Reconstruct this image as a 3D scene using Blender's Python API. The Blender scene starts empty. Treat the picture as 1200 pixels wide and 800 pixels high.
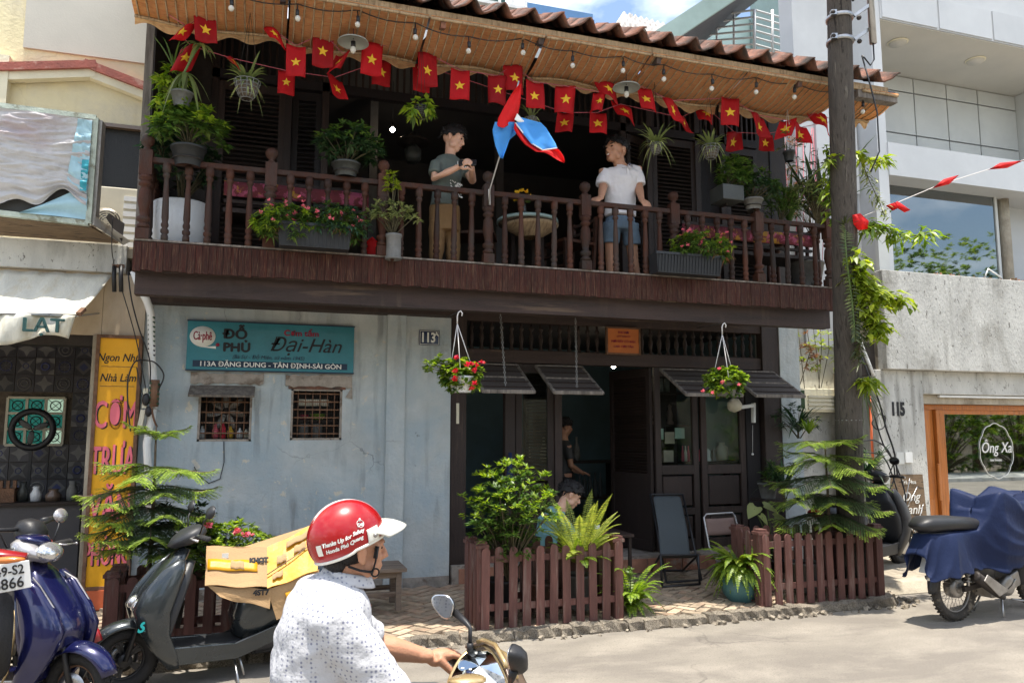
import bpy, bmesh, math, random
from mathutils import Vector, Matrix, Euler, Quaternion
S = bpy.context.scene
COL = S.collection
PI = math.pi
R = math.radians
# ------------------------------------------------------------------ camera
CAMH, YAW, PITCH, FPX = 1.7, R(18.0), math.atan(105/900.), 900.0
cam = bpy.data.cameras.new('camera'); cam_o = bpy.data.objects.new('camera', cam); COL.objects.link(cam_o)
cam.sensor_width = 36; cam.lens = 36*FPX/1200; cam.clip_start = 0.05; cam.clip_end = 2000
cam_o.location = (0, 0, CAMH); cam_o.rotation_euler = (PI/2+PITCH, 0, -YAW)
S.camera = cam_o
# ------------------------------------------------------------------ world, sun, exposure
SUN_DIR = Vector((-0.03, -0.10, 1.0)).normalized()          # towards the sun: almost overhead
el = math.asin(SUN_DIR.z); az = math.atan2(SUN_DIR.x, SUN_DIR.y)
W_ = bpy.data.worlds.new('World'); S.world = W_; W_.use_nodes = True
nt = W_.node_tree; nt.nodes.clear()
wo = nt.nodes.new('ShaderNodeOutputWorld'); bg = nt.nodes.new('ShaderNodeBackground')
sky = nt.nodes.new('ShaderNodeTexSky'); sky.sky_type = 'NISHITA'; sky.sun_disc = False
sky.sun_elevation = el; sky.sun_rotation = az; sky.air_density = 1.2; sky.dust_density = 1.5; sky.ozone_density = 1.0
tc = nt.nodes.new('ShaderNodeTexCoord'); mp = nt.nodes.new('ShaderNodeMapping'); mp.inputs['Scale'].default_value = (1, 1, 2.2)
mp.inputs['Location'].default_value = (0.35, 0.1, 0.0)
nz = nt.nodes.new('ShaderNodeTexNoise'); nz.inputs['Scale'].default_value = 2.3; nz.inputs['Detail'].default_value = 7; nz.inputs['Roughness'].default_value = 0.55
rp = nt.nodes.new('ShaderNodeValToRGB'); rp.color_ramp.elements[0].position = 0.45; rp.color_ramp.elements[1].position = 0.62
mx = nt.nodes.new('ShaderNodeMix'); mx.data_type = 'RGBA'; mx.inputs[7].default_value = (9.5, 9.8, 10.2, 1)
L_ = nt.links.new
L_(tc.outputs['Generated'], mp.inputs['Vector']); L_(mp.outputs[0], nz.inputs['Vector']); L_(nz.outputs['Fac'], rp.inputs[0])
L_(rp.outputs[0], mx.inputs[0]); L_(sky.outputs[0], mx.inputs[6]); L_(mx.outputs[2], bg.inputs[0]); L_(bg.outputs[0], wo.inputs[0])
bg.inputs[1].default_value = 0.15
sl = bpy.data.lights.new('sun', 'SUN'); sl.energy = 4.7; sl.angle = R(0.55); sl.color = (1.0, 0.94, 0.84)
sun = bpy.data.objects.new('sun', sl); COL.objects.link(sun); sun.location = (0, 0, 30)
sun.rotation_euler = SUN_DIR.to_track_quat('Z', 'Y').to_euler()
S.view_settings.view_transform = 'Standard'; S.view_settings.look = 'None'
S.view_settings.exposure = 0.76; S.view_settings.gamma = 1.0
# ------------------------------------------------------------------ point helpers (pixel of the photo + a plane -> world point)
_f = Vector((math.sin(YAW)*math.cos(PITCH), math.cos(YAW)*math.cos(PITCH), math.sin(PITCH)))
_r = Vector((math.cos(YAW), -math.sin(YAW), 0)); _u = _r.cross(_f)
def ray(px, py): return _f + _r*((px-600)/FPX) + _u*((400-py)/FPX)
def P(px, py, Y): d = ray(px, py); return Vector((0, 0, CAMH)) + d*(Y/d.y)
def G(px, py, z=0.0): d = ray(px, py); return Vector((0, 0, CAMH)) + d*((z-CAMH)/d.z)
def V(*a): return Vector(a)
# ------------------------------------------------------------------ materials
MATS = {}
def lin(c):
 return tuple(((v/255.)/12.92 if v/255. <= .04045 else ((v/255.+.055)/1.055)**2.4) for v in c)
def mat(name, c, rough=.7, var=.18, scale=6., bump=.15, bscale=60., stretch=(1, 1, 1), c2=None, msc=3., mth=.58, mw=.04,
  c3=None, m3sc=5., m3th=.6, m3w=.05, metal=0., trans=0., coat=0., obvar=.0, isl=0., spec=.4, sss=0., alpha=1., transm=0., emit=None, es=0., bdist=.01):
 if name in MATS: return MATS[name]
 m = bpy.data.materials.new(name); m.use_nodes = True; n = m.node_tree.nodes; l = m.node_tree.links
 b = n['Principled BSDF']; out = n['Material Output']
 tx = n.new('ShaderNodeTexCoord'); mpn = n.new('ShaderNodeMapping'); mpn.inputs['Scale'].default_value = stretch
 # object coordinates, shifted per object so that alike pieces differ
 oi = n.new('ShaderNodeObjectInfo'); add = n.new('ShaderNodeVectorMath'); add.operation = 'ADD'
 sc = n.new('ShaderNodeVectorMath'); sc.operation = 'SCALE'; sc.inputs[3].default_value = 17.0
 cmb = n.new('ShaderNodeCombineXYZ'); l.new(oi.outputs['Random'], cmb.inputs[0]); l.new(oi.outputs['Random'], cmb.inputs[1])
 l.new(cmb.outputs[0], sc.inputs[0]); l.new(tx.outputs['Object'], add.inputs[0]); l.new(sc.outputs[0], add.inputs[1]); l.new(add.outputs[0], mpn.inputs[0])
 def noise(s, det=5, r=.6, d=0):
  q = n.new('ShaderNodeTexNoise'); q.inputs['Scale'].default_value = s; q.inputs['Detail'].default_value = det; q.inputs['Roughness'].default_value = r
  q.inputs['Distortion'].default_value = d; l.new(mpn.outputs[0], q.inputs['Vector']); return q
 def mixc(f, a, bb, mode='MIX'):
  q = n.new('ShaderNodeMix'); q.data_type = 'RGBA'; q.blend_type = mode
  if hasattr(f, 'links'): l.new(f, q.inputs[0])
  else: q.inputs[0].default_value = f
  for k, s_ in ((6, a), (7, bb)):
   if hasattr(s_, 'links'): l.new(s_, q.inputs[k])
   else: q.inputs[k].default_value = (*s_[:3], 1)
  return q.outputs[2]
 def mrange(src, a, bq, lo, hi):
  q = n.new('ShaderNodeMapRange'); q.inputs[1].default_value = a; q.inputs[2].default_value = bq
  q.inputs[3].default_value = lo; q.inputs[4].default_value = hi; l.new(src, q.inputs[0]); return q.outputs[0]
 n1 = noise(scale)
 v = mrange(n1.outputs['Fac'], .3, .7, 1-var, 1+var)
 h = n.new('ShaderNodeHueSaturation'); h.inputs['Color'].default_value = (*c, 1); l.new(v, h.inputs['Value'])
 colr = h.outputs[0]
 if c2 is not None:
  n2 = noise(msc, 6, .65, .3); colr = mixc(mrange(n2.outputs['Fac'], mth-mw, mth+mw, 0, 1), colr, c2)
 if c3 is not None:
  n3 = noise(m3sc, 6, .7, .5); colr = mixc(mrange(n3.outputs['Fac'], m3th-m3w, m3th+m3w, 0, 1), colr, c3)
 if obvar or isl:
  h2 = n.new('ShaderNodeHueSaturation'); l.new(colr, h2.inputs['Color'])
  if isl:
   ge = n.new('ShaderNodeNewGeometry'); l.new(mrange(ge.outputs['Random Per Island'], 0, 1, 1-isl, 1+isl), h2.inputs['Value'])
   l.new(mrange(ge.outputs['Random Per Island'], 0, 1, .5+isl*.05, .5-isl*.05), h2.inputs['Hue'])
  else: l.new(mrange(oi.outputs['Random'], 0, 1, 1-obvar, 1+obvar), h2.inputs['Value'])
  colr = h2.outputs[0]
 l.new(colr, b.inputs['Base Color'])
 b.inputs['Metallic'].default_value = metal; b.inputs['Specular IOR Level'].default_value = spec
 rr = mrange(n1.outputs['Fac'], .3, .7, max(0, rough-.08), min(1, rough+.08)); l.new(rr, b.inputs['Roughness'])
 b.inputs['Coat Weight'].default_value = coat; b.inputs['Coat Roughness'].default_value = .08
 if sss: b.inputs['Subsurface Weight'].default_value = sss; b.inputs['Subsurface Radius'].default_value = (.02, .008, .004); b.inputs['Subsurface Scale'].default_value = .5
 if transm: b.inputs['Transmission Weight'].default_value = transm
 if emit: b.inputs['Emission Color'].default_value = (*emit, 1); b.inputs['Emission Strength'].default_value = es
 if bump:
  nb = noise(bscale, 4, .6); bp = n.new('ShaderNodeBump'); bp.inputs['Strength'].default_value = min(1, bump*3); bp.inputs['Distance'].default_value = bdist
  l.new(nb.outputs['Fac'], bp.inputs['Height']); l.new(bp.outputs[0], b.inputs['Normal'])
 if trans:
  tr = n.new('ShaderNodeBsdfTranslucent'); ms = n.new('ShaderNodeMixShader'); ms.inputs[0].default_value = trans
  hb = n.new('ShaderNodeHueSaturation'); hb.inputs['Value'].default_value = 1.6; hb.inputs['Saturation'].default_value = 1.1; l.new(colr, hb.inputs['Color'])
  l.new(hb.outputs[0], tr.inputs[0]); l.new(b.outputs[0], ms.inputs[1]); l.new(tr.outputs[0], ms.inputs[2]); l.new(ms.outputs[0], out.inputs[0])
 m.diffuse_color = (*c, 1)
 MATS[name] = m; return m
M = {}
def dm(key, *a, **k): M[key] = mat(key, *a, **k)
# wood
dm('dark_wood', (.034, .021, .017), .55, .35, 5, .25, 30, (14, 14, 1.2), c2=(.055, .034, .027), msc=1.5, mth=.62, obvar=.25)
dm('rail_wood', (.058, .022, .013), .6, .4, 6, .25, 40, (1, 1, .4), spec=.2, c2=(.042, .034, .029), msc=5, mth=.55, mw=.12, obvar=.35)
dm('plank_wood', (.085, .022, .015), .65, .45, 5, .3, 40, (9, 9, 1.2), spec=.2, c2=(.27, .17, .10), msc=1.6, mth=.60, mw=.07, c3=(.030, .018, .016), m3sc=1.0, m3th=.52, m3w=.14, obvar=.16)
dm('beam_wood', (.045, .027, .022), .6, .4, 3, .25, 50, (.5, 6, 6), c2=(.13, .085, .055), msc=1.2, mth=.66)
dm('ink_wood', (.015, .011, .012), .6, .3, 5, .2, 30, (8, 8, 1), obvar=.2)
dm('grey_wood', (.24, .205, .175), .8, .3, 5, .3, 40, (10, 10, 1), c2=(.10, .085, .07), msc=1.5, mth=.55, mw=.12)
dm('pole_wood', (.105, .088, .072), .85, .4, 6, .6, 30, (6, 6, .35), c2=(.035, .028, .024), msc=6, mth=.58, mw=.06, c3=(.24, .21, .17), m3sc=3, m3th=.64, bdist=.02)
dm('picket_wood', (.145, .062, .050), .6, .25, 4, .2, 40, (10, 10, 1), c2=(.24, .17, .14), msc=2.2, mth=.62, mw=.08, obvar=.18)
dm('bench_wood', (.20, .155, .12), .75, .3, 5, .3, 40, (1, 8, 8), c2=(.09, .06, .045), msc=2)
dm('orange_wood', (.42, .135, .025), .35, .25, 4, .1, 40, (10, 10, .7), coat=.3)
# masonry
dm('blue_plaster', (.47, .49, .475), .85, .16, 2.2, .4, 25, c2=(.33, .40, .435), msc=1.3, mth=.51, mw=.14, c3=(.56, .52, .43), m3sc=7, m3th=.625, m3w=.012)
dm('blue_plaster_light', (.47, .49, .475), .85, .14, 3, .4, 25, c2=(.36, .42, .45), msc=1.8, mth=.54, mw=.12, c3=(.22, .24, .24), m3sc=9, m3th=.69, m3w=.02)
dm('cement', (.30, .26, .22), .9, .3, 9, .7, 30, c2=(.17, .13, .10), msc=6)
dm('cream_wall', (.75, .66, .42), .85, .07, 1.5, .2, 25, c2=(.62, .56, .42), msc=.9, mth=.56, mw=.10)
dm('cream_trim', (.76, .70, .52), .8, .1, 4, .15, 30, c2=(.5, .45, .33), msc=3, mth=.66)
dm('brick_red_paint', (.33, .10, .075), .75, .2, 8, .2, 40, c2=(.45, .25, .2), msc=5)
dm('stained_concrete', (.52, .51, .47), .9, .16, 3, .4, 35, (1, 1, .55), c2=(.30, .285, .25), msc=1.6, mth=.60, mw=.08, c3=(.17, .16, .14), m3sc=20, m3th=.62, m3w=.03)
dm('old_concrete', (.40, .35, .27), .9, .22, 3.5, .4, 35, (1, 1, .5), c2=(.20, .165, .12), msc=2.5, mth=.57, mw=.12)
dm('marble_cream', (.52, .43, .32), .55, .14, 3, .05, 30, (1, 1, .4), c2=(.40, .31, .21), msc=2.2, mth=.56, mw=.12)
dm('white_panel', (.52, .535, .545), .55, .06, 1.5, .03, 30, c2=(.44, .455, .465), msc=.8, mth=.6, mw=.2)
dm('grey_panel', (.52, .53, .51), .55, .05, 1.5, .03, 30, c2=(.45, .46, .45), msc=1.2, mth=.6, mw=.15)
dm('soffit_cream', (.54, .51, .44), .7, .06, 2, .05)
dm('road', (.30, .268, .224), .9, .22, 1.1, .7, 170, (1, 2.0, 1), c2=(.225, .20, .17), msc=.8, mth=.52, mw=.07, c3=(.15, .135, .115), m3sc=60, m3th=.60, m3w=.06, bdist=.008)
dm('ground_earth', (.30, .25, .19), .95, .25, 6, .5, 50)
dm('paver', (.42, .33, .235), .9, .25, 12, .5, 60, c2=(.24, .18, .13), msc=4, mth=.57, mw=.10, c3=(.48, .29, .19), m3sc=2, m3th=.6, m3w=.1, obvar=.22)
dm('joint', (.13, .105, .08), .95, .3, 20, .5, 80)
dm('kerb_stone', (.42, .36, .28), .95, .3, 9, .9, 40, c2=(.13, .105, .08), msc=16, mth=.54, mw=.06, obvar=.2, bdist=.02)
dm('step_brick', (.32, .15, .095), .85, .3, 6, .4, 40, c2=(.35, .28, .22), msc=3, obvar=.2)
dm('terracotta', (.22, .095, .060), .85, .35, 7, .5, 50, c2=(.06, .045, .038), msc=4, mth=.51, mw=.10, c3=(.42, .33, .27), m3sc=9, m3th=.66, obvar=.25)
# metals, plastics, others
dm('black_plastic', (.018, .018, .02), .45, .2, 5, .05)
dm('rubber', (.022, .021, .021), .8, .3, 10, .2, 80)
dm('rubber_dusty', (.055, .048, .04), .85, .35, 10, .3, 80, c2=(.20, .17, .13), msc=8, mth=.6)
dm('planter_plastic', (.024, .026, .030), .5, .2, 6, .05)
dm('chrome', (.62, .62, .62), .18, .1, 5, .0, metal=1)
dm('steel', (.40, .40, .40), .35, .2, 8, .05, metal=1)
dm('dirty_alu', (.33, .31, .29), .45, .3, 12, .1, metal=.8)
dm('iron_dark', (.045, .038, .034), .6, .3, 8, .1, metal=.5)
dm('rust', (.16, .085, .05), .85, .4, 12, .3)
dm('white_paint', (.74, .74, .72), .4, .06, 5, .02)
dm('ivory_plastic', (.62, .57, .44), .5, .1, 5, .02)
dm('white_ceramic', (.66, .67, .68), .3, .06, 3, .02, coat=.3)
dm('blue_pearl', (.008, .010, .06), .22, .12, 4, .0, metal=.3, coat=.8)
dm('scooter_grey', (.035, .042, .046), .28, .12, 4, .0, metal=.5, coat=.8)
dm('scooter_matte', (.03, .031, .034), .45, .15, 5, .04)
dm('silver_paint', (.42, .40, .40), .28, .08, 4, .0, metal=.6, coat=.7)
dm('champagne', (.50, .36, .17), .25, .1, 4, .0, metal=.55, coat=.9)
dm('brown_plastic', (.15, .10, .07), .35, .15, 5, .0, coat=.4)
dm('cub_cream', (.55, .50, .40), .35, .1, 4, .02, coat=.4)
dm('red_paint', (.28, .012, .015), .3, .1, 5, .0, coat=.7)
dm('helmet_red', (.34, .004, .006), .30, .04, 5, .0, coat=.45)
dm('helmet_trim', (.78, .76, .68), .35, .04, 5, .0, coat=.4)
dm('lens_glass', (.6, .6, .6), .12, .05, 5, .0, metal=.75, coat=1.)
dm('amber', (.55, .16, .02), .2, .1, 5, .0, coat=1.)
dm('mirror', (.55, .57, .58), .03, .0, 5, .0, metal=1)
dm('plate_white', (.72, .72, .70), .5, .06, 9, .0)
dm('print_black', (.015, .015, .017), .6, .1, 5, .0)
dm('print_white', (.78, .77, .72), .6, .05, 5, .0)
dm('print_cyan', (.02, .42, .42), .4, .05, 5, .0)
dm('seat_vinyl', (.022, .022, .023), .42, .1, 4, .05)
dm('cloth_navy', (.014, .022, .060), .5, .12, 3, .12, 30, c2=(.020, .030, .078), msc=2, spec=.15)
dm('cardboard', (.39, .245, .12), .8, .1, 4, .1, 40, (1, 6, 1), c2=(.44, .27, .13), msc=3)
dm('tape_yellow', (.60, .29, .004), .45, .1, 6, .08, 20, coat=.1)
dm('bamboo', (.78, .50, .27), .7, .25, 18, .3, 60, (1, 6, 1), c2=(.62, .37, .19), msc=12, mth=.55, mw=.10, trans=.62)
dm('bamboo_edge', (.46, .33, .20), .8, .25, 10, .3, 50, (6, 1, 1), c2=(.25, .16, .09), msc=8)
dm('flag_red', (.50, .010, .016), .75, .15, 3, .05, 30, trans=.4, obvar=.22)
dm('flag_red_bright', (.72, .015, .015), .7, .08, 3, .05, 30, trans=.4)
dm('flag_blue', (.10, .42, .80), .7, .08, 3, .05, 30, trans=.4)
dm('star_yellow', (.78, .46, .03), .7, .1, 5, .0)
dm('teal_sign', (.032, .20, .245), .5, .14, 2.5, .05, 30, c2=(.022, .145, .18), msc=1.7, mth=.55, mw=.15, coat=.1)
dm('navy_plate', (.012, .02, .065), .35, .1, 5, .0, coat=.5)
dm('sign_navy', (.012, .03, .06), .6, .15, 6, .0)
dm('sign_red', (.26, .012, .035), .6, .2, 7, .0, c2=(.17, .02, .05), msc=9)
dm('sign_yellow', (.80, .39, .010), .5, .08, 3, .05, 30, c2=(.68, .31, .008), msc=2, mth=.6, mw=.12)
dm('sign_pink', (.78, .16, .21), .55, .08, 4, .0)
dm('sign_orange', (.50, .145, .035), .55, .12, 5, .0)
dm('door_green', (.018, .070, .065), .5, .2, 4, .1, 40, (8, 8, 1))
dm('pipe_orange', (.55, .12, .045), .55, .15, 5, .05)
dm('tarp_white', (.52, .51, .51), .75, .08, 4, .35, 14, c2=(.44, .36, .38), msc=1.2, mth=.60, mw=.10, spec=.2)
dm('tarp_blue', (.36, .56, .64), .4, .12, 4, .15, 14)
dm('tarp_teal', (.03, .32, .40), .4, .1, 4, .1, 14)
dm('awning_canvas', (.74, .72, .63), .7, .08, 6, .2, 20, (3, 1, 1), c2=(.60, .53, .38), msc=3, mth=.60, mw=.12, trans=.15)
dm('frame_green_white', (.46, .52, .45), .7, .25, 9, .2, 40, c2=(.22, .22, .16), msc=6)
dm('ply_brown', (.20, .135, .08), .85, .35, 4, .3, 30, (1, 6, 6), c2=(.07, .05, .035), msc=4)
dm('louvre_dark', (.045, .045, .045), .6, .15, 5, .05)
dm('screen_black', (.022, .022, .022), .55, .2, 40, .1)
dm('zinc_sheet', (.45, .43, .40), .5, .2, 4, .1, 30, c2=(.28, .25, .22), msc=3)
dm('roof_blue', (.10, .22, .40), .45, .1, 3, .02)
dm('green_grey', (.20, .28, .27), .6, .1, 3, .05)
dm('aqua_panel', (.36, .48, .45), .5, .1, 3, .02)
dm('eave_dark', (.07, .07, .085), .6, .2, 6, .1, 30, (1, 8, 1))
dm('net_brown', (.075, .06, .052), .8, .3, 60, .2)
dm('tile_floor', (.42, .36, .26), .7, .2, 3, .1)
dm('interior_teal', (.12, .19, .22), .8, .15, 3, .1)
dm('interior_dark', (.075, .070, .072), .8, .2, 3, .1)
dm('cloth_pattern', (.16, .03, .04), .8, .2, 6, .05, c2=(.42, .22, .03), msc=9, mth=.56, mw=.02, c3=(.42, .09, .17), m3sc=11, m3th=.56, m3w=.02)
dm('paper_frames', (.50, .40, .30), .7, .2, 6, .0)
dm('paper_mint', (.45, .58, .47), .7, .2, 6, .0)
dm('flower_yellow', (.85, .50, .02), .6, .1, 5, .0, trans=.2, isl=.2)
dm('flower_red', (.60, .02, .04), .6, .1, 5, .0, trans=.25, isl=.3)
dm('flower_pink', (.72, .16, .20), .6, .1, 5, .0, trans=.25, isl=.3)
dm('deck_fabric', (.065, .075, .08), .75, .1, 3, .2, 120)
dm('brown_fabric', (.20, .13, .11), .75, .1, 3, .2, 120)
dm('net_grey', (.16, .16, .15), .8, .2, 30, .1)
dm('pot_teal', (.055, .145, .155), .45, .25, 5, .1, coat=.2)
dm('pot_grey', (.15, .145, .135), .8, .25, 8, .3)
dm('pot_black', (.022, .024, .026), .5, .2, 8, .05)
dm('pot_smoke', (.045, .048, .045), .35, .25, 8, .05)
dm('soil', (.05, .035, .025), .95, .3, 20, .6)
dm('lamp_shade', (.34, .36, .33), .5, .12, 6, .05, metal=.2)
dm('bulb_off', (.70, .68, .62), .15, .05, 5, .0, coat=.8, trans=.3)
dm('bulb_lit', (.9, .85, .7), .3, 0, 5, .0, emit=(1, .86, .62), es=60)
dm('neon_strip', (.9, .8, .6), .3, 0, 5, .0, emit=(1, .8, .45), es=2.2)
dm('rope_white', (.66, .63, .60), .6, .1, 5, .0)
dm('rope_pink', (.50, .12, .16), .7, .1, 5, .0)
# leaves
def leafm(key, c, tr=.35, isl=.4, **k): dm(key, c, .42, .25, 2.5, 0., isl=isl, trans=tr, spec=.5, **k)
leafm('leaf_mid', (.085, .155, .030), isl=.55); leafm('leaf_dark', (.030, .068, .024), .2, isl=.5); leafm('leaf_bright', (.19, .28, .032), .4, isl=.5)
leafm('leaf_lime', (.26, .33, .035), .42); leafm('leaf_blue', (.035, .085, .045), .25); leafm('leaf_varieg', (.27, .31, .12), .35, .5)
leafm('leaf_olive', (.085, .105, .035), .3); leafm('leaf_pine', (.10, .155, .065), .25, .35); leafm('leaf_pine_new', (.28, .38, .07), .35, .3)
leafm('leaf_fern', (.20, .30, .035), .42, .35); leafm('leaf_cycad', (.30, .35, .065), .45, .3); leafm('leaf_dry', (.22, .11, .05), .3); leafm('leaf_orchid', (.15, .19, .06), .3)
dm('stem', (.085, .070, .035), .8, .3, 10, .2); dm('stem_green', (.10, .15, .04), .6, .2, 10, .05); dm('bark', (.12, .09, .065), .9, .35, 12, .5)
# people
dm('skin_tan', (.47, .235, .14), .5, .08, 9, .08, 120, sss=.15); dm('skin_light', (.62, .36, .25), .5, .06, 9, .05, 120, sss=.15)
dm('skin_brown', (.46, .24, .15), .5, .08, 9, .08, 120, sss=.15)
dm('hair', (.010, .008, .008), .45, .3, 40, .3, 200, (1, 1, .2)); dm('eye_dark', (.015, .01, .01), .2, 0, 5, 0); dm('lips', (.30, .09, .07), .5, .1, 5, 0)
dm('brow', (.02, .014, .012), .7, .1, 5, 0); dm('teeth', (.75, .72, .65), .3, 0, 5, 0)
dm('polo_white', (.68, .66, .68), .75, .05, 4, .12, 25); dm('denim', (.13, .19, .26), .85, .2, 6, .2, 150); dm('tee_grey', (.105, .125, .11), .8, .1, 4, .12, 25)
dm('khaki', (.23, .135, .06), .85, .12, 5, .15, 30); dm('hoodie', (.155, .31, .32), .85, .1, 5, .15, 25); dm('strap_black', (.012, .012, .013), .7, .1, 5, .1)
def image_free_dots(name):
 """white cotton printed with small dark dots in offset rows"""
 m = mat(name, (.52, .52, .54), .8, .04, 4, .3, 18); n = m.node_tree.nodes; l = m.node_tree.links; b = n['Principled BSDF']
 tx = n.new('ShaderNodeTexCoord'); vo = n.new('ShaderNodeTexVoronoi'); vo.inputs['Scale'].default_value = 70; vo.inputs['Randomness'].default_value = .22
 l.new(tx.outputs['Object'], vo.inputs['Vector'])
 r_ = n.new('ShaderNodeValToRGB'); r_.color_ramp.elements[0].position = .18; r_.color_ramp.elements[0].color = (.20, .21, .28, 1)
 r_.color_ramp.elements[1].position = .36; r_.color_ramp.elements[1].color = (.52, .52, .54, 1); l.new(vo.outputs['Distance'], r_.inputs[0]); l.new(r_.outputs[0], b.inputs['Base Color'])
 return m
M['shirt_dots'] = image_free_dots('shirt_dots')
def glassm(name, tint, mixf, rough=.02):
 """thin pane: a share of clear see-through and a share of reflection"""
 m = bpy.data.materials.new(name); m.use_nodes = True; n = m.node_tree.nodes; l = m.node_tree.links; n.clear()
 o = n.new('ShaderNodeOutputMaterial'); t = n.new('ShaderNodeBsdfTransparent'); t.inputs[0].default_value = (*tint, 1)
 g = n.new('ShaderNodeBsdfGlossy'); g.inputs['Roughness'].default_value = rough; g.inputs[0].default_value = (.9, .95, .95, 1)
 f = n.new('ShaderNodeFresnel'); f.inputs[0].default_value = 1.5; a = n.new('ShaderNodeMath'); a.operation = 'ADD'; a.inputs[1].default_value = mixf
 x = n.new('ShaderNodeMixShader'); l.new(f.outputs[0], a.inputs[0]); l.new(a.outputs[0], x.inputs[0]); l.new(t.outputs[0], x.inputs[1]); l.new(g.outputs[0], x.inputs[2]); l.new(x.outputs[0], o.inputs[0])
 MATS[name] = m; M[name] = m
glassm('pane_clear', (.85, .9, .9), .0); glassm('pane_dark', (.35, .40, .42), .22); glassm('pane_shop', (.45, .5, .48), .42)
def add_marks(key, dark, crack=0., cw=.012, streak=0., ssc=3., sth=.62, damp=.75, pale=None):
 """hairline cracks and vertical run marks laid over a material's colour"""
 m = M[key]; n = m.node_tree.nodes; l = m.node_tree.links; b = n['Principled BSDF']; tx = n.new('ShaderNodeTexCoord')
 def lay(fac, c_):
  src = b.inputs['Base Color'].links[0].from_socket; q = n.new('ShaderNodeMix'); q.data_type = 'RGBA'; l.new(fac, q.inputs[0]); l.new(src, q.inputs[6]); q.inputs[7].default_value = (*c_, 1); l.new(q.outputs[2], b.inputs['Base Color'])
 def rng(src, a, bb, lo, hi): q = n.new('ShaderNodeMapRange'); q.inputs[1].default_value = a; q.inputs[2].default_value = bb; q.inputs[3].default_value = lo; q.inputs[4].default_value = hi; l.new(src, q.inputs[0]); return q.outputs[0]
 def noi(vec, s, d=5): q = n.new('ShaderNodeTexNoise'); q.inputs['Scale'].default_value = s; q.inputs['Detail'].default_value = d; l.new(vec, q.inputs['Vector']); return q
 def mul(a, c_): q = n.new('ShaderNodeMath'); q.operation = 'MULTIPLY'; l.new(a, q.inputs[0]); l.new(c_, q.inputs[1]); return q.outputs[0]
 if crack:
  nz_ = noi(tx.outputs['Object'], 2.2); ad = n.new('ShaderNodeVectorMath'); ad.operation = 'MULTIPLY_ADD'; ad.inputs[1].default_value = (.5, .5, .5); l.new(nz_.outputs['Color'], ad.inputs[0]); l.new(tx.outputs['Object'], ad.inputs[2])
  v = n.new('ShaderNodeTexVoronoi'); v.feature = 'DISTANCE_TO_EDGE'; v.inputs['Scale'].default_value = crack; l.new(ad.outputs[0], v.inputs['Vector'])
  lay(mul(rng(v.outputs['Distance'], 0, cw, damp, 0), rng(noi(tx.outputs['Object'], crack*.9).outputs['Fac'], .50, .58, 0, 1)), dark)
 if streak:
  mp_ = n.new('ShaderNodeMapping'); mp_.inputs['Scale'].default_value = (1, 1, .12); l.new(tx.outputs['Object'], mp_.inputs[0])
  lay(mul(rng(noi(mp_.outputs[0], ssc*4).outputs['Fac'], sth-.06, sth+.06, 0, streak), rng(noi(tx.outputs['Object'], 1.3).outputs['Fac'], .42, .62, 0, 1)), pale or dark)
add_marks('road', (.13, .115, .10), crack=.55, cw=.010); add_marks('blue_plaster', (.16, .17, .17), crack=.9, cw=.006, streak=.6, ssc=2.5, sth=.58); add_marks('blue_plaster_light', (.2, .21, .21), crack=.8, cw=.005, streak=.5, sth=.58)
add_marks('stained_concrete', (.13, .12, .10), crack=.5, cw=.006, streak=.5, ssc=1.5, sth=.60); add_marks('cream_wall', (.42, .34, .2), crack=.5, cw=.006, streak=.35, ssc=1., sth=.6); add_marks('plank_wood', (.30, .22, .15), streak=.35, ssc=12., sth=.62); add_marks('beam_wood', (.13, .09, .06), streak=.3, ssc=3)
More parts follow.
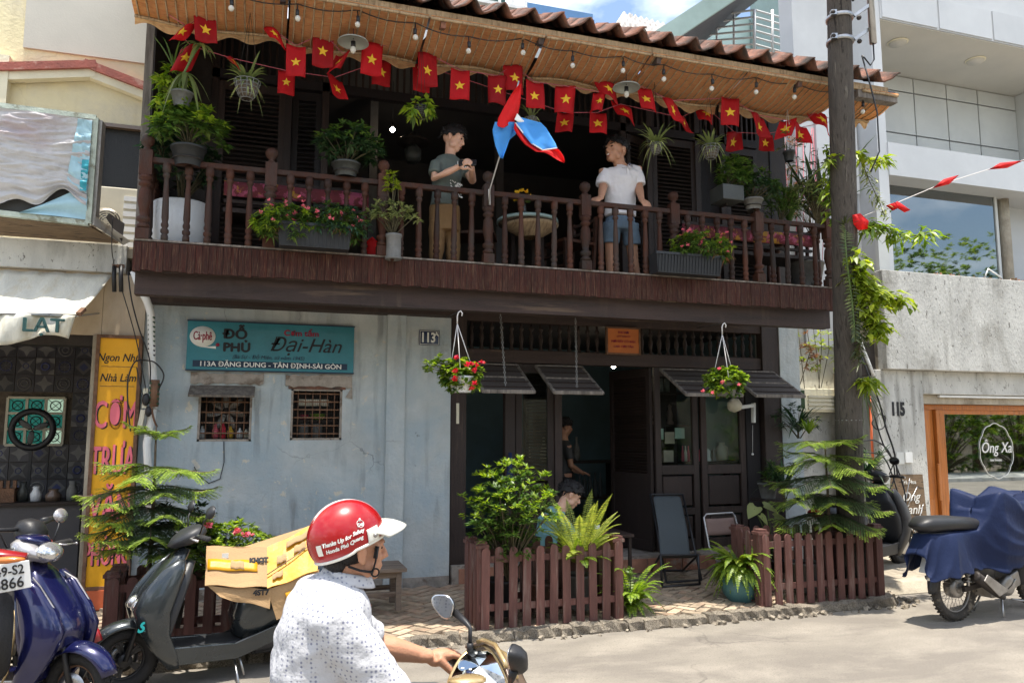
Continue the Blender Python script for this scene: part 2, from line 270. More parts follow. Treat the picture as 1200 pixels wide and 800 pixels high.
# ------------------------------------------------------------------ mesh helpers
class MB:
 def __init__(s): s.v = []; s.f = []; s.m = []; s.mi = 0; s.sm = []
 def add(s, vs, fs, smooth=False):
  b = len(s.v); s.v.extend([tuple(v) for v in vs]); s.f.extend([tuple(b+i for i in f) for f in fs]); s.m.extend([s.mi]*len(fs)); s.sm.extend([smooth]*len(fs)); return s
 def box(s, x0, x1, y0, y1, z0, z1): return s.obox(((x0+x1)/2, (y0+y1)/2, (z0+z1)/2), (abs(x1-x0), abs(y1-y0), abs(z1-z0)))
 def obox(s, c, size, rot=None, taper=1.):
  hx, hy, hz = size[0]/2, size[1]/2, size[2]/2
  vs = [Vector((x*hx*(taper if z > 0 else 1), y*hy*(taper if z > 0 else 1), z*hz)) for z in (-1, 1) for y in (-1, 1) for x in (-1, 1)]
  if rot is not None: vs = [rot @ v for v in vs]
  return s.add([v+Vector(c) for v in vs], [(0, 2, 3, 1), (4, 5, 7, 6), (0, 1, 5, 4), (2, 6, 7, 3), (0, 4, 6, 2), (1, 3, 7, 5)])
 def bar(s, a, b, w, h=None, up=(0, 0, 1)):
  a, b = Vector(a), Vector(b); d = b-a; L = d.length; z = d.normalized(); x = Vector(up).cross(z)
  if x.length < 1e-4: x = Vector((1, 0, 0)).cross(z)
  x.normalize(); y = z.cross(x); rot = Matrix((x, y, z)).transposed(); return s.obox((a+b)/2, (w, h or w, L), rot)
 def tube(s, pts, r, n=8, cap=True, closed=False, squash=None):
  pts = [Vector(p) for p in pts]; N = len(pts); rs = r if isinstance(r, (list, tuple)) else [r]*N
  vs = []; prev = None
  for i, p in enumerate(pts):
   if closed: t = pts[(i+1) % N]-pts[i-1]
   else: t = pts[min(i+1, N-1)]-pts[max(i-1, 0)]
   if t.length < 1e-9: t = Vector((0, 0, 1))
   t.normalize()
   if prev is None: a = Vector((0, 0, 1)) if abs(t.z) < .9 else Vector((1, 0, 0)); x = a.cross(t).normalized()
   else: x = (prev - t*prev.dot(t)); x = x.normalized() if x.length > 1e-6 else Vector((1, 0, 0)).cross(t).normalized()
   prev = x; y = t.cross(x)
   sx, sy = (squash if squash else (1, 1))
   for k in range(n): a = 2*PI*k/n; vs.append(p + x*math.cos(a)*rs[i]*sx + y*math.sin(a)*rs[i]*sy)
  fs = []
  for i in range(N if closed else N-1):
   for k in range(n): j = (i+1) % N; fs.append((i*n+k, i*n+(k+1) % n, j*n+(k+1) % n, j*n+k))
  if cap and not closed: fs.append(tuple(range(n-1, -1, -1))); fs.append(tuple((N-1)*n+k for k in range(n)))
  return s.add(vs, fs, True)
 def lathe(s, prof, c=(0, 0, 0), n=16, axis=None, sx=1., sy=1., cap=True):
  """prof: list of (radius, height) along the axis"""
  q = Vector((0, 0, 1)).rotation_difference(Vector(axis)) if axis is not None else None
  vs = []
  for r_, h_ in prof:
   for k in range(n):
    a = 2*PI*k/n; v = Vector((math.cos(a)*r_*sx, math.sin(a)*r_*sy, h_))
    if q: v = q @ v
    vs.append(v+Vector(c))
  fs = []
  for i in range(len(prof)-1):
   for k in range(n): fs.append((i*n+k, i*n+(k+1) % n, (i+1)*n+(k+1) % n, (i+1)*n+k))
  if cap: fs.append(tuple(range(n-1, -1, -1))); fs.append(tuple((len(prof)-1)*n+k for k in range(n)))
  return s.add(vs, fs, True)
 def ball(s, c, r, n=12, rot=None):
  rx, ry, rz = r if isinstance(r, (tuple, list)) else (r, r, r); vs = []; fs = []; m_ = max(4, n//2)
  for i in range(m_+1):
   t = PI*i/m_
   for k in range(n):
    a = 2*PI*k/n; v = Vector((rx*math.sin(t)*math.cos(a), ry*math.sin(t)*math.sin(a), rz*math.cos(t)))
    if rot is not None: v = rot @ v
    vs.append(v+Vector(c))
  for i in range(m_):
   for k in range(n): fs.append((i*n+k, (i+1)*n+k, (i+1)*n+(k+1) % n, i*n+(k+1) % n))
  return s.add(vs, fs, True)
 def torus(s, c, R_, r_, axis=(0, 0, 1), n=28, m_=10, sq=(1, 1)):
  q = Vector((0, 0, 1)).rotation_difference(Vector(axis)); pts = []
  vs = []; fs = []
  for i in range(n):
   a = 2*PI*i/n
   for k in range(m_):
    b = 2*PI*k/m_; rr = R_ + r_*math.cos(b)*sq[0]; vs.append(q @ Vector((rr*math.cos(a), rr*math.sin(a), r_*math.sin(b)*sq[1])) + Vector(c))
  for i in range(n):
   for k in range(m_): fs.append((i*m_+k, ((i+1) % n)*m_+k, ((i+1) % n)*m_+(k+1) % m_, i*m_+(k+1) % m_))
  return s.add(vs, fs, True)
 def prism(s, poly, a, b):
  """poly: list of 3-D points of one face; a, b: offset vectors of the two ends"""
  n = len(poly); A = [Vector(p)+Vector(a) for p in poly]; B = [Vector(p)+Vector(b) for p in poly]
  return s.add(A+B, [tuple(range(n-1, -1, -1)), tuple(range(n, 2*n))] + [(i, (i+1) % n, n+(i+1) % n, n+i) for i in range(n)])
 def grid(s, fn, nu, nv, thick=None, smooth=True):
  vs = [Vector(fn(i/nu, j/nv)) for i in range(nu+1) for j in range(nv+1)]
  fs = [(i*(nv+1)+j, (i+1)*(nv+1)+j, (i+1)*(nv+1)+j+1, i*(nv+1)+j+1) for i in range(nu) for j in range(nv)]
  return s.add(vs, fs, smooth)
 def loft(s, rings, n=16, cap=True, p=2.0):
  """rings: (centre, u-vector, v-vector) half axes; p superellipse exponent"""
  vs = []
  for ring in rings:
   c, u, v = ring[:3]; pp = ring[3] if len(ring) > 3 else p
   for k in range(n):
    a = 2*PI*k/n; ca, sa = math.cos(a), math.sin(a); e = 2./pp
    vs.append(Vector(c) + Vector(u)*math.copysign(abs(ca)**e, ca) + Vector(v)*math.copysign(abs(sa)**e, sa))
  fs = []
  for i in range(len(rings)-1):
   for k in range(n): fs.append((i*n+k, i*n+(k+1) % n, (i+1)*n+(k+1) % n, (i+1)*n+k))
  if cap: fs.append(tuple(range(n-1, -1, -1))); fs.append(tuple((len(rings)-1)*n+k for k in range(n)))
  return s.add(vs, fs, True)
 def mesh(s, name, mats, off=Vector((0, 0, 0))):
  me = bpy.data.meshes.new(name); me.from_pydata([tuple(Vector(v)-off) for v in s.v], [], s.f)
  for m_ in (mats if isinstance(mats, (list, tuple)) else [mats]): me.materials.append(M[m_] if isinstance(m_, str) else m_)
  if any(s.m): me.polygons.foreach_set('material_index', s.m)
  me.polygons.foreach_set('use_smooth', s.sm); me.update(); return me
 def build(s, name, mats, parent=None, org=None, **props):
  if parent is not None: off = world_org(parent)
  elif org is not None: off = Vector(org)
  else:
   xs = [v[0] for v in s.v]; ys = [v[1] for v in s.v]; zs = [v[2] for v in s.v]; off = Vector(((min(xs)+max(xs))/2, (min(ys)+max(ys))/2, min(zs)))
  o = bpy.data.objects.new(name, s.mesh(name, mats, off)); COL.objects.link(o)
  if parent is not None: o.parent = parent
  else: o.location = off
  for k, v_ in props.items(): o[k] = v_
  return o
def world_org(o):
 p = Vector(o.location)
 while o.parent: o = o.parent; p += Vector(o.location)
 return p
def thing(name, label, cat, loc, group=None):
 o = bpy.data.objects.new(name, None); COL.objects.link(o); o.location = loc; o.empty_display_size = .1
 o['label'] = label; o['category'] = cat
 if group: o['group'] = group
 return o
def tag(o, label, cat, group=None):
 o['label'] = label; o['category'] = cat
 if group: o['group'] = group
 return o
def piece(name, me, parent, wloc, rot=(0, 0, 0), sc=(1, 1, 1), **props):
 """one instance of a shared mesh, placed at a world point under a parent"""
 o = bpy.data.objects.new(name, me); COL.objects.link(o)
 o.location = Vector(wloc)-(world_org(parent) if parent else Vector((0, 0, 0))); o.rotation_euler = rot; o.scale = sc
 if parent: o.parent = parent
 for k, v_ in props.items(): o[k] = v_
 return o
def copy_tree(o, parent=None):
 c = o.copy(); COL.objects.link(c); c.parent = parent
 for ch in [x for x in bpy.data.objects if x.parent == o]: copy_tree(ch, c)
 return c
def mod_bevel(o, w=.004, seg=2):
 m_ = o.modifiers.new('bevel', 'BEVEL'); m_.width = w; m_.segments = seg; m_.limit_method = 'ANGLE'; m_.angle_limit = R(35); return o
def mod_sub(o, lv=1): m_ = o.modifiers.new('sub', 'SUBSURF'); m_.levels = lv; m_.render_levels = lv; return o
def mod_remesh(o, vox=.01, smooth=4):
 m_ = o.modifiers.new('remesh', 'REMESH'); m_.mode = 'VOXEL'; m_.voxel_size = vox; m_.use_smooth_shade = True
 if smooth: q = o.modifiers.new('smooth', 'SMOOTH'); q.iterations = smooth; q.factor = .5
 return o
def mod_solid(o, t=.004): m_ = o.modifiers.new('solid', 'SOLIDIFY'); m_.thickness = t; m_.offset = 0; return o
def text(name, body, size, loc, parent, material, rot=(PI/2, 0, 0), extrude=.002, shear=0., bold=0., sx=1., align='CENTER', space=1.):
 fat = bold if bold and any(ord(q) > 127 for q in body) else 0
 if fat: bold = 0
 cu = bpy.data.curves.new('txt', 'FONT'); cu.body = body; cu.size = size; cu.extrude = extrude; cu.shear = shear; cu.offset = bold
 cu.align_x = align; cu.align_y = 'CENTER'; cu.space_character = space; cu.resolution_u = 3
 t = bpy.data.objects.new('txt', cu); me = bpy.data.meshes.new_from_object(t); me.name = name
 bpy.data.objects.remove(t); bpy.data.curves.remove(cu)
 me.transform(Matrix.Diagonal((sx, 1, 1, 1)))
 if fat:
  bm = bmesh.new()
  for k, (dx, dy) in enumerate(((0, 0), (1, 0), (-1, 0), (0, .8), (0, -.8))): m2 = me.copy(); m2.transform(Matrix.Translation((dx*fat*1.1, dy*fat*1.1, -.0004*k))); bm.from_mesh(m2); bpy.data.meshes.remove(m2)
  bm.to_mesh(me); bm.free()
 me.materials.clear(); me.materials.append(M[material])
 o = bpy.data.objects.new(name, me); COL.objects.link(o); o.rotation_euler = rot
 if parent: o.parent = parent; o.location = Vector(loc)-world_org(parent)
 else: o.location = loc
 return o
def star_mb(c, r, nrm=(0, -1, 0), up=(0, 0, 1), t=.002):
 nrm = Vector(nrm).normalized(); up = Vector(up); rt = up.cross(nrm).normalized(); up = nrm.cross(rt); pts = []
 for i in range(10):
  a = PI/2+i*PI/5; q = r if i % 2 == 0 else r*.42; pts.append(Vector(c)+rt*math.cos(a)*q+up*math.sin(a)*q)
 mb = MB(); mb.add([Vector(c)+nrm*t]+[p+nrm*t for p in pts], [(0, i+1, (i+1) % 10+1) for i in range(10)]); return mb
rnd = random.Random(7)
U = rnd.uniform
# ================================================================== GROUND
mb = MB(); mb.add([(-300, -300, -.05), (300, -300, -.05), (300, 300, -.05), (-300, 300, -.05)], [(0, 1, 2, 3)]); mb.build('ground', 'ground_earth', org=(0, 0, -.05), kind='structure')
mb = MB(); mb.add([(-120, -3.2, 0), (120, -3.2, 0), (120, 6.62, 0), (-120, 6.62, 0)], [(0, 1, 2, 3)]); mb.build('road', 'road', org=(0, 0, 0), kind='structure')
pav = MB(); pav.add([(-30, 6.34, -.04), (5.96, 6.34, -.04), (5.96, 8.6, -.04), (-30, 8.6, -.04), (-30, 6.34, .035), (5.96, 6.34, .035), (5.96, 8.6, .11), (-30, 8.6, .11)], [(0, 3, 2, 1), (4, 5, 6, 7), (0, 1, 5, 4), (1, 2, 6, 5), (2, 3, 7, 6), (3, 0, 4, 7)]); pz_ = lambda y: .043+(y-6.34)*.0332
pav = pav.build('pavement', 'joint', org=(0, 0, 0), kind='structure')
mb = MB(); mb.box(-30, 30, -6, -3.2, -.04, .12); mb.build('far_pavement', 'stained_concrete', org=(0, 0, 0), kind='structure')
bw = .098
bm_ = MB(); bm_.obox((0, 0, 0), (2*bw-.008, bw-.008, .034), taper=.97); brick_me = bm_.mesh('paver', 'paver')
cells = []
a45 = R(38); ca, sa = math.cos(a45), math.sin(a45)
for i in range(-70, 90):
 for j in range(-50, 50):
  ox, oy = i*1+2*j, i*1-2*j
  for (cx, cy, ro) in ((ox+1, oy+.5, 0), (ox+.5, oy+2, PI/2)):
   x, y = cx*bw, cy*bw; X, Y = x*ca-y*sa+1.5, x*sa+y*ca+7.2
   if -1.3 < X < 5.9 and 6.36 < Y < 8.02: cells.append((X, Y, ro+a45))
def vis(c): return (c[1]-6.2)*3 + (0 if 1.0 < c[0] < 5.2 else 5)
cells.sort(key=vis)
for k, (x, y, a) in enumerate(cells[:295]):
 piece('brick', brick_me, pav, (x, y, pz_(y)+U(-.004, .004)), (U(-.02, .02), U(-.02, .02), a+U(-.02, .02)))
mb = MB()
for (x, y, a) in cells[295:]: mb.obox((x, y, pz_(y)+U(-.003, .003)), (2*bw-.008, bw-.008, .034), Matrix.Rotation(a, 3, 'Z'))
mb.build('paver_field', 'paver', pav, kind='stuff')
# grey square tiles on the left pavement in front of the neighbour
tb = MB(); tb.obox((0, 0, 0), (.388, .388, .03)); tile_me = tb.mesh('square_tile', 'old_concrete')
for i in range(12):
 for j in range(4): piece('paving_tile', tile_me, pav, (-1.55-.4*i, 6.55+.4*j, pz_(6.55+.4*j)+U(-.002, .002)), (.033, 0, U(-.01, .01)))
# rough kerb stones
kerb = MB(); kerb.box(-30, 5.98, 6.30, 6.345, -.04, .035); kerb = kerb.build('kerb', 'joint', org=(0, 0, 0), kind='structure')
kvars = []
for q in range(6):
 bm = bmesh.new(); bmesh.ops.create_cube(bm, size=1); bmesh.ops.subdivide_edges(bm, edges=bm.edges[:], cuts=1, use_grid_fill=True)
 for v in bm.verts:
  if abs(v.co.x)+abs(v.co.y)+abs(v.co.z) > 1.2: v.co *= .86
  v.co += Vector((U(-.06, .06), U(-.09, .09), U(-.07, .07)))
 me = bpy.data.meshes.new('kerb_stone'); bm.to_mesh(me); bm.free(); me.materials.append(M['kerb_stone']); kvars.append(me)
 for p in me.polygons: p.use_smooth = False
x = -1.4
while x < 5.9:
 w = U(.075, .15); piece('stone', rnd.choice(kvars), kerb, (x+w/2, 6.27+U(-.012, .012)+.02*math.sin(x*1.3), .012), (U(-.05, .05), U(-.06, .06), U(-.08, .08)), (w*1.06, .15, .13+U(-.025, .015))); x += w+.008
x = 5.98; y = 6.3
while y < 7.3: w = U(.12, .2); piece('stone', rnd.choice(kvars), kerb, (x, y+w/2, .02), (0, 0, PI/2), (w*1.1, .16, .13)); y += w
# loose rubble by the kerb end
mb = MB()
for i in range(150):
 r_ = U(.006, .028); X_, Y_ = (U(5.95, 6.35), U(6.25, 6.95)) if i < 70 else (U(.8, 6.2), 6.16+U(-.05, .03)); mb.obox((X_, Y_, r_*.4), (r_*2, r_*1.6, r_*1.3), Euler((U(0, 3), U(0, 3), U(0, 3))).to_matrix())
mb.build('rubble', 'kerb_stone', org=(0, 0, 0), kind='stuff')
# apron in front of number 115: slab tilted to the road, low step behind
ap = MB(); ap.add([(6.08, 6.75, .10), (6.08, 6.65, .0), (12, 6.65, .0), (12, 6.75, .10), (6.08, 8.02, .16), (12, 8.02, .16), (6.08, 8.02, -.04), (12, 8.02, -.04), (6.08, 6.65, -.04), (12, 6.65, -.04)],
 [(0, 1, 2, 3), (0, 3, 5, 4), (4, 5, 7, 6), (8, 9, 2, 1), (1, 0, 4, 6, 8), (2, 9, 7, 5, 3)]); ap.build('concrete_apron', 'old_concrete', org=(6, 6.6, 0), kind='structure')
mb = MB(); mb.box(6.06, 12, 8.02, 8.6, -.04, .30); mb.build('shop_step', 'stained_concrete', org=(6, 8, 0), kind='structure')
# ================================================================== THE WOODEN SHOPHOUSE
WY, BY = 8.1, 6.9                                             # street wall, balcony front
house = thing('shop_house', 'two storey old shophouse with blue plaster ground floor and dark wooden balcony under tiled eaves', 'house', (2.4, 8.1, 0))
mb = MB()
X0, X1, A0, A1, B0, B1 = -1.04, 1.93, -.59, -.09, .28, .79
for (a, b, z0, z1) in ((X0, A0, 0, 3.05), (A0, A1, 0, 1.6), (A0, A1, 2.15, 3.05), (A1, B0, 0, 3.05), (B0, B1, 0, 1.61), (B0, B1, 2.13, 3.05), (B1, X1, 0, 3.05)):
 mb.box(a, b, WY, WY+.16, z0, z1)
mb.build('wall', 'blue_plaster', house, label='flaking blue plaster wall')
mb = MB(); mb.box(1.235, 1.435, WY-.055, WY+.01, .0, 3.0); mod_bevel(mb.build('pilaster', 'blue_plaster_light', house), .008)
mb = MB(); mb.box(1.437, 1.93, WY-.022, WY+.004, .10, 3.0); mb.build('wall_panel', 'blue_plaster_light', house)
mb = MB(); mb.box(X0, 1.93, WY-.03, WY+.002, .0, .20); mb.build('skirting', 'cement', house)
mb = MB(); mb.box(6.17, 6.46, WY+.0, WY+.5, .10, 3.05); mb.build('wall', 'blue_plaster_light', house, label='narrow blue strip of wall right of the doors')
# side return of the wall on the left, seen past the yellow sign
mb = MB(); mb.box(-1.10, -1.04, WY-.02, WY+.3, 0, 3.1); mb.build('wall_edge', 'blue_plaster_light', house)
# cement lintels, frames, grilles, small awning
def blob_lintel(x0, x1, z0, z1, leg=None):
 m_ = MB(); n_ = 16; top = [(x0+(x1-x0)*i/n_, WY, z1+U(-.012, .012)) for i in range(n_+1)]; bot = [(x1-(x1-x0)*i/n_, WY, z0+U(-.012, .012)) for i in range(n_+1)]
 if leg: bot[0:0] = [(x1+.01, WY, z0-leg), (x1-.06, WY, z0-leg+.02)]
 m_.prism(top+bot, (0, -.022, 0), (0, .01, 0)); return m_
blob_lintel(-.67, .01, 2.165, 2.27).build('lintel', 'cement', house)
blob_lintel(.22, .88, 2.15, 2.27, .12).build('lintel', 'cement', house)
def window(x0, x1, z0, z1, nb):
 f = MB(); t = .022
 for a in ((x0, x1, z0, z0+t), (x0, x1, z1-t, z1), (x0, x0+t, z0, z1), (x1-t, x1, z0, z1)): f.box(a[0], a[1], WY+.002, WY+.05, a[2], a[3])
 w = f.build('window', 'cement', house)
 g = MB()
 for i in range(nb): z = z0+(z1-z0)*(i+.8)/(nb+.4); g.box(x0+.02, x1-.02, WY+.055, WY+.065, z-.007, z+.007)
 for i in range(6): x = x0+(x1-x0)*(i+1)/7; g.tube([(x, WY+.07, z0), (x, WY+.07, z1)], .006, 6)
 g.build('grille', 'rust', w)
 m_ = MB()
 for i in range(26): x = x0+(x1-x0)*i/25; m_.box(x-.0012, x+.0012, WY+.082, WY+.084, z0, z1)
 for i in range(26): z = z0+(z1-z0)*i/25; m_.box(x0, x1, WY+.085, WY+.087, z-.0012, z+.0012)
 m_.build('mesh_screen', 'iron_dark', w); return w
w1 = window(A0, A1, 1.6, 2.15, 5); w2 = window(B0, B1, 1.61, 2.13, 6)
mb = MB(); mb.box(.25, .82, WY-.012, WY+.03, 2.125, 2.165); mb.build('rail', 'terracotta', w2)
mb = MB(); mb.bar((-.36, WY-.005, 2.10), (-.36, WY-.20, 2.02), .56, .022, up=(1, 0, 0)); fl = MB()
fl.obox((-.37, WY-.11, 2.085), (.60, .24, .022), Matrix.Rotation(R(25), 3, 'X')); fl.build('flap', 'grey_wood', w1)
# dim room behind the two small windows, with the things standing on its sills
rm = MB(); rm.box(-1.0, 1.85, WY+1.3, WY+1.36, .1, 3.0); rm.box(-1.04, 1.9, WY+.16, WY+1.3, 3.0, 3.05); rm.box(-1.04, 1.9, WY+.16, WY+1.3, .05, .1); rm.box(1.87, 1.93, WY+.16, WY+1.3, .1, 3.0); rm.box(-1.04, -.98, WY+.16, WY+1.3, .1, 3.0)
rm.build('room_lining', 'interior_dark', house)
# extractor fan in the left window
fan = thing('extractor_fan', 'grey bladed extractor fan standing inside the left small window', 'fan', (-.34, WY+.2, 1.9))
mb = MB()
for k in range(7):
 a = 2*PI*k/7; c = Vector((-.34+.11*math.sin(a), WY+.19, 1.90+.11*math.cos(a))); mb.ball(c, (.035, .006, .085), 10, Matrix.Rotation(a, 3, 'Y') @ Matrix.Rotation(.3, 3, 'Z'))
mb.build('blade', 'dirty_alu', fan); mb = MB(); mb.torus((-.34, WY+.2, 1.9), .20, .012, (0, 1, 0)); mb.build('rim', 'iron_dark', fan)
mb = MB(); mb.ball((-.34, WY+.185, 1.9), .035); mb.build('hub', 'iron_dark', fan)
for k, (x, c_, h) in enumerate(((-.55, 'white_ceramic', .12), (-.43, 'flower_pink', .14), (-.36, 'flower_red', .16), (-.29, 'star_yellow', .12), (-.2, 'white_ceramic', .1), (-.14, 'ivory_plastic', .09))):
 m_ = MB(); m_.lathe([(.02, 0), (.03, .01), (.03, h*.6), (.012, h*.85), (.013, h)], (x, WY+.13, 1.63), 10)
 o = m_.build('jar', c_); tag(o, ['small white jar at the left end of the left window sill', 'pink jar on the left window sill', 'tall red jar on the left window sill', 'yellow jar on the left window sill', 'round white jar right of the yellow one on the left window sill', 'low ivory jar at the right end of the left window sill'][k], 'jar', 'jars on the left window sill')
m_ = MB(); m_.box(.36, .66, WY+.14, WY+.15, 1.96, 2.03); o = m_.build('notice_card', 'ivory_plastic'); tag(o, 'faded pale notice card hanging behind the right window grille', 'card')
m_ = MB(); m_.lathe([(.05, 0), (.08, .05), (.085, .06)], (.56, WY+.2, 1.82), 14); tag(m_.build('bowl', 'leaf_bright'), 'green bowl behind the right window grille', 'bowl')
m_ = MB(); m_.lathe([(.03, 0), (.05, .04), (.05, .05)], (.42, WY+.2, 1.82), 14); tag(m_.build('bowl', 'sign_red'), 'small red bowl left of the green one behind the right window grille', 'bowl')
m_ = MB(); m_.lathe([(.05, 0), (.05, .15)], (.42, WY+.2, 1.63), 14); tag(m_.build('tin_can', 'net_grey'), 'grey tin can standing below the red bowl in the right window', 'can')
m_ = MB(); m_.lathe([(.05, 0), (.05, .15)], (.56, WY+.2, 1.63), 14); tag(m_.build('tin_can', 'net_grey'), 'grey tin can standing below the green bowl in the right window', 'can')
m_ = MB(); m_.box(.3, .77, WY+.13, WY+.28, 1.80, 1.815); m_.build('shelf', 'dark_wood', w2)
# wire hanging from the fan window
mb = MB(); mb.tube([(-.34, WY-.01, 1.6), (-.33, WY-.012, 1.4), (-.36, WY-.012, 1.24), (-.46, WY-.012, 1.20), (-.55, WY-.012, 1.27), (-.6, WY-.012, 1.36)], .0045, 5); tag(mb.build('hanging_wire', 'black_plastic'), 'thin black wire looping below the left window on the blue wall', 'wire')
# ---- street level entrance
EY = 8.2
pl = MB(); pl.box(1.95, 6.17, 8.02, 8.6, .05, .30); pl.build('threshold', 'cement', house)
for i in range(19): m_ = MB(); m_.box(2.02+.22*i, 2.225+.22*i, 8.0, 8.03, .12, .27); m_.build('brick', 'step_brick', house)
def vbar(x0, x1, z0=.30, z1=3.0, y=EY, t=.09, name='post', m_='dark_wood', par=None): q = MB(); q.box(x0, x1, y-t/2, y+t/2, z0, z1); return mod_bevel(q.build(name, m_, par or house), .006, 1)
p = vbar(1.94, 2.115, .12, 3.04, 8.17, .13); m_ = MB(); m_.box(2.0, 2.03, 8.095, 8.105, 1.78, 2.0); m_.build('name_strip', 'ivory_plastic', p)
vbar(5.92, 6.17, .30, 3.04, 8.17, .12)
q = MB(); q.box(2.115, 5.92, EY-.06, EY+.06, 2.46, 2.60); q.build('transom_beam', 'beam_wood', house)
q = MB(); q.box(1.94, 6.17, EY-.07, EY+.08, 2.915, 3.10); q.build('lintel_beam', 'beam_wood', house)
# little turned balusters of the transom
prof = [(.014, 0), (.028, .01), (.028, .03), (.014, .05), (.024, .11), (.030, .15), (.016, .20), (.012, .22), (.028, .24), (.028, .26), (.014, .28), (.014, .32)]
q = MB(); q.lathe(prof, (0, 0, 0), 8); tbal = q.mesh('transom_baluster', 'dark_wood')
tr = MB(); tr.box(2.115, 5.92, EY-.02, EY+.02, 2.598, 2.612); tr = tr.build('transom', 'dark_wood', house)
x = 2.19
while x < 5.88:
 if not (3.74 < x < 4.26): piece('baluster', tbal, tr, (x, EY, 2.60))
 x += .117
vbar(3.16, 3.25, .30, 2.46); vbar(2.57, 2.69, .30, 2.46)
def leaf_door(x0, x1, zg=1.24, nm='glass_door', label=None):
 """glazed wooden leaf: stiles, lock rail, panel, pane"""
 d = MB(); z0, z1 = .31, 2.455; s_ = .075
 for a in ((x0, x0+s_, z0, z1), (x1-s_, x1, z0, z1), (x0+s_, x1-s_, z1-.10, z1), (x0+s_, x1-s_, zg-.05, zg+.06), (x0+s_, x1-s_, z0, z0+.13), (x0+s_, x1-s_, .72, .80)):
  d.box(a[0], a[1], EY-.025, EY+.025, a[2], a[3])
 o = mod_bevel(d.build(nm, 'dark_wood', house), .004, 1)
 if label: o['label'] = label
 for (za, zb) in ((z0+.15, .70), (.82, zg-.07)): q = MB(); q.box(x0+s_+.02, x1-s_-.02, EY-.012, EY+.012, za, zb); mod_bevel(q.build('panel', 'dark_wood', o), .01, 1)
 q = MB(); q.box(x0+s_, x1-s_, EY-.003, EY+.003, zg+.06, z1-.10); q.build('pane', 'pane_clear', o)
 return o
leaf_door(2.70, 3.155, 1.20); leaf_door(4.44, 5.02); leaf_door(5.06, 5.68)
vbar(5.70, 5.90, .30, 2.46, EY+.01, .05, 'panel', 'ink_wood')
# left leaf folded open into the room
def louvre_leaf(pa, pb, z0, z1, name='louvre_door', n=24, lab=None, zsplit=None, mt='dark_wood', par=None):
 pa, pb = Vector(pa), Vector(pb); dx = (pb-pa).normalized(); L = (pb-pa).length; nrm = Vector((dx.y, -dx.x, 0)); a = math.atan2(dx.y, dx.x); rot = Matrix.Rotation(a, 3, 'Z')
 d = MB(); s_ = .06
 def bx(u0, u1, za, zb, t=.04): d.obox(pa+dx*((u0+u1)/2)+Vector((0, 0, (za+zb)/2)), (u1-u0, t, zb-za), rot)
 bx(0, s_, z0, z1); bx(L-s_, L, z0, z1); bx(s_, L-s_, z0, z0+.12); bx(s_, L-s_, z1-.09, z1)
 zs = zsplit if zsplit else z0+.12
 if zsplit: bx(s_, L-s_, zs-.08, zs); bx(s_, L-s_, z0+.12, zs-.08, .018)
 o = d.build(name, mt, par or house)
 if lab: o['label'] = lab
 k = (z1-.09-zs)/n; sl_ = MB(); sl_.obox((0, 0, 0), (L-2*s_, .045, .008), Matrix.Rotation(R(38), 3, 'X')); me = sl_.mesh('slat', mt)
 for i in range(n): piece('slat', me, o, pa+dx*(L/2)+Vector((0, 0, zs+k*(i+.5))), (0, 0, a))
 return o
louvre_leaf((4.40, EY, 0), (4.22, EY+.72, 0), .31, 2.45, n=34, zsplit=1.2, lab='folded louvred door leaf')
louvre_leaf((2.12, EY+.02, 0), (2.14, EY+.6, 0), .31, 2.45, n=30, zsplit=1.2)
louvre_leaf((3.15, EY+.05, 0), (3.02, EY+.6, 0), .31, 2.45, n=30, zsplit=1.2)
# tilted hatch flaps on chains
def flap(xc, w, label):
 t = thing('hatch_flap', label, 'flap', (xc, EY-.06, 2.42), 'tilted mesh flaps over the entrance')
 a, b = Vector((0, EY-.07, 2.43)), Vector((0, EY-.66, 2.10)); f = MB()
 for sx in (-w/2, w/2-.0): f.bar(Vector((xc+sx, a.y, a.z)), Vector((xc+sx, b.y, b.z)), .035, .03, up=(0, 0, 1))
 for k in (0.02, .5, .985): c = a.lerp(b, k); f.bar((xc-w/2, c.y, c.z), (xc+w/2, c.y, c.z), .028, .04)
 mod_bevel(f.build('frame', 'grey_wood', t), .003, 1)
 m_ = MB(); ang = math.atan2(a.z-b.z, a.y-b.y); c = a.lerp(b, .5); m_.obox((xc, c.y, c.z+.008), (w-.04, .64, .006), Matrix.Rotation(ang, 3, 'X')); m_.build('netting', 'net_brown', t)
 for k in range(5): c = a.lerp(b, .12+.19*k); m_ = MB(); m_.obox((xc, c.y, c.z+.02), (w, .012, .008), Matrix.Rotation(ang, 3, 'X')); m_.build('batten', 'dark_wood', t)
 return t
flap(2.42, .55, 'tilted wood and mesh hatch flap at the left end of the entrance'); flap(3.20, .55, 'tilted wood and mesh hatch flap second from the left, hung on a chain')
flap(4.86, .72, 'tilted dark hatch flap partly behind the right hanging basket'); flap(5.74, .66, 'tilted hatch flap at the right end of the entrance beside the pole')
def chain(top, bot, lab):
 top, bot = Vector(top), Vector(bot); n_ = int((top-bot).length/.026); m_ = MB()
 for i in range(n_): c = top.lerp(bot, i/n_); m_.torus(c, .012, .0032, (1, 0, 0) if i % 2 else (0, 1, 0), 8, 4)
 tag(m_.build('chain', 'steel'), lab, 'chain', 'chains holding the flaps')
chain((2.33, 7.58, 2.98), (2.40, 7.60, 2.15), 'thin steel chain holding the leftmost hatch flap'); chain((3.18, 7.58, 2.98), (3.20, 7.60, 2.15), 'thick steel chain holding the second hatch flap')
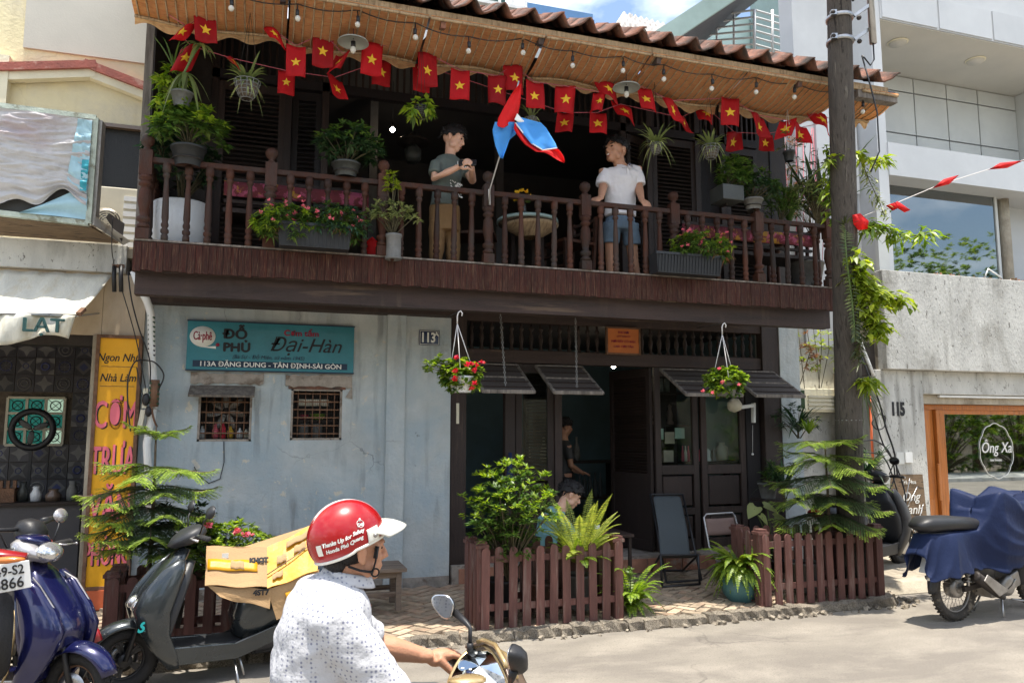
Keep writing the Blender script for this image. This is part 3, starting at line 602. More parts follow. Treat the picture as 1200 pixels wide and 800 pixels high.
# notice board over the door
t = thing('notice_board', 'small orange wooden notice board with red lettering above the door', 'sign', (4.0, EY-.09, 2.6))
m_ = MB(); m_.box(3.80, 4.20, EY-.11, EY-.085, 2.60, 2.895); m_.build('board', 'sign_orange', t)
m_ = MB()
for a in ((3.78, 4.22, 2.585, 2.605), (3.78, 4.22, 2.89, 2.91), (3.78, 3.80, 2.605, 2.89), (4.20, 4.22, 2.605, 2.89)): m_.box(a[0], a[1], EY-.118, EY-.08, a[2], a[3])
m_.build('frame', 'rust', t)
text('lettering', 'THƯ MỜI', .035, (4.0, EY-.112, 2.845), t, 'sign_red', bold=.001); text('lettering', 'QUÝ KHÁCH', .03, (4.0, EY-.112, 2.80), t, 'sign_red')
text('lettering', 'NƠI ĐÂY CÓ BÁN', .040, (4.0, EY-.112, 2.74), t, 'sign_red', bold=.001, sx=.95); text('lettering', 'CAFE  CƠM TẤM', .034, (4.0, EY-.112, 2.68), t, 'sign_red', bold=.001)
# ---- interior of the cafe
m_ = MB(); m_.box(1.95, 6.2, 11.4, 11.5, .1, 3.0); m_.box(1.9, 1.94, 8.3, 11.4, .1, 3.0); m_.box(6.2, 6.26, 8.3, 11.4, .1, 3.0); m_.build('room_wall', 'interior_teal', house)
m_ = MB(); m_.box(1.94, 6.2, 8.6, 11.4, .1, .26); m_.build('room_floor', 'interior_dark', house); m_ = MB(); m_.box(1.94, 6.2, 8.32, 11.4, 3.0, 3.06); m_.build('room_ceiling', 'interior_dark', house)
def bulb(p_, lab, r_=.045, lit=True, cord=.3, grp=None):
 t = thing('light_bulb', lab, 'light bulb', p_, grp); m_ = MB(); m_.ball(p_, r_, 12); m_.build('globe', 'bulb_lit' if lit else 'bulb_off', t)
 m_ = MB(); m_.tube([Vector(p_)+V(0, 0, r_*.8), Vector(p_)+V(0, 0, r_+.05)], .016, 8); m_.tube([Vector(p_)+V(0, 0, r_+.05), Vector(p_)+V(0, 0, cord)], .004, 5); m_.build('socket', 'black_plastic', t); return t
bulb(P(719, 429, 9.0), 'lit bulb hanging from the cafe ceiling above the doorway', .028, cord=.55)
# shelving with bottles deep in the doorway
sh = thing('bottle_shelf', 'dark slatted counter shelf with bottles deep inside the doorway', 'shelf', (3.9, 10.2, .26))
m_ = MB()
for z in (.28, .75, 1.25): m_.box(3.35, 4.9, 10.1, 10.5, z, z+.03)
for x in (3.35, 4.1, 4.87): m_.box(x, x+.04, 10.1, 10.5, .26, 1.28)
m_.build('carcass', 'dark_wood', sh)
k = 0
for z, x0 in ((.78, 4.0), (.31, 3.5)):
 for i in range(9):
  m_ = MB(); m_.lathe([(.03, 0), (.032, .02), (.032, .2), (.012, .27), (.012, .34)], (x0+.08*i, 10.2, z), 8)
  tag(m_.build('bottle', ('deck_fabric', 'flower_red', 'net_grey')[k % 3 if z < .5 else 0]), '%s bottle from the left on the %s of the counter shelf inside the cafe' % (('first', 'second', 'third', 'fourth', 'fifth', 'sixth', 'seventh', 'eighth', 'ninth')[i], 'upper board' if z > .5 else 'lower board'), 'bottle', 'bottles on the upper board' if z > .5 else 'bottles on the lower board'); k += 1
for z, x in ((1.28, 3.55), (1.28, 3.8), (1.28, 4.3)):
 m_ = MB(); m_.lathe([(.03, 0), (.06, .06), (.04, .2), (.015, .26), (.02, .34)], (x, 10.25, z), 10); tag(m_.build('figurine', 'ivory_plastic' if x < 4 else 'net_grey'), {3.55: 'pale figurine at the left end of the counter inside', 3.8: 'second pale figurine on the counter inside', 4.3: 'grey figurine on the counter inside'}[x], 'figurine')
m_ = MB(); m_.box(4.05, 4.5, 11.36, 11.39, 1.45, 2.0); tag(m_.build('wall_picture', 'ply_brown'), 'brown wall picture on the cafe back wall', 'picture')
# display case behind the glass doors
dc = thing('display_case', 'wooden display case with small framed cards behind the left glass door', 'display case', (4.75, 8.55, .3))
m_ = MB()
for z in (.95, 1.32, 1.78, 2.18): m_.box(4.46, 5.05, 8.42, 8.72, z-.02, z)
m_.box(4.46, 5.05, 8.72, 8.75, .3, 2.4); m_.box(4.44, 4.48, 8.42, 8.75, .3, 2.4); m_.box(4.82, 4.86, 8.42, 8.6, 1.32, 1.78)
m_.build('carcass', 'dark_wood', dc)
def card(x, z, w, h, mt, lab): m_ = MB(); m_.box(x, x+w, 8.36, 8.37, z, z+h); m_.box(x+.01, x+w-.01, 8.37, 8.40, z, z+.02); tag(m_.build('framed_card', mt), lab, 'card', 'framed cards in the display case')
card(4.54, 1.60, .11, .13, 'paper_mint', 'mint card at the top left of the display case'); card(4.67, 1.55, .13, .14, 'paper_frames', 'tan card between two mint cards in the display case'); card(4.81, 1.61, .13, .13, 'paper_mint', 'mint card at the top right of the display case')
card(4.65, 1.33, .13, .14, 'paper_frames', 'tan card standing on the lower shelf of the display case'); card(4.55, 1.33, .06, .12, 'print_white', 'narrow white card at the lower left of the display case')
for i, x in enumerate((4.52, 4.61, 4.70, 4.79)):
 m_ = MB(); m_.lathe([(.035, 0), (.035, .15), (.03, .17)], (x, 8.5, 2.18), 10); tag(m_.build('storage_jar', 'net_grey'), ['first', 'second', 'third', 'fourth'][i]+' grey jar from the left on the top shelf behind the glass door', 'jar', 'jars on the top shelf')
for x, h, mt, lab in ((4.54, .2, 'brown_plastic', 'brown statuette at the left of the middle shelf'), (4.82, .26, 'brown_fabric', 'tall brown statuette on the middle shelf')):
 m_ = MB(); m_.lathe([(.05, 0), (.05, .03), (.03, .05), (.04, h*.5), (.02, h*.75), (.03, h*.88), (.0, h)], (x, 8.5, 1.78), 10, cap=False); tag(m_.build('statuette', mt), lab, 'statuette')
for i in range(3): m_ = MB(); m_.lathe([(.02, 0), (.02, .1), (.008, .15), (.008, .19)], (4.96+.04*i, 8.45, 1.33), 8); tag(m_.build('small_bottle', 'sign_pink' if i != 1 else 'print_white'), ['pink bottle left in the row behind the glass door', 'white bottle in the row behind the glass door', 'pink bottle right in the row behind the glass door'][i], 'bottle')
m_ = MB(); m_.box(5.15, 5.85, 8.42, 8.8, 1.28, 1.33); m_.box(5.6, 5.66, 8.5, 8.56, .3, 1.3); tag(m_.build('side_table', 'dark_wood'), 'dark side table behind the right glass door carrying the flower vase', 'table')
m_ = MB(); m_.box(5.5, 6.15, 8.85, 8.88, .3, 2.3); m_.build('partition', 'aqua_panel', house)
vz = thing('flower_vase', 'cream vase of yellow flowers behind the right glass door', 'vase', (5.55, 8.5, 1.33))
m_ = MB(); m_.lathe([(.04, 0), (.075, .02), (.075, .17), (.035, .20), (.04, .23)], (5.55, 8.5, 1.33), 14); m_.build('vase', 'ivory_plastic', vz)
for x, lab, mt in ((5.22, 'pink figurine on the side table behind the glass', 'sign_pink'), (5.33, 'white figurine beside the pink one behind the glass', 'print_white'), (5.41, 'grey figurine next to the flower vase behind the glass', 'net_grey')):
 m_ = MB(); m_.lathe([(.035, 0), (.04, .02), (.025, .06), (.03, .12), (.0, .16)], (x, 8.47, 1.33), 10, cap=False); tag(m_.build('figurine', mt), lab, 'figurine')
# ---- number plate, shop sign
t = thing('number_plate', 'dark blue enamel house number plate 113A on the blue wall', 'sign', (1.69, WY-.03, 2.62)); m_ = MB(); m_.box(1.575, 1.80, WY-.038, WY-.024, 2.615, 2.775); mod_bevel(m_.build('plate', 'navy_plate', t), .004)
m_ = MB()
for a in ((1.583, 1.792, 2.622, 2.626), (1.583, 1.792, 2.764, 2.768), (1.583, 1.587, 2.626, 2.764), (1.788, 1.792, 2.626, 2.764)): m_.box(a[0], a[1], WY-.040, WY-.037, a[2], a[3])
m_.build('border', 'print_white', t)
text('numerals', '113', .145, (1.672, WY-.040, 2.692), t, 'print_white', bold=.004, sx=.78); text('numerals', 'A', .06, (1.765, WY-.040, 2.735), t, 'print_white', bold=.002)
t = thing('shop_sign', 'wide teal painted cafe sign with white address band on the blue wall', 'sign', (.09, WY-.05, 2.29))
m_ = MB(); m_.box(-.715, .89, WY-.05, WY-.01, 2.295, 2.775); mod_bevel(m_.build('board', 'teal_sign', t), .003, 1)
m_ = MB()
for a in ((-.72, .895, 2.288, 2.298), (-.72, .895, 2.772, 2.782)): m_.box(a[0], a[1], WY-.056, WY-.005, a[2], a[3])
m_.build('edge', 'sign_navy', t)
SY = WY-.052
def flat(pts, mt, y=SY, nm='print'): m_ = MB(); m_.prism([(x, y, z) for x, z in pts], (0, -.0012, 0), (0, .001, 0)); return m_.build(nm, mt, t)
flat([(-.655, 2.325), (.825, 2.325), (.825, 2.388), (-.655, 2.388)], 'sign_navy', nm='band')
m_ = MB(); m_.lathe([(.118, 0), (.118, .002)], (-.575, SY+.0005, 2.622), 28, axis=(0, -1, 0), sy=.86); m_.build('roundel', 'print_white', t)
flat([(-.60, 2.520), (-.45, 2.505), (-.45, 2.530)], 'print_white', nm='stroke'); m_ = MB(); m_.lathe([(.018, 0), (.018, .003)], (-.435, SY, 2.545), 14, axis=(0, -1, 0)); m_.build('dot', 'sign_red', t)
TY = SY-.002
text('lettering', 'Cà·phê', .12, (-.575, TY, 2.625), t, 'sign_red', bold=.002, sx=.50); text('lettering', 'ĐỖ', .125, (-.275, TY, 2.650), t, 'print_black', bold=.006, sx=1.25); text('lettering', 'PHỦ', .120, (-.255, TY, 2.520), t, 'print_black', bold=.006, sx=1.1)
text('lettering', 'Cơm tấm', .082, (.36, TY, 2.685), t, 'sign_red', bold=.003, sx=1.05)
text('lettering', 'Đại-Hàn', .200, (.40, TY, 2.56), t, 'print_black', bold=.001, sx=1.02, shear=.35)
text('lettering', '(Bà Sự - Đỗ Miên, từ năm 1945)', .052, (.05, TY, 2.43), t, 'sign_navy', shear=.2)
text('lettering', '113A ĐẶNG DUNG - TÂN ĐỊNH-SÀI GÒN', .066, (.085, TY, 2.353), t, 'print_white', bold=.0012, sx=1.10, space=1.0)
# ---- balcony
FZ = 3.28
def balc():
 m_ = MB(); m_.box(-1.06, 6.02, 6.985, 8.5, 3.19, FZ-.004); m_.build('balcony_floor', 'beam_wood', house)
 m_ = MB(); m_.box(-1.06, 6.02, 6.90, 7.12, FZ-.004, FZ+.012); m_.build('floor_edge', 'grey_wood', house)
 m_ = MB(); m_.box(-1.05, 6.02, 7.0, 7.12, 2.84, 3.19); m_.build('front_beam', 'beam_wood', house)
 m_ = MB(); m_.box(-1.05, 6.02, 7.13, 7.26, 2.93, 3.19); m_.build('inner_beam', 'beam_wood', house)
 for x in (-1.0, .1, 1.2, 2.3, 3.4, 4.5, 5.6): m_ = MB(); m_.box(x, x+.09, 7.26, 8.1, 3.02, 3.189); m_.build('joist', 'beam_wood', house)
 m_ = MB(); m_.box(-1.05, 6.02, 7.26, 8.1, 3.185, 3.189); m_.build('soffit', 'ink_wood', house)
 m_ = MB(); m_.box(-1.05, 1.95, 7.9, 8.1, 2.92, 3.18); m_.build('wall_plate', 'beam_wood', house)
 pm = []
 for q in range(5):
  m_ = MB(); d = [U(-.012, .012) for _ in range(4)]
  m_.add([(-.5, 0, -.5+d[0]*2), (.5, 0, -.5+d[1]*2), (.5, 0, .5), (-.5, 0, .5), (-.5, 1, -.5+d[0]*2), (.5, 1, -.5+d[1]*2), (.5, 1, .5), (-.5, 1, .5)], [(0, 1, 2, 3), (1, 5, 6, 2), (4, 0, 3, 7), (5, 4, 7, 6), (3, 2, 6, 7), (4, 5, 1, 0)]); pm.append(m_.mesh('plank', 'plank_wood'))
 fa = MB(); fa.box(-1.05, 6.02, 6.925, 6.94, 3.02, 3.26); fa = fa.build('fascia', 'beam_wood', house)
 x = -1.06
 while x < 6.0:
  w = U(.052, .068); h = .245+U(-.006, .010); piece('plank', rnd.choice(pm), fa, (x+w/2, 6.903+U(-.003, .003), 3.27-h/2), (U(-.006, .006), U(-.006, .006), 0), (w-.0025, .02, h)); x += w
 for k in range(17): h = .245+U(-.01, .01); piece('plank', pm[k % 5], fa, (-1.065, 6.95+k*.062, 3.27-h/2), (0, 0, -PI/2), (.056, .02, h))
balc()
# turned railing
posts_px = [168, 316, 449, 573, 687, 791, 889, 971]
PXS = [P(px, 250, BY).x for px in posts_px]; PXS[0] = -1.0
ra = MB(); ra.box(-1.0, 6.0, BY-.028+.03, BY+.028+.03, 3.955, 4.005); ra = mod_bevel(ra.build('railing', 'rail_wood', house), .008, 2)
q = MB(); q.box(-1.03, -.975, 6.95, 8.05, 3.955, 4.005); q.build('side_rail', 'rail_wood', ra)
q = MB(); q.box(5.975, 6.03, 6.97, 8.3, 3.955, 4.005); q.build('side_rail', 'rail_wood', ra)
bp = [(.030, 0), (.030, .05), (.020, .055), (.034, .075), (.034, .095), (.021, .11), (.031, .13), (.031, .145), (.024, .165), (.030, .20), (.027, .33), (.020, .50), (.019, .545), (.030, .555), (.030, .575), (.021, .59), (.035, .60), (.035, .672)]
q = MB(); q.lathe(bp, (0, 0, 0), 10); bal_me = q.mesh('baluster', 'rail_wood')
q = MB(); q.box(-.052, .052, -.045, .045, 0, .09); q.lathe([(.030, .09), (.052, .10), (.052, .12), (.030, .14), (.055, .16), (.055, .185), (.032, .20), (.036, .24), (.054, .33), (.046, .42), (.030, .45), (.052, .465), (.052, .485), (.034, .50), (.056, .52), (.056, .55)], (0, 0, 0), 14)
q.box(-.050, .050, -.045, .045, .55, .765); q.lathe([(.050, .765), (.03, .785), (.024, .80), (.048, .825), (.056, .855), (.048, .885), (.02, .905)], (0, 0, 0), 14); post_me = q.mesh('newel_post', 'rail_wood')
for i, x in enumerate(PXS):
 piece('newel_post', post_me, ra, (x, BY+.03, FZ+.012), (0, 0, U(-.04, .04)))
 if i < len(PXS)-1:
  nb = 5 if i < 6 else 4
  for k in range(nb): xx = x+(PXS[i+1]-x)*(k+1)/(nb+1); piece('baluster', bal_me, ra, (xx, BY+.03, FZ+.010), (U(-.01, .01), U(-.01, .01), U(0, 6)))
for k in range(6): piece('baluster', bal_me, ra, (-1.0, 7.1+.17*k, FZ+.010)); piece('baluster', bal_me, ra, (6.0, 7.12+.18*k, FZ+.010))
# ---- upper storey
UY = 8.1
def ubox(x0, x1, y0, y1, z0, z1, nm='panel', mt='ink_wood', par=None): m_ = MB(); m_.box(x0, x1, y0, y1, z0, z1); return m_.build(nm, mt, par or house)
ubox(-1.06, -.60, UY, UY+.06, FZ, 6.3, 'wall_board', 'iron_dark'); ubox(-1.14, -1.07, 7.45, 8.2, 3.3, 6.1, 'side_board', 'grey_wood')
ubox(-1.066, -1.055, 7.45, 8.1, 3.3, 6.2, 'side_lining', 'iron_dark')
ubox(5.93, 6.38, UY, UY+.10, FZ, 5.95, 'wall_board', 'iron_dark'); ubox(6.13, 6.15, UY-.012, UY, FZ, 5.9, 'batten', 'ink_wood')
for x in (-.6, .12, .50, 4.0, 4.35, 5.02, 5.38): ubox(x, x+.07, UY-.03, UY+.05, FZ, 6.3, 'post', 'dark_wood')
lv = [(-.52, .10), (.56, .66)]
louvre_leaf((-.53, UY, 0), (.12, UY, 0), 3.30, 5.28, 'louvre_shutter', 36, mt='dark_wood')
louvre_leaf((4.08, UY, 0), (4.35, UY+.1, 0), 3.30, 5.28, 'louvre_shutter', 36)
louvre_leaf((4.43, UY, 0), (5.02, UY, 0), 3.30, 5.28, 'louvre_shutter', 36)
louvre_leaf((5.46, UY, 0), (5.93, UY, 0), 3.30, 5.28, 'louvre_shutter', 36)
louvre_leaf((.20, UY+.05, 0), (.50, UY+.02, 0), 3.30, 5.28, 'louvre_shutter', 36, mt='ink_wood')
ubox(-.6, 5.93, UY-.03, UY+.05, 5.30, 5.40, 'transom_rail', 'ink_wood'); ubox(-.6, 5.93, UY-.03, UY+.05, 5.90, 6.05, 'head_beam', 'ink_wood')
ug = MB(); ug.box(-.6, 5.93, UY+.03, UY+.05, 5.39, 5.41); ug = ug.build('upper_transom', 'ink_wood', house)
q = MB(); q.box(-.012, .012, -.012, .012, 0, .5); gm = q.mesh('bar', 'dark_wood')
x = -.5
while x < 5.9: piece('bar', gm, ug, (x, UY, 5.40)); x += .075
ubox(5.09, 5.38, UY+.02, UY+.05, 3.3, 5.3, 'panel', 'ink_wood')
# upstairs room
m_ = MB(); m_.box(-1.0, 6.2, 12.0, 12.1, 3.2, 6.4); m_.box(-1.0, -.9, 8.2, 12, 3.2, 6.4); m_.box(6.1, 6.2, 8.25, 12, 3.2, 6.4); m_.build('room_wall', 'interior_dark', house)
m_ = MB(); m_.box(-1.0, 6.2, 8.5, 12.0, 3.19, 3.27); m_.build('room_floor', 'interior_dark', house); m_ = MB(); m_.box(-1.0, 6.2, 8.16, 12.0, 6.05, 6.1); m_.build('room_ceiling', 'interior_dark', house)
ubox(2.9, 3.0, 9.6, 9.7, 3.27, 6.05, 'post', 'interior_dark'); ubox(1.2, 1.3, 9.6, 9.7, 3.27, 6.05, 'post', 'interior_dark')
bulb(P(460, 152, 9.2), 'lit round bulb glowing in the dark upstairs room', .030, cord=1.2)
# ---- roof: eaves
EYF, EZ = 6.22, 5.38                                         # eaves line
sl_ = R(27)
ry = 4.2
ro = MB()
a_, b_ = Vector((0, EYF+.15, EZ+.02)), Vector((0, EYF+ry, EZ+ry*math.tan(sl_)))
ro.prism([(-1.35, a_.y, a_.z), (-1.35, b_.y, b_.z), (-1.35, b_.y, b_.z-.04), (-1.35, a_.y, a_.z-.04)], (0, 0, 0), (7.85, 0, 0))
ro = ro.build('roof', 'eave_dark', house)
q = MB(); n_ = 12
def tile_fn(u, v):  # one S shaped pan tile, u across, v up the slope
 x = (u-.5)*.292; zz = .050*math.cos(u*2*PI+PI*.15)+.014*math.cos(u*4*PI); return (x, v*.30, zz+.02*v*0)
q.grid(tile_fn, 12, 1); bmt = q.mesh('roof_tile', 'terracotta')
ntile = 28
for row in range(5):
 for i in range(ntile):
  yy = EYF-.06+row*.235; zz = EZ+.045+row*.235*math.tan(sl_)
  o = piece('tile', bmt, ro, (-1.22+.275*i+(0 if row % 2 == 0 else .0)+U(-.008, .008), yy, zz+U(-.006, .006)), (sl_+U(-.03, .03), U(-.03, .03), U(-.03, .03)), (1, 1, 1)); mod_solid(o, .016)
q = MB()
for row in range(5, 18):
 for i in range(ntile):
  c = Vector((-1.22+.275*i, EYF-.06+row*.235, EZ+.045+row*.235*math.tan(sl_))); rm_ = Matrix.Rotation(sl_, 3, 'X'); b0 = len(q.v)
  q.add([c+rm_ @ Vector(tile_fn(a/8., b)) for a in range(9) for b in (0, 1)], [(2*a, 2*a+2, 2*a+3, 2*a+1) for a in range(8)], True)
q.build('tile_field', 'terracotta', ro, kind='stuff')
# eave board, rafters and tie rods
q = MB(); q.box(-1.35, 6.3, EYF+.05, EYF+.075, EZ-.075, EZ-.005); q.build('eave_board', 'bamboo_edge', ro)
for px in (214, 513, 753, 912, 620, 330):
 X = P(px, 40, EYF+.3).x if px < 620 else P(px, 85, EYF+.4).x
 m_ = MB(); m_.bar((X, EYF+.06, EZ-.12), (X, 8.1, EZ-.12+(8.1-EYF)*.28), .045, .06); m_.build('rafter', 'terracotta' if px != 330 else 'dark_wood', ro)
m_ = MB(); m_.bar((5.9, EYF+.1, EZ-.12), (6.42, EYF+.1, EZ-.12), .1, .08); m_.build('rafter_end', 'grey_wood', ro)
# bamboo blinds slung under the eaves
def blind(x0, x1, lab, sag=.05, dz=0.):
 t = thing('bamboo_blind', lab, 'blind', ((x0+x1)/2, EYF+.3, EZ-.3), 'bamboo blinds under the eaves'); m_ = MB(); ya, yb = EYF+.03, EYF+.60+dz; za, zb = EZ-.07, EZ-.20
 def fn(u, v): x = x0+(x1-x0)*u; return (x, ya+(yb-ya)*v, za+(zb-za)*v-sag*math.sin(PI*v)*(.6+.4*math.sin(u*9+x0))-.02*math.sin(u*PI*2+x0)*v)
 m_.grid(fn, 24, 6); mod_solid(m_.build('mat', 'bamboo', t), .006)
 n_ = int((x1-x0)/.075); s_ = MB()
 for i in range(n_):
  u = (i+.5)/n_; s_.tube([Vector(fn(u, v/5.))-V(0, 0, .010) for v in range(6)], .0075, 4)
 s_.build('rib', 'bamboo_edge', t)
 s_ = MB()
 for v in (.02, .99): s_ = MB(); s_.tube([Vector(fn(u/14., v))-V(0, 0, .012) for u in range(15)], .014, 6); s_.build('hem', 'bamboo_edge', t)
 # drooping back flap where the blind hangs loose
 s_ = MB(); s_.grid(lambda u, v: (lambda p_: (p_[0], p_[1]+.03*v, p_[2]-.012-.055*v*(1+.5*math.sin(u*23+x0*3))))(fn(u, 1)), 40, 2); s_.build('fringe', 'bamboo', t)
bx_ = [-1.15, .10, 1.28, 2.36, 3.45, 4.55, 5.78]
labs = ['leftmost bamboo blind above the corner plants', 'second bamboo blind from the left under the eaves', 'third bamboo blind from the left, above the boy', 'fourth bamboo blind from the left, above the flag on the pole', 'fifth bamboo blind from the left, above the man in white', 'rightmost long bamboo blind beside the utility pole']
for i in range(6): blind(bx_[i]+.01, bx_[i+1]-.01, labs[i], .03+.02*(i % 2), (.0, .05, .02, .0, .04, .0)[i])
blind(5.95, 6.42, 'short curled bamboo blind right of the utility pole', .06, -.12)
# ================================================================== LEFT NEIGHBOUR
def qbox(par, nm, mt, x0, x1, y0, y1, z0, z1, bev=0, **pr):
 m_ = MB(); m_.box(x0, x1, y0, y1, z0, z1); o = m_.build(nm, mt, par, **pr)
 if bev: mod_bevel(o, bev)
 return o
ln = thing('neighbour_building', 'cream painted neighbour building with low gable line over a dark screened window', 'building', (-3.2, 9, 0))
LY = 9.0
c0, c1 = P(30, 112, LY), P(168, 225, LY)
qbox(ln, 'wall', 'cream_wall', -6.5, c0.x, LY, LY+.2, 3.2, 9); qbox(ln, 'wall', 'cream_wall', c0.x, -1.15, LY, LY+.2, 5.02, 9)
qbox(ln, 'wall', 'cream_wall', c0.x, -1.15, LY, LY+.2, 3.2, 3.9)
qbox(ln, 'wall_panel', 'soffit_cream', -2.55, -1.3, LY-.03, LY-.002, 5.75, 9)  # greyer sheet: shade on the upper wall put into its colour
w = MB()
for a in ((c0.x, -1.16, 4.99, 5.03), (c0.x, -1.16, 3.9, 3.94), (c0.x, c0.x+.04, 3.94, 4.99), (P(112, 170, LY).x-.02, P(112, 170, LY).x+.02, 3.94, 4.99)): w.box(a[0], a[1], LY-.01, LY+.06, a[2], a[3])
w = w.build('window', 'brown_plastic', ln); qbox(w, 'screen', 'screen_black', c0.x+.04, -1.16, LY+.07, LY+.08, 3.92, 5.0)
# gable trim: two sloping mouldings
ga, gb, gc = P(-70, 80, LY-.16), P(105, 73, LY-.16), P(178, 105, LY-.16)
for (p_, q_, dy_) in ((ga, gb, 0), (gb, gc, .006)):
 p_, q_ = p_+V(0, dy_, dy_*.3), q_+V(0, dy_, dy_*.3)
 m_ = MB(); m_.bar(p_+V(-.06, .08, 0), q_+V(.06, .08, 0), .085, .14, up=(0, 1, 0)); m_.build('moulding', 'brick_red_paint', ln, label='faded red gable moulding')
 m_ = MB(); m_.bar(p_+V(-.05, .10, -.085), q_+V(.05, .10, -.085), .09, .10, up=(0, 1, 0)); m_.build('moulding', 'cream_trim', ln)
qbox(ln, 'pier', 'cream_trim', P(0, 90, LY-.1).x-.3, P(10, 90, LY-.1).x, LY-.12, LY, 4.4, 5.6)
m_ = MB(); m_.tube([(-1.2, LY-.05, 9), (-1.2, LY-.05, 3.6)], .02, 6); m_.build('downpipe', 'cream_trim', ln)
# low structure: beam, cladding, shop opening
qbox(ln, 'beam', 'stained_concrete', -6, -1.28, 8.0, 8.25, 3.195, 3.47, .01); qbox(ln, 'slab', 'old_concrete', -6, -1.15, 8.02, 9.0, 3.35, 3.44)
qbox(ln, 'cladding', 'marble_cream', -1.80, -1.47, 8.06, 8.16, 2.60, 3.194); qbox(ln, 'cladding', 'marble_cream', -1.465, -1.10, 8.05, 8.16, 2.60, 3.19)
qbox(ln, 'cladding', 'marble_cream', -6, -1.805, 8.06, 8.16, 2.60, 3.19); qbox(ln, 'shutter_box', 'iron_dark', -6, -1.50, 8.10, 8.3, 2.50, 2.60)
qbox(ln, 'pier', 'old_concrete', -1.50, -1.10, 8.12, 8.3, 0, 2.6)
for x in (-1.62, -1.57, -1.33): m_ = MB(); m_.lathe([(.016, 0), (.016, .004)], (x, 8.055, 3.02 if x < -1.4 else 2.98), 10, axis=(0, -1, 0)); m_.build('hole', 'black_plastic', ln)
# room with patterned tile wall
TYW = 10.2
qbox(ln, 'room_wall', 'interior_dark', -6, -1.2, TYW+.03, TYW+.1, 0, 3.2); qbox(ln, 'room_wall', 'interior_dark', -1.3, -1.2, 8.3, TYW, 0, 3.2); qbox(ln, 'room_ceiling', 'interior_dark', -6, -1.2, 8.3, TYW, 2.9, 2.95); qbox(ln, 'room_wall', 'interior_dark', -6, -5.9, 8.2, TYW, 0, 3)
qbox(ln, 'room_floor', 'old_concrete', -6, -1.2, 8.0, TYW, .0, .12)
dm('tile_dark', (.05, .048, .056), .35, .25, 6, .02, obvar=.4); dm('tile_motif', (.15, .145, .14), .4, .2, 6, .0, obvar=.35); dm('tile_motif_blue', (.05, .06, .16), .4, .2, 6, .0, obvar=.3)
tv = []
for k in range(6):
 m_ = MB(); m_.obox((0, 0, 0), (.194, .014, .194)); m_.mi = 1; y = -.0085
 def pol(pts): m_.add([(x, y, z) for x, z in pts], [tuple(range(len(pts)))])
 if k == 0:
  for q in range(4): a = q*PI/2; c_, s_ = math.cos(a), math.sin(a); pol([(0, 0), (.03*c_-.03*s_, .03*s_+.03*c_), (.092*c_, .092*s_), (.03*c_+.03*s_, .03*s_-.03*c_)][::-1])
 elif k == 1:
  m_.torus((0, -.006, 0), .07, .009, (0, 1, 0), 16, 4); m_.torus((0, -.006, 0), .035, .009, (0, 1, 0), 12, 4)
 elif k == 2:
  for q in range(8): a = q*PI/4; m_.bar((0, y, 0), (.09*math.cos(a), y, .09*math.sin(a)), .008, .004)
  m_.mi = 2; m_.torus((0, -.006, 0), .06, .008, (0, 1, 0), 12, 4)
 elif k == 3:
  for sx in (-1, 1):
   for sz in (-1, 1): m_.torus((sx*.097, -.0055, sz*.097), .06, .008, (0, 1, 0), 16, 4) if False else pol([(sx*.097, sz*.097), (sx*.03, sz*.097), (sx*.05, sz*.05), (sx*.097, sz*.03)][::(1 if sx*sz > 0 else -1)])
  m_.mi = 2; m_.torus((0, -.006, 0), .04, .012, (0, 1, 0), 12, 4)
 elif k == 4:
  pol([(0, -.09), (.09, 0), (0, .09), (-.09, 0)][::-1]); m_.mi = 2; y = -.010; pol([(0, -.05), (.05, 0), (0, .05), (-.05, 0)][::-1])
 else:
  for q in range(4): a = q*PI/2+PI/4; c_, s_ = math.cos(a), math.sin(a); pol([(0, 0), (.015*c_-.03*s_, .015*s_+.03*c_), (.12*c_, .12*s_), (.015*c_+.03*s_, .015*s_-.03*c_)][::-1])
  m_.mi = 2; m_.torus((0, -.006, 0), .03, .008, (0, 1, 0), 10, 4)
 tv.append(m_.mesh('pattern_tile', ['tile_dark', 'tile_motif', 'tile_motif_blue']))
wx0, wx1, wz0, wz1 = P(8, 500, TYW).x, P(75, 500, TYW).x, P(40, 521, TYW).z, P(40, 466, TYW).z
tw = MB(); tw.box(-4.4, -1.32, TYW+.01, TYW+.03, .12, 2.9); tw = tw.build('tile_wall', 'joint', ln)
for i in range(16):
 for j in range(14):
  x, z = -1.42-.2*i, .25+.2*j
  if wx0-.06 < x < wx1+.06 and wz0-.06 < z < wz1+.06: continue
  if x > -4.3: piece('tile', rnd.choice(tv), tw, (x, TYW, z))
dm('pane_lit_green', (.02, .25, .2), .3, .1, 5, 0, emit=(.02, .34, .28), es=.12); dm('pane_lit_white', (.4, .5, .4), .3, .1, 5, 0, emit=(.5, .72, .55), es=.35)  # panes glow by emission in place of daylight behind them
w = MB()
for k in range(4): x = wx0+(wx1-wx0)*k/3; w.box(x-.014, x+.014, TYW-.04, TYW+.0, wz0, wz1)
for k in range(4): z = wz0+(wz1-wz0)*k/3; w.box(wx0, wx1, TYW-.038, TYW-.002, z-.014, z+.014)
w = w.build('window', 'ivory_plastic', tw)
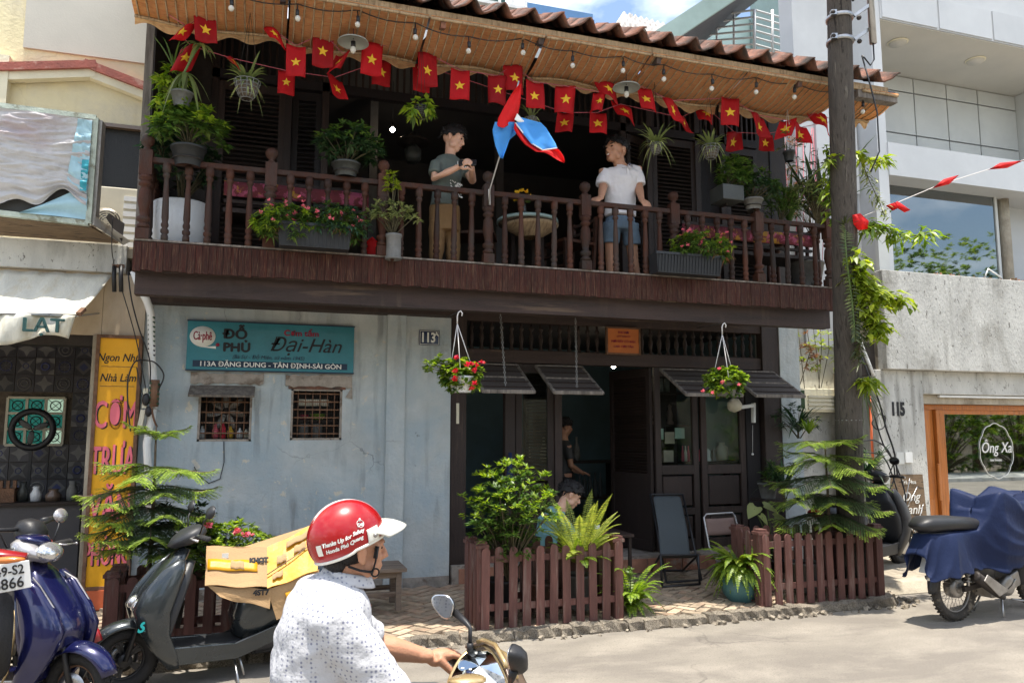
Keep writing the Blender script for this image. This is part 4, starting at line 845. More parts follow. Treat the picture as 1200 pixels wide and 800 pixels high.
for i in range(3):
 for j in range(3):
  x, z = wx0+(wx1-wx0)*(i+.5)/3, wz0+(wz1-wz0)*(j+.5)/3; hw, hz = (wx1-wx0)/6-.012, (wz1-wz0)/6-.012
  m_ = MB(); m_.box(x-hw, x+hw, TYW-.012, TYW-.008, z-hz, z+hz); m_.build('pane', 'pane_lit_white' if i == 2 and j != 1 else 'pane_lit_green', w)
  m_ = MB(); m_.torus((x, TYW-.018, z), min(hw, hz)*.7, .006, (0, 1, 0), 12, 4); m_.bar((x-hw, TYW-.018, z-hz), (x+hw, TYW-.018, z+hz), .006); m_.bar((x-hw, TYW-.018, z+hz), (x+hw, TYW-.018, z-hz), .006); m_.build('tracery', 'iron_dark', w)
fc = P(38, 503, 9.7); t = thing('round_wall_fan', 'black round fan ring hanging before the green glass window', 'fan', fc); m_ = MB(); m_.torus(fc, .20, .035, (0, 1, 0)); m_.build('ring', 'black_plastic', t)
m_ = MB()
for k in range(3): a = k*2.1+.4; m_.ball(fc+V(.09*math.cos(a), 0, .09*math.sin(a)), (.09, .006, .035), 8, Matrix.Rotation(-a, 3, 'Y'))
m_.build('blade', 'pot_smoke', t)
m_ = MB(); m_.box(fc.x-.015, fc.x+.015, fc.y-.01, fc.y+.01, .9, fc.z-.2); m_.build('stem', 'black_plastic', t)
# counter and clutter inside
ct = thing('shop_counter', 'dark counter deep inside the tiled shop', 'counter', (-2.6, 9.2, .12)); qbox(ct, 'body', 'interior_dark', -4.2, -1.75, 9.1, 9.6, .12, .95); qbox(ct, 'top', 'dark_wood', -4.22, -1.72, 9.05, 9.62, .95, .98)
clut = [(6, 590, 'rust', .10, .13, 'orange brown crate at the left end of the shop counter', 'crate'), (26, 585, 'pot_smoke', .05, .2, 'tall grey jar beside the orange crate on the counter', 'jar'), (42, 580, 'white_ceramic', .05, .15, 'pale pot on the shop counter', 'pot'), (62, 588, 'brown_plastic', .07, .12, 'brown pot right of the pale pot on the counter', 'pot'), (84, 584, 'net_grey', .05, .2, 'grey bottle at the right end of the counter', 'bottle')]
for px, py, mt, r_, h, lab, cat in clut:
 c = P(px, py, 9.25); m_ = MB()
 if cat == 'crate': m_.box(c.x-.1, c.x+.1, 9.15, 9.3, .98, 1.12); [m_.box(c.x-.1+.06*k, c.x-.07+.06*k, 9.16, 9.19, 1.12, 1.2) for k in range(4)]
 else: m_.lathe([(r_, 0), (r_*1.1, h*.5), (r_*.6, h*.8), (r_*.7, h)], (c.x, 9.25, .98), 12)
 tag(m_.build(cat.replace(' ', '_'), mt), lab, cat)
# air conditioner on the slab
def aircon(x0, x1, y, z0, z1, lab, par=None):
 t = thing('air_conditioner', lab, 'air conditioner', ((x0+x1)/2, y+.15, z0)); qbox(t, 'casing', 'ivory_plastic', x0, x1, y, y+.3, z0, z1, .012)
 xc = x0+(x1-x0)*.34; r_ = min((x1-x0)*.3, (z1-z0)*.44)
 m_ = MB(); m_.lathe([(r_*.98, 0), (r_*.98, .004)], (xc, y-.001, (z0+z1)/2), 20, axis=(0, -1, 0)); m_.build('fan_recess', 'dirty_alu', t)
 m_ = MB()
 for k in range(1, 7): m_.torus((xc, y-.010, (z0+z1)/2), r_*k/6.2, .0035, (0, 1, 0), 24, 4)
 for k in range(8): a = k*PI/4; m_.bar((xc, y-.011, (z0+z1)/2), (xc+r_*math.cos(a), y-.011, (z0+z1)/2+r_*math.sin(a)), .005)
 m_.build('fan_grille', 'ivory_plastic', t)
 for k in range(7): z = z0+(z1-z0)*(.15+.11*k); qbox(t, 'louvre', 'white_paint', x0+(x1-x0)*.66, x1-.03, y-.012, y-.001, z, z+(z1-z0)*.07)
 return t
a, b = P(104, 266, 8.5), P(166, 222, 8.5); aircon(a.x, b.x, 8.5, 3.45, b.z, 'cream outdoor air conditioner wedged beside the torn billboard')
# yellow vertical sign
sx0, sx1, sz0, sz1, sy = -1.49, -1.10, .27, 2.60, 8.0
t = thing('vertical_sign', 'tall yellow vertical sign with pink capitals and brown frame left of the blue wall', 'sign', (-1.3, 8.0, .2))
qbox(t, 'board', 'sign_yellow', sx0+.03, sx1-.03, sy, sy+.02, sz0+.03, sz1-.03)
for a in ((sx0, sx0+.03, sz0, sz1), (sx1-.03, sx1, sz0, sz1), (sx0+.03, sx1-.03, sz0, sz0+.03), (sx0+.03, sx1-.03, sz1-.03, sz1)): qbox(t, 'frame', 'rust', a[0], a[1], sy-.02, sy+.04, a[2], a[3])
qbox(t, 'side_strip', 'old_concrete', sx0-.035, sx0-.002, sy-.0, sy+.1, .2, sz1)
xc = (sx0+sx1)/2+.0
text('lettering', 'Ngon Như', .105, (xc, sy-.002, 2.385), t, 'print_black', shear=.25, bold=.001, sx=.80); text('lettering', 'Nhà Làm', .105, (xc, sy-.002, 2.195), t, 'print_black', shear=.25, bold=.001, sx=.80)
for z in (2.30, 2.115): qbox(t, 'underline', 'rust', sx0+.05, sx1-.05, sy-.003, sy-.0005, z, z+.005)
def big(s, z, size, sx=.62):
 text('lettering', s, size, (xc+.010, sy-.004, z-.008), t, 'print_black', bold=.0035, sx=sx); text('lettering', s, size, (xc, sy-.008, z), t, 'sign_pink', bold=.003, sx=sx)
big('CƠM', 1.84, .36, .46); big('TRƯA', 1.42, .36, .40); big('VĂN', 1.00, .34, .50); big('PHÒNG', .58, .30, .36)
qbox(None or t, 'base', 'pipe_orange', sx0-.03, sx1+.02, 7.96, 8.12, .1, .268)
# billboard with torn tarpaulin
bb = thing('billboard', 'large tilted billboard frame covered with torn crumpled white tarpaulin', 'billboard', (-2.5, 7.5, 3.5))
A, B, C_, D = P(-60, 117, 7.45), P(113, 139, 7.50), P(104, 262, 7.60), P(-60, 243, 7.60)
def bil(u, v): return A.lerp(B, u).lerp(D.lerp(C_, u), v)
for p_, q_ in ((A, B), (B, C_), (D, C_), (A, D)): m_ = MB(); m_.bar(p_, q_, .045, .06, up=(0, 1, 0)); m_.build('frame_bar', 'frame_green_white', bb)
m_ = MB(); m_.bar(B+V(.03, .09, 0), C_+V(.03, .09, 0), .16, .035, up=(1, 0, 0)); m_.build('frame_side', 'dirty_alu', bb)
nn = Vector((0, -1, 0))
from mathutils import noise as NZ
def ridge(u, v):
 f = 0
 for k, (su, sv, am) in enumerate(((1.6, 7, 1), (3.5, 17, .55), (8, 38, .3), (20, 60, .15))): w_ = v+.25*(1-u)*(v-.5)+.10*NZ.noise(Vector((u*2, v*2, k*3.))); f += am*(1-abs(NZ.noise(Vector((u*su, w_*sv, k*7.3))))*3)
 return f*.020
def tarp(u, v):
 uu = .02+.96*u; vtop = .03; vbot = .90+.03*math.sin(u*9)+.02*math.sin(u*23)-.22*math.exp(-((u-.84)/.13)**2)
 p_ = bil(uu, vtop+(.88-vtop)*v+(vbot-.88)*v**5); return p_+nn*(.035+ridge(uu, v))
m_ = MB(); m_.grid(tarp, 90, 90); m_.build('tarpaulin', 'tarp_white', bb)
m_ = MB(); m_.grid(lambda u, v: bil(.88+.10*u-.05*v*(1-u), .04+(.60+.1*u)*v)+nn*(.040+ridge(.8+.18*u, v)+.004), 14, 30); m_.build('blue_strip', 'tarp_blue', bb)
m_ = MB(); m_.grid(lambda u, v: bil(.93+.05*u+.0*v, .42+.30*v)+nn*(.055+ridge(.9+.1*u, v)+.008), 6, 16); m_.build('teal_strip', 'tarp_teal', bb)
m_ = MB(); a_, b_, c_ = bil(.50, .985)+nn*.03, bil(.985, .97)+nn*.03, bil(.985, .64)+nn*.04
m_.grid(lambda u, v: a_.lerp(b_, u).lerp(a_.lerp(c_, u), v)+nn*.02*math.sin(v*9+u*4), 12, 8); m_.build('hanging_corner', 'tarp_blue', bb)
m_ = MB(); m_.add([bil(0, 0)+V(0, .05, 0), bil(1, 0)+V(0, .05, 0), bil(1, 1)+V(0, .05, 0), bil(0, 1)+V(0, .05, 0)], [(0, 1, 2, 3)]); mod_solid(m_.build('back_sheet', 'louvre_dark', bb), .01)
m_ = MB(); m_.add([D+V(0, .03, -.02), C_+V(.02, .03, -.02), Vector((-1.36, 8.0, 3.49)), Vector((-3.0, 8.0, 3.49))], [(0, 1, 2, 3)]); mod_solid(m_.build('underside', 'ply_brown', bb), .02)
m_ = MB(); m_.add([C_+V(.04, 0, .08), C_+V(.04, .0, -.01), Vector((-1.32, 8.0, 3.47)), Vector((-1.25, 7.95, 3.50))], [(0, 1, 2, 3)]); mod_solid(m_.build('bent_flashing', 'zinc_sheet', bb), .012)
m_ = MB(); m_.add([P(128, 250, 7.9), P(146, 262, 7.9), P(143, 284, 7.9), P(124, 255, 7.9)], [(0, 1, 2, 3)]); mod_solid(m_.build('bent_flashing', 'iron_dark', bb), .012)
# canvas awning
aw = thing('canvas_awning', 'sun bleached canvas awning with drooping silvery valance over the shop front', 'awning', (-2.4, 7.7, 2.9))
p0_, p1_, p2_, p3_ = P(-150, 310, 8.0), P(131, 322, 8.0), P(89, 370, 7.25), P(-150, 362, 7.25)
m_ = MB(); m_.grid(lambda u, v: p0_.lerp(p1_, u).lerp(p3_.lerp(p2_, u), v)+V(0, 0, -.04*math.sin(PI*v)*(1+.3*math.sin(u*30))+.006*math.sin(u*60)), 60, 10); mod_solid(m_.build('canvas', 'awning_canvas', aw), .004)
m_ = MB(); m_.tube([p3_, p2_], .014, 8); m_.build('front_bar', 'steel', aw)
def val(u, v): p_ = p3_.lerp(p2_, u); drop = .22+.05*math.sin(u*11+1)+.10*max(0, u-.75)*0; return p_+V(-.05*v*u, .03*math.sin(u*24+v*2)+.015*math.sin(u*57), -drop*v)
m_ = MB(); m_.grid(val, 70, 6); mod_solid(m_.build('valance', 'awning_canvas', aw), .004)
c = P(57, 382, 7.20); text('lettering', 'LẠT', .16, c+V(-.04, 0, 0), aw, 'door_green', bold=.003, sx=1.1, extrude=.012)
m_ = MB(); m_.bar(P(92, 368, 7.22), P(98, 362, 7.3), .04, .03); m_.build('bracket', 'rust', aw)
m_ = MB(); m_.bar(p2_+V(.01, 0, 0), V(p2_.x+.03, 8.0, 2.8), .015); m_.build('arm', 'steel', aw)
# insulators, wrapped conduit, loose wires by the corner
t = thing('cable_clamp', 'black cable clamp hanging on the wall corner beside the balcony', 'cable clamp', P(139, 330, 7.9)); m_ = MB()
for dx in (-4, 4): a, b = P(138+dx, 312, 7.9), P(138+dx, 342, 7.9); m_.tube([a, a.lerp(b, .4)+V(0, -.02, 0), b], .02, 8)
m_.build('clamp', 'black_plastic', t); m_ = MB(); m_.bar(P(132, 312, 7.92), P(146, 312, 7.92), .03); m_.build('bracket', 'rust', t)
pp = thing('wrapped_conduit', 'grey white conduit wrapped with green printed tape running down the wall corner', 'pipe', P(179, 470, 7.95))
pts = [P(157, 318, 7.85), P(163, 335, 7.85), P(172, 352, 7.9), P(177, 368, 7.95), P(178, 420, 7.95), P(181, 470, 7.95), P(172, 520, 7.95), P(176, 600, 7.97)]
m_ = MB(); m_.tube(pts, .036, 10); m_.build('pipe', 'white_paint', pp)
for k in range(9): y = 370+k*5.5; m_ = MB(); m_.tube([P(178, y, 7.95)+V(-.03, -.022, 0), P(178, y+1.5, 7.95)+V(.03, -.022, -.01)], .010, 5); m_.build('printed_band', 'leaf_blue' if k < 6 else 'blue_pearl', pp)
m_ = MB(); c = P(182, 445, 7.88); m_.tube([c, c+V(0, 0, -.25)], .04, 10); m_.build('joint_sleeve', 'rust', pp)
for k in range(5): m_ = MB(); m_.tube([c+V(-.045, -.02, -.03-.045*k), c+V(.045, -.02, -.045-.045*k)], .012, 5); m_.build('printed_band', 'leaf_blue', pp)
m_ = MB(); m_.bar(P(171, 455, 7.9), P(169, 478, 7.9), .05, .04); m_.bar(P(168, 480, 7.9), P(163, 505, 7.9), .05, .04); m_.build('junction', 'ivory_plastic', pp)
m_ = MB(); m_.ball(P(171, 468, 7.86), (.035, .03, .06)); m_.ball(P(174, 482, 7.86), (.03, .03, .05)); m_.build('connector', 'black_plastic', pp)
def cable(pxs, r_, lab, mt='black_plastic', grp='loose cables at the house corners', nm='cable'):
 pts = [P(*p_) for p_ in pxs]; sm_ = []
 for i in range(len(pts)-1):
  a, b = pts[i], pts[i+1]; pr = pts[max(0, i-1)]; nx = pts[min(len(pts)-1, i+2)]
  for k in range(6):
   s = k/6.; sm_.append(.5*((2*a)+(b-pr)*s+(2*pr-5*a+4*b-nx)*s*s+(-pr+3*a-3*b+nx)*s**3))
 sm_.append(pts[-1]); m_ = MB(); m_.tube(sm_, r_, 6); return tag(m_.build(nm, mt), lab, 'cable', grp)
cable([(143, 340, 7.9), (152, 370, 7.9), (160, 400, 7.9), (168, 440, 7.88), (173, 470, 7.88)], .005, 'thin cable slanting from the clamp across the top of the yellow sign')
cable([(150, 318, 7.9), (154, 350, 7.9), (163, 385, 7.9), (175, 420, 7.88), (176, 450, 7.86)], .007, 'thicker cable beside the wrapped conduit above the yellow sign')
cable([(170, 422, 7.9), (158, 424, 7.86), (150, 445, 7.84), (150, 478, 7.84), (153, 505, 7.84)], .007, 'cable bowing left over the word on the yellow sign')
cable([(160, 430, 7.86), (165, 455, 7.84), (171, 470, 7.84)], .005, 'short cable hanging over the right edge of the yellow sign')
cable([(170, 422, 7.9), (182, 425, 7.84), (192, 440, 7.84), (184, 460, 7.86), (176, 480, 7.86)], .007, 'black cable looping right over the blue wall edge')
cable([(176, 470, 7.86), (180, 490, 7.86), (184, 500, 7.9)], .010, 'short red brown cable end near the conduit joint', 'rust')
cable([(132, 255, 7.6), (131, 290, 7.7), (134, 312, 7.9)], .004, 'thin wire dangling from the billboard corner')
cable([(181, 478, 7.86), (188, 482, 7.9), (189, 482, 7.9)], .004, 'small wire tie sticking out over the blue wall', 'steel')
# ================================================================== RIGHT NEIGHBOUR, NUMBER 115
rb = thing('white_building', 'modern white panelled building with stained concrete parapet, house number 115', 'building', (9.5, 8.8, 0))
qbox(rb, 'parapet', 'stained_concrete', 7.95, 14, 8.2, 8.36, 2.53, 3.88, .008)
qbox(rb, 'parapet_side', 'old_concrete', 7.97, 8.10, 8.362, 9.2, 2.53, 3.86); qbox(rb, 'balcony_slab', 'old_concrete', 7.96, 14, 8.362, 9.2, 2.55, 2.7)
qbox(rb, 'pillar', 'stained_concrete', 7.86, 8.66, 8.32, 8.8, 0.0, 2.528, .01); qbox(rb, 'beam', 'stained_concrete', 8.662, 14, 8.34, 8.6, 2.21, 2.528, .008)
qbox(rb, 'shutter_box', 'old_concrete', 8.70, 14, 8.42, 8.6, 2.08, 2.205); qbox(rb, 'tube_lamp', 'white_paint', 9.0, 11, 8.37, 8.41, 2.17, 2.20)
text('numerals', '115', .24, (8.20, 8.315, 1.99), rb, 'print_black', bold=.012, sx=.66, extrude=.004)
qbox(rb, 'switch_box', 'white_paint', 8.26, 8.38, 8.29, 8.322, 1.28, 1.42); qbox(rb, 'grey_plate', 'grey_panel', 8.13, 8.255, 8.31, 8.324, 1.26, 1.42)  # second box is a flat grey plate left of the switch
m_ = MB(); pts = [(8.02, 1.13), (8.55, 1.12), (8.60, .2), (8.0, .2), (7.98, .8)]; m_.prism([(x, 8.318, z) for x, z in pts], (0, -.008, 0), (0, .004, 0)); m_.build('bare_patch', 'ply_brown', rb)
text('lettering', 'Trà Hoa', .075, (8.30, 8.306, 1.02), rb, 'print_white'); text('lettering', 'Ong\nXanh', .17, (8.32, 8.306, .74), rb, 'print_white', shear=.3); text('lettering', 'cà phê', .09, (8.36, 8.306, .42), rb, 'print_white', shear=.3)
# shop front
sf = thing('glazed_facade', 'orange varnished timber shop front with white script on dark reflecting glass', 'shop front', (9.8, 8.55, .3))
def fr(x0, x1, z0, z1, y=8.52, t=.08, par=None): o = qbox(par or sf, 'frame', 'orange_wood', x0, x1, y, y+t, z0, z1, .006); return o
fr(8.67, 14, 2.0, 2.075); fr(8.84, 8.93, .3, 2.0, 8.50); fr(8.94, 9.03, .3, 2.0, 8.54); fr(9.04, 9.19, .3, 2.0, 8.49); fr(9.19, 14, .3, .42); fr(9.19, 14, 1.94, 2.0, 8.54)
qbox(sf, 'handle', 'orange_wood', 8.95, 8.99, 8.42, 8.46, .75, 1.25, .01)
qbox(sf, 'pane', 'pane_shop', 8.68, 8.84, 8.55, 8.556, .3, 2.0); qbox(sf, 'pane', 'pane_shop', 9.19, 12.5, 8.56, 8.566, .42, 1.94)
m_ = MB(); pts = []; c = P(1168, 528, 8.55); n_ = 120
for k in range(n_):
 a = 2*PI*k/n_; r_ = 1+.05*abs(math.sin(a*5)); pts.append((c.x+.31*r_*math.cos(a), 8.55, c.z+.38*r_*math.sin(a)))
m_.tube(pts, .006, 4, closed=True); m_.build('scalloped_outline', 'print_white', sf)
text('lettering', 'Ông Xa', .22, (c.x-.0, 8.553, c.z+.04), sf, 'print_white', shear=.25, sx=.85); text('lettering', 'tea house', .055, (c.x-.02, 8.553, c.z-.13), sf, 'print_white')
qbox(rb, 'room_wall', 'interior_dark', 8.7, 14, 11, 11.1, .2, 2.6); qbox(rb, 'room_floor', 'tile_floor', 8.7, 14, 8.6, 11, .2, .28); qbox(rb, 'room_ceiling', 'interior_dark', 8.6, 14, 8.62, 11, 2.5, 2.56); qbox(rb, 'room_wall', 'interior_dark', 8.66, 8.7, 8.6, 11, .3, 2.5)
t = thing('cafe_table', 'pale cafe table seen dimly behind the shop glass', 'table', (10.0, 9.4, .28)); qbox(t, 'top', 'bench_wood', 9.7, 10.4, 9.1, 9.7, .95, .99); [qbox(t, 'leg', 'bench_wood', x, x+.04, y, y+.04, .28, .95) for x in (9.72, 10.34) for y in (9.12, 9.62)]
# upper volumes
YR = 9.0
def pxz(px, py, y=YR): p_ = P(px, py, y); return p_.x, p_.z
xL, xP = pxz(930, 60)[0], P(1034, 100, 8.6).x
qbox(rb, 'facade_panel', 'white_panel', xL, P(1000, 100, YR).x, YR, YR+.3, 2.9, 12); qbox(rb, 'facade_panel', 'white_panel', P(1000, 100, YR).x+.01, P(1019, 100, YR).x, YR-.04, YR+.3, 2.9, 12)
qbox(rb, 'facade_panel', 'white_panel', P(951, 100, YR).x, P(998, 100, YR).x, YR-.05, YR-.002, 5.2, 6.6)
qbox(rb, 'pillar', 'white_panel', P(1018, 100, 8.7).x, xP+.02, 8.6, 9.3, 2.9, 12); qbox(rb, 'downpipe_recess', 'grey_panel', P(1017, 300, 8.75).x, P(1029, 300, 8.75).x, 8.54, 8.6, 2.9, 5.0)
zs = P(1034, 23, 8.6).z; xw = xP+.02
qbox(rb, 'upper_band', 'white_panel', xw, 16, 8.58, 9.9, zs, zs+.95);
for k in range(3): qbox(rb, 'panel', 'white_panel', xw+.02+1.1*k, xw+1.08+1.1*k, 8.56, 8.58, zs+.02, zs+.5)
qbox(rb, 'upper_wall', 'white_panel', xw, P(1132, 20, 9.2).x, 9.2, 9.4, zs+.95, 12)
wn = qbox(rb, 'window', 'grey_panel', P(1132, 20, 9.0).x, 16, 9.0, 9.1, zs+.70, zs+.95)
for k in range(4): q_ = P(1133, 20, 9.2).x+k*1.15; qbox(wn, 'pane', 'pane_dark', q_+.02, q_+1.12, 9.22, 9.23, zs+.95, 12); qbox(wn, 'mullion', 'white_paint', q_+1.12, q_+1.15, 9.18, 9.24, zs+.95, 12)
qbox(rb, 'soffit', 'soffit_cream', xw, 16, 8.60, 10.3, zs-.015, zs-.003)
for k, px in enumerate((1052, 1143)):
 c = G(px, 50 if k == 0 else 71, zs-.02); t_ = thing('soffit_lamp', ['round flush ceiling lamp in the white soffit nearer the pole', 'round flush ceiling lamp in the white soffit farther right'][k], 'ceiling lamp', c, 'soffit lamps'); m_ = MB(); m_.lathe([(.12, -.035), (.14, 0)], c, 20); m_.build('glass', 'soffit_cream', t_); m_ = MB(); m_.lathe([(.15, -.012), (.155, 0)], c, 20); m_.build('ring', 'cream_trim', t_)
# recess back wall of big panels
bx0 = xw; bzb, bzt = P(1040, 172, 9.9).z-.9, zs-.02
rw = qbox(rb, 'recess_wall', 'eave_dark', bx0, 16, 10.0, 10.1, 4.3, bzt); xs = [bx0, P(1069, 100, 9.98).x, P(1107, 100, 9.98).x, P(1143, 100, 9.98).x, P(1187, 100, 9.98).x]
zz = [P(1060, 160, 9.98).z-.75, P(1060, 158, 9.98).z, P(1060, 109, 9.98).z, bzt]
for i in range(4):
 for j in range(3): qbox(rw, 'panel', 'grey_panel', xs[i]+.012, xs[i+1]-.012, 9.96, 9.998, zz[j]+.012, zz[j+1]-.012)
qbox(rb, 'side_return', 'grey_panel', xs[4], 16, 9.0, 10.0, 4.3, bzt)
# lower band and dark strip window
lz0, lz1 = P(1040, 205, 8.6).z, P(1040, 167, 8.6).z
qbox(rb, 'lower_band', 'stained_concrete' if False else 'white_panel', xw, 16, 8.58, 10.0, lz0, lz1); gx = P(1166, 260, 8.95).x
wn = qbox(rb, 'window', 'grey_panel', xw, 16, 9.0, 9.05, 2.7, 3.6); qbox(wn, 'pane', 'pane_dark', xw, gx, 8.95, 8.96, 3.5, lz0-.002); qbox(wn, 'mullion', 'grey_panel', gx, gx+.05, 8.93, 8.98, 3.5, lz0-.002)
qbox(rb, 'room_back', 'louvre_dark', xw, 16, 10.5, 10.6, 2.7, lz0); qbox(rb, 'curtain', 'soffit_cream', xw+.3, gx-.3, 9.6, 9.65, 4.05, lz0-.01)
m_ = MB(); m_.tube([(gx+.25, 9.0, 3.4), (gx+.25, 9.0, lz0)], .09, 12); m_.build('column', 'old_concrete', rb); qbox(rb, 'glass_brick_wall', 'white_panel', gx+.45, 16, 9.3, 9.4, 3.4, lz0)
for k in range(10): qbox(rb, 'glass_brick', 'pane_dark', gx+.40, gx+.55, 9.26, 9.30, 3.45+.13*k, 3.56+.13*k)
m_ = MB()
for k in range(40): x = U(8.9, 13); m_.obox((x, 8.28+U(-.05, .05), 3.89), (U(.02, .07), .04, U(.01, .03)), Euler((U(0, 3), U(0, 3), U(0, 3))).to_matrix())
m_.build('dry_leaves', 'leaf_dry', rb, kind='stuff')
m_ = MB(); m_.tube([P(1154, 325, 8.4), P(1158, 315, 8.4), P(1173, 325, 8.4)], .012, 5); m_.build('bent_wire', 'white_paint', rb)
# passage between the houses
pg = thing('passage_wall', 'weathered plaster wall of the narrow passage behind the utility pole', 'wall', (7.2, 9.1, 0))
qbox(pg, 'wall', 'stained_concrete', 6.46, 7.86, 9.05, 9.2, 0, 3.3); qbox(pg, 'upper_wall', 'white_panel', 6.46, P(1000, 250, 9.3).x, 9.25, 9.4, 3.3, 6.2)
qbox(pg, 'door', 'door_green', 6.50, 7.15, 9.02, 9.05, .1, 1.9); qbox(pg, 'door', 'door_green', P(1008, 540, 8.7).x, P(1023, 540, 8.7).x, 8.68, 8.72, .1, P(1015, 478, 8.7).z)
qbox(pg, 'side_wall', 'old_concrete', P(1000, 540, 8.5).x, 7.86, 8.74, 8.8, .1, 2.5); qbox(pg, 'gate_box', 'iron_dark', P(1016, 410, 8.4).x-.15, 7.94, 8.4, 8.7, 2.45, 2.9)
m_ = MB(); a, b = P(1027, 575, 8.45), P(1024, 462, 8.45); m_.tube([V(a.x, 8.45, .1), V(a.x, 8.45, b.z)], .04, 10); tag(m_.build('orange_pipe', 'pipe_orange'), 'orange downpipe standing left of the 115 pillar', 'pipe')
m_ = MB(); m_.tube([P(1002, 380, 8.3), P(1010, 405, 8.3), P(1018, 425, 8.3), P(1024, 440, 8.3)], .022, 8); tag(m_.build('bent_conduit', 'white_paint'), 'pale bent conduit beneath the leaves right of the pole', 'pipe')
a, b = P(926, 478, 8.9), P(988, 456, 8.9); t = thing('air_conditioner', 'beige louvred air conditioner on the passage wall behind the pole', 'air conditioner', ((a.x+b.x)/2, 8.9, a.z))
qbox(t, 'casing', 'cream_trim', a.x, b.x, 8.85, 9.04, a.z-.05, b.z, .01); qbox(t, 'control_window', 'leaf_dark', a.x+.05, a.x+.2, 8.84, 8.85, a.z, b.z-.03)
for k in range(4): qbox(t, 'louvre', 'ivory_plastic', a.x+.25, b.x-.02, 8.825, 8.849, a.z-.02+.055*k, a.z+.012+.055*k)
t = thing('electric_meter', 'small dark electric meter box on the blue wall end', 'meter box', P(920, 470, 8.5)); a, b = P(916, 480, 8.5), P(928, 458, 8.5); qbox(t, 'box', 'rust', a.x, b.x, 8.45, 8.55, a.z, b.z); qbox(t, 'dial', 'print_white', a.x+.02, b.x-.03, 8.44, 8.45, a.z+.04, a.z+.1)
cable([(1003, 400, 8.1), (1018, 440, 8.0), (1030, 470, 8.0), (1038, 500, 8.0), (1048, 530, 8.0), (1052, 560, 8.0)], .012, 'thick black cable running down beside the house number 115')
cable([(1024, 485, 8.0), (1035, 520, 8.0), (1050, 545, 8.0), (1060, 575, 8.0), (1062, 600, 8.0)], .010, 'second black cable curving past the number 115 pillar')
cable([(1030, 485, 8.0), (1022, 495, 8.0), (1028, 503, 8.0), (1036, 500, 8.0), (1037, 488, 8.0), (1030, 485, 8.0)], .008, 'small coil of black cable below the meter hook')
cable([(1005, 518, 8.0), (1025, 516, 8.0), (1042, 530, 8.0), (1048, 560, 8.0), (1030, 590, 8.0), (1010, 600, 8.0)], .010, 'big loop of black cable behind the parked scooter')
cable([(1012, 530, 7.9), (1035, 535, 7.9), (1050, 570, 7.9), (1058, 610, 7.9), (1045, 640, 7.9)], .009, 'lower loop of black cable behind the parked scooter')
cable([(1006, 545, 7.9), (1028, 560, 7.9), (1040, 590, 7.9), (1036, 620, 7.9)], .008, 'innermost loop of black cable behind the parked scooter')
for k, (a_, b_) in enumerate((((1060, 600), (1075, 570)), ((1068, 640), (1082, 590)), ((1052, 640), (1066, 560)))): cable([(a_[0], a_[1], 8.1), ((a_[0]+b_[0])/2, (a_[1]+b_[1])/2, 8.05), (b_[0], b_[1], 8.1)], .006, ['leftmost', 'rightmost', 'middle'][k]+' thin grey stick leaning on the bare plaster patch', 'steel', 'thin sticks leaning by the pillar', 'thin_stick')
# ================================================================== BEHIND THE ROOF
def far(nm, lab, cat='building'): return thing(nm, lab, cat, (5, 14, 0))
f1 = far('far_house', 'grey far house with white railing and teal window above the tiles'); a = P(480, -20, 15); b = P(617, 14, 15); qbox(f1, 'wall', 'white_panel', a.x, b.x, 15, 19, 0, b.z); qbox(f1, 'window', 'door_green', a.x, b.x-.3, 15.6, 15.7, b.z, b.z+1.5)
for k in range(9): x = b.x-.05-.3*k; qbox(f1, 'railing', 'white_paint', x, x+.05, 14.95, 15, b.z+.02, b.z+1)
qbox(f1, 'railing', 'white_paint', a.x, b.x, 14.93, 15.02, b.z, b.z+.07)
f2 = far('blue_roofed_house', 'low far house with bright blue sheet roof'); a = P(617, 22, 18); b = P(695, 34, 18); m_ = MB(); z0 = b.z
qbox(f2, 'wall', 'grey_panel', a.x, b.x, 18, 22, 0, z0-.2)
for k in range(3): qbox(f2, 'roof_sheet', 'roof_blue', a.x, b.x, 17.8+.1*k, 22, z0-.2+.22*k, z0-.02+.22*k)
f3 = far('sheet_metal_shed', 'small roof shed of corrugated grey sheet metal against the sky', 'shed'); a, b = P(730, 15, 13.0), P(792, 32, 13.0); c, d = P(718, 34, 10.8), P(770, 50, 10.8)
def sh_(u, v): p_ = a.lerp(b, u).lerp(c.lerp(d, u), v); return p_+V(0, 0, .03*math.sin(u*60))
m_ = MB(); m_.grid(sh_, 80, 2); mod_solid(m_.build('corrugated_roof', 'zinc_sheet', f3), .01)
for p_ in ((738, 16), (785, 30)): q_ = P(p_[0], p_[1], 12.8); qbox(f3, 'post', 'white_paint', q_.x, q_.x+.07, 12.8, 12.87, q_.z-2.5, q_.z)
qbox(f3, 'wall', 'white_panel', c.x+.3, d.x, 12.9, 13.0, 4, c.z-.3)
f4 = far('green_grey_house', 'pale green house with long sloping roof edge and white balcony railing')
A_, B_ = P(768, 50, 11.0), P(850, -3, 9.6+1.2)
m_ = MB(); m_.bar(P(768, 50, 11), P(862, -12, 11), .3, .14, up=(0, 1, 0)); m_.build('roof_edge', 'aqua_panel', f4)
m_ = MB(); m_.add([P(775, 52, 11.1), P(868, -10, 11.1), P(900, -10, 14), P(812, 58, 14)], [(0, 1, 2, 3)]); mod_solid(m_.build('roof_soffit', 'eave_dark', f4), .04)
a, b = P(820, 50, 13.5), P(932, 75, 13.5); qbox(f4, 'balcony_wall', 'stained_concrete', a.x+.4, b.x+.4, 13.5, 13.7, 4, P(870, 48, 13.5).z-.25)
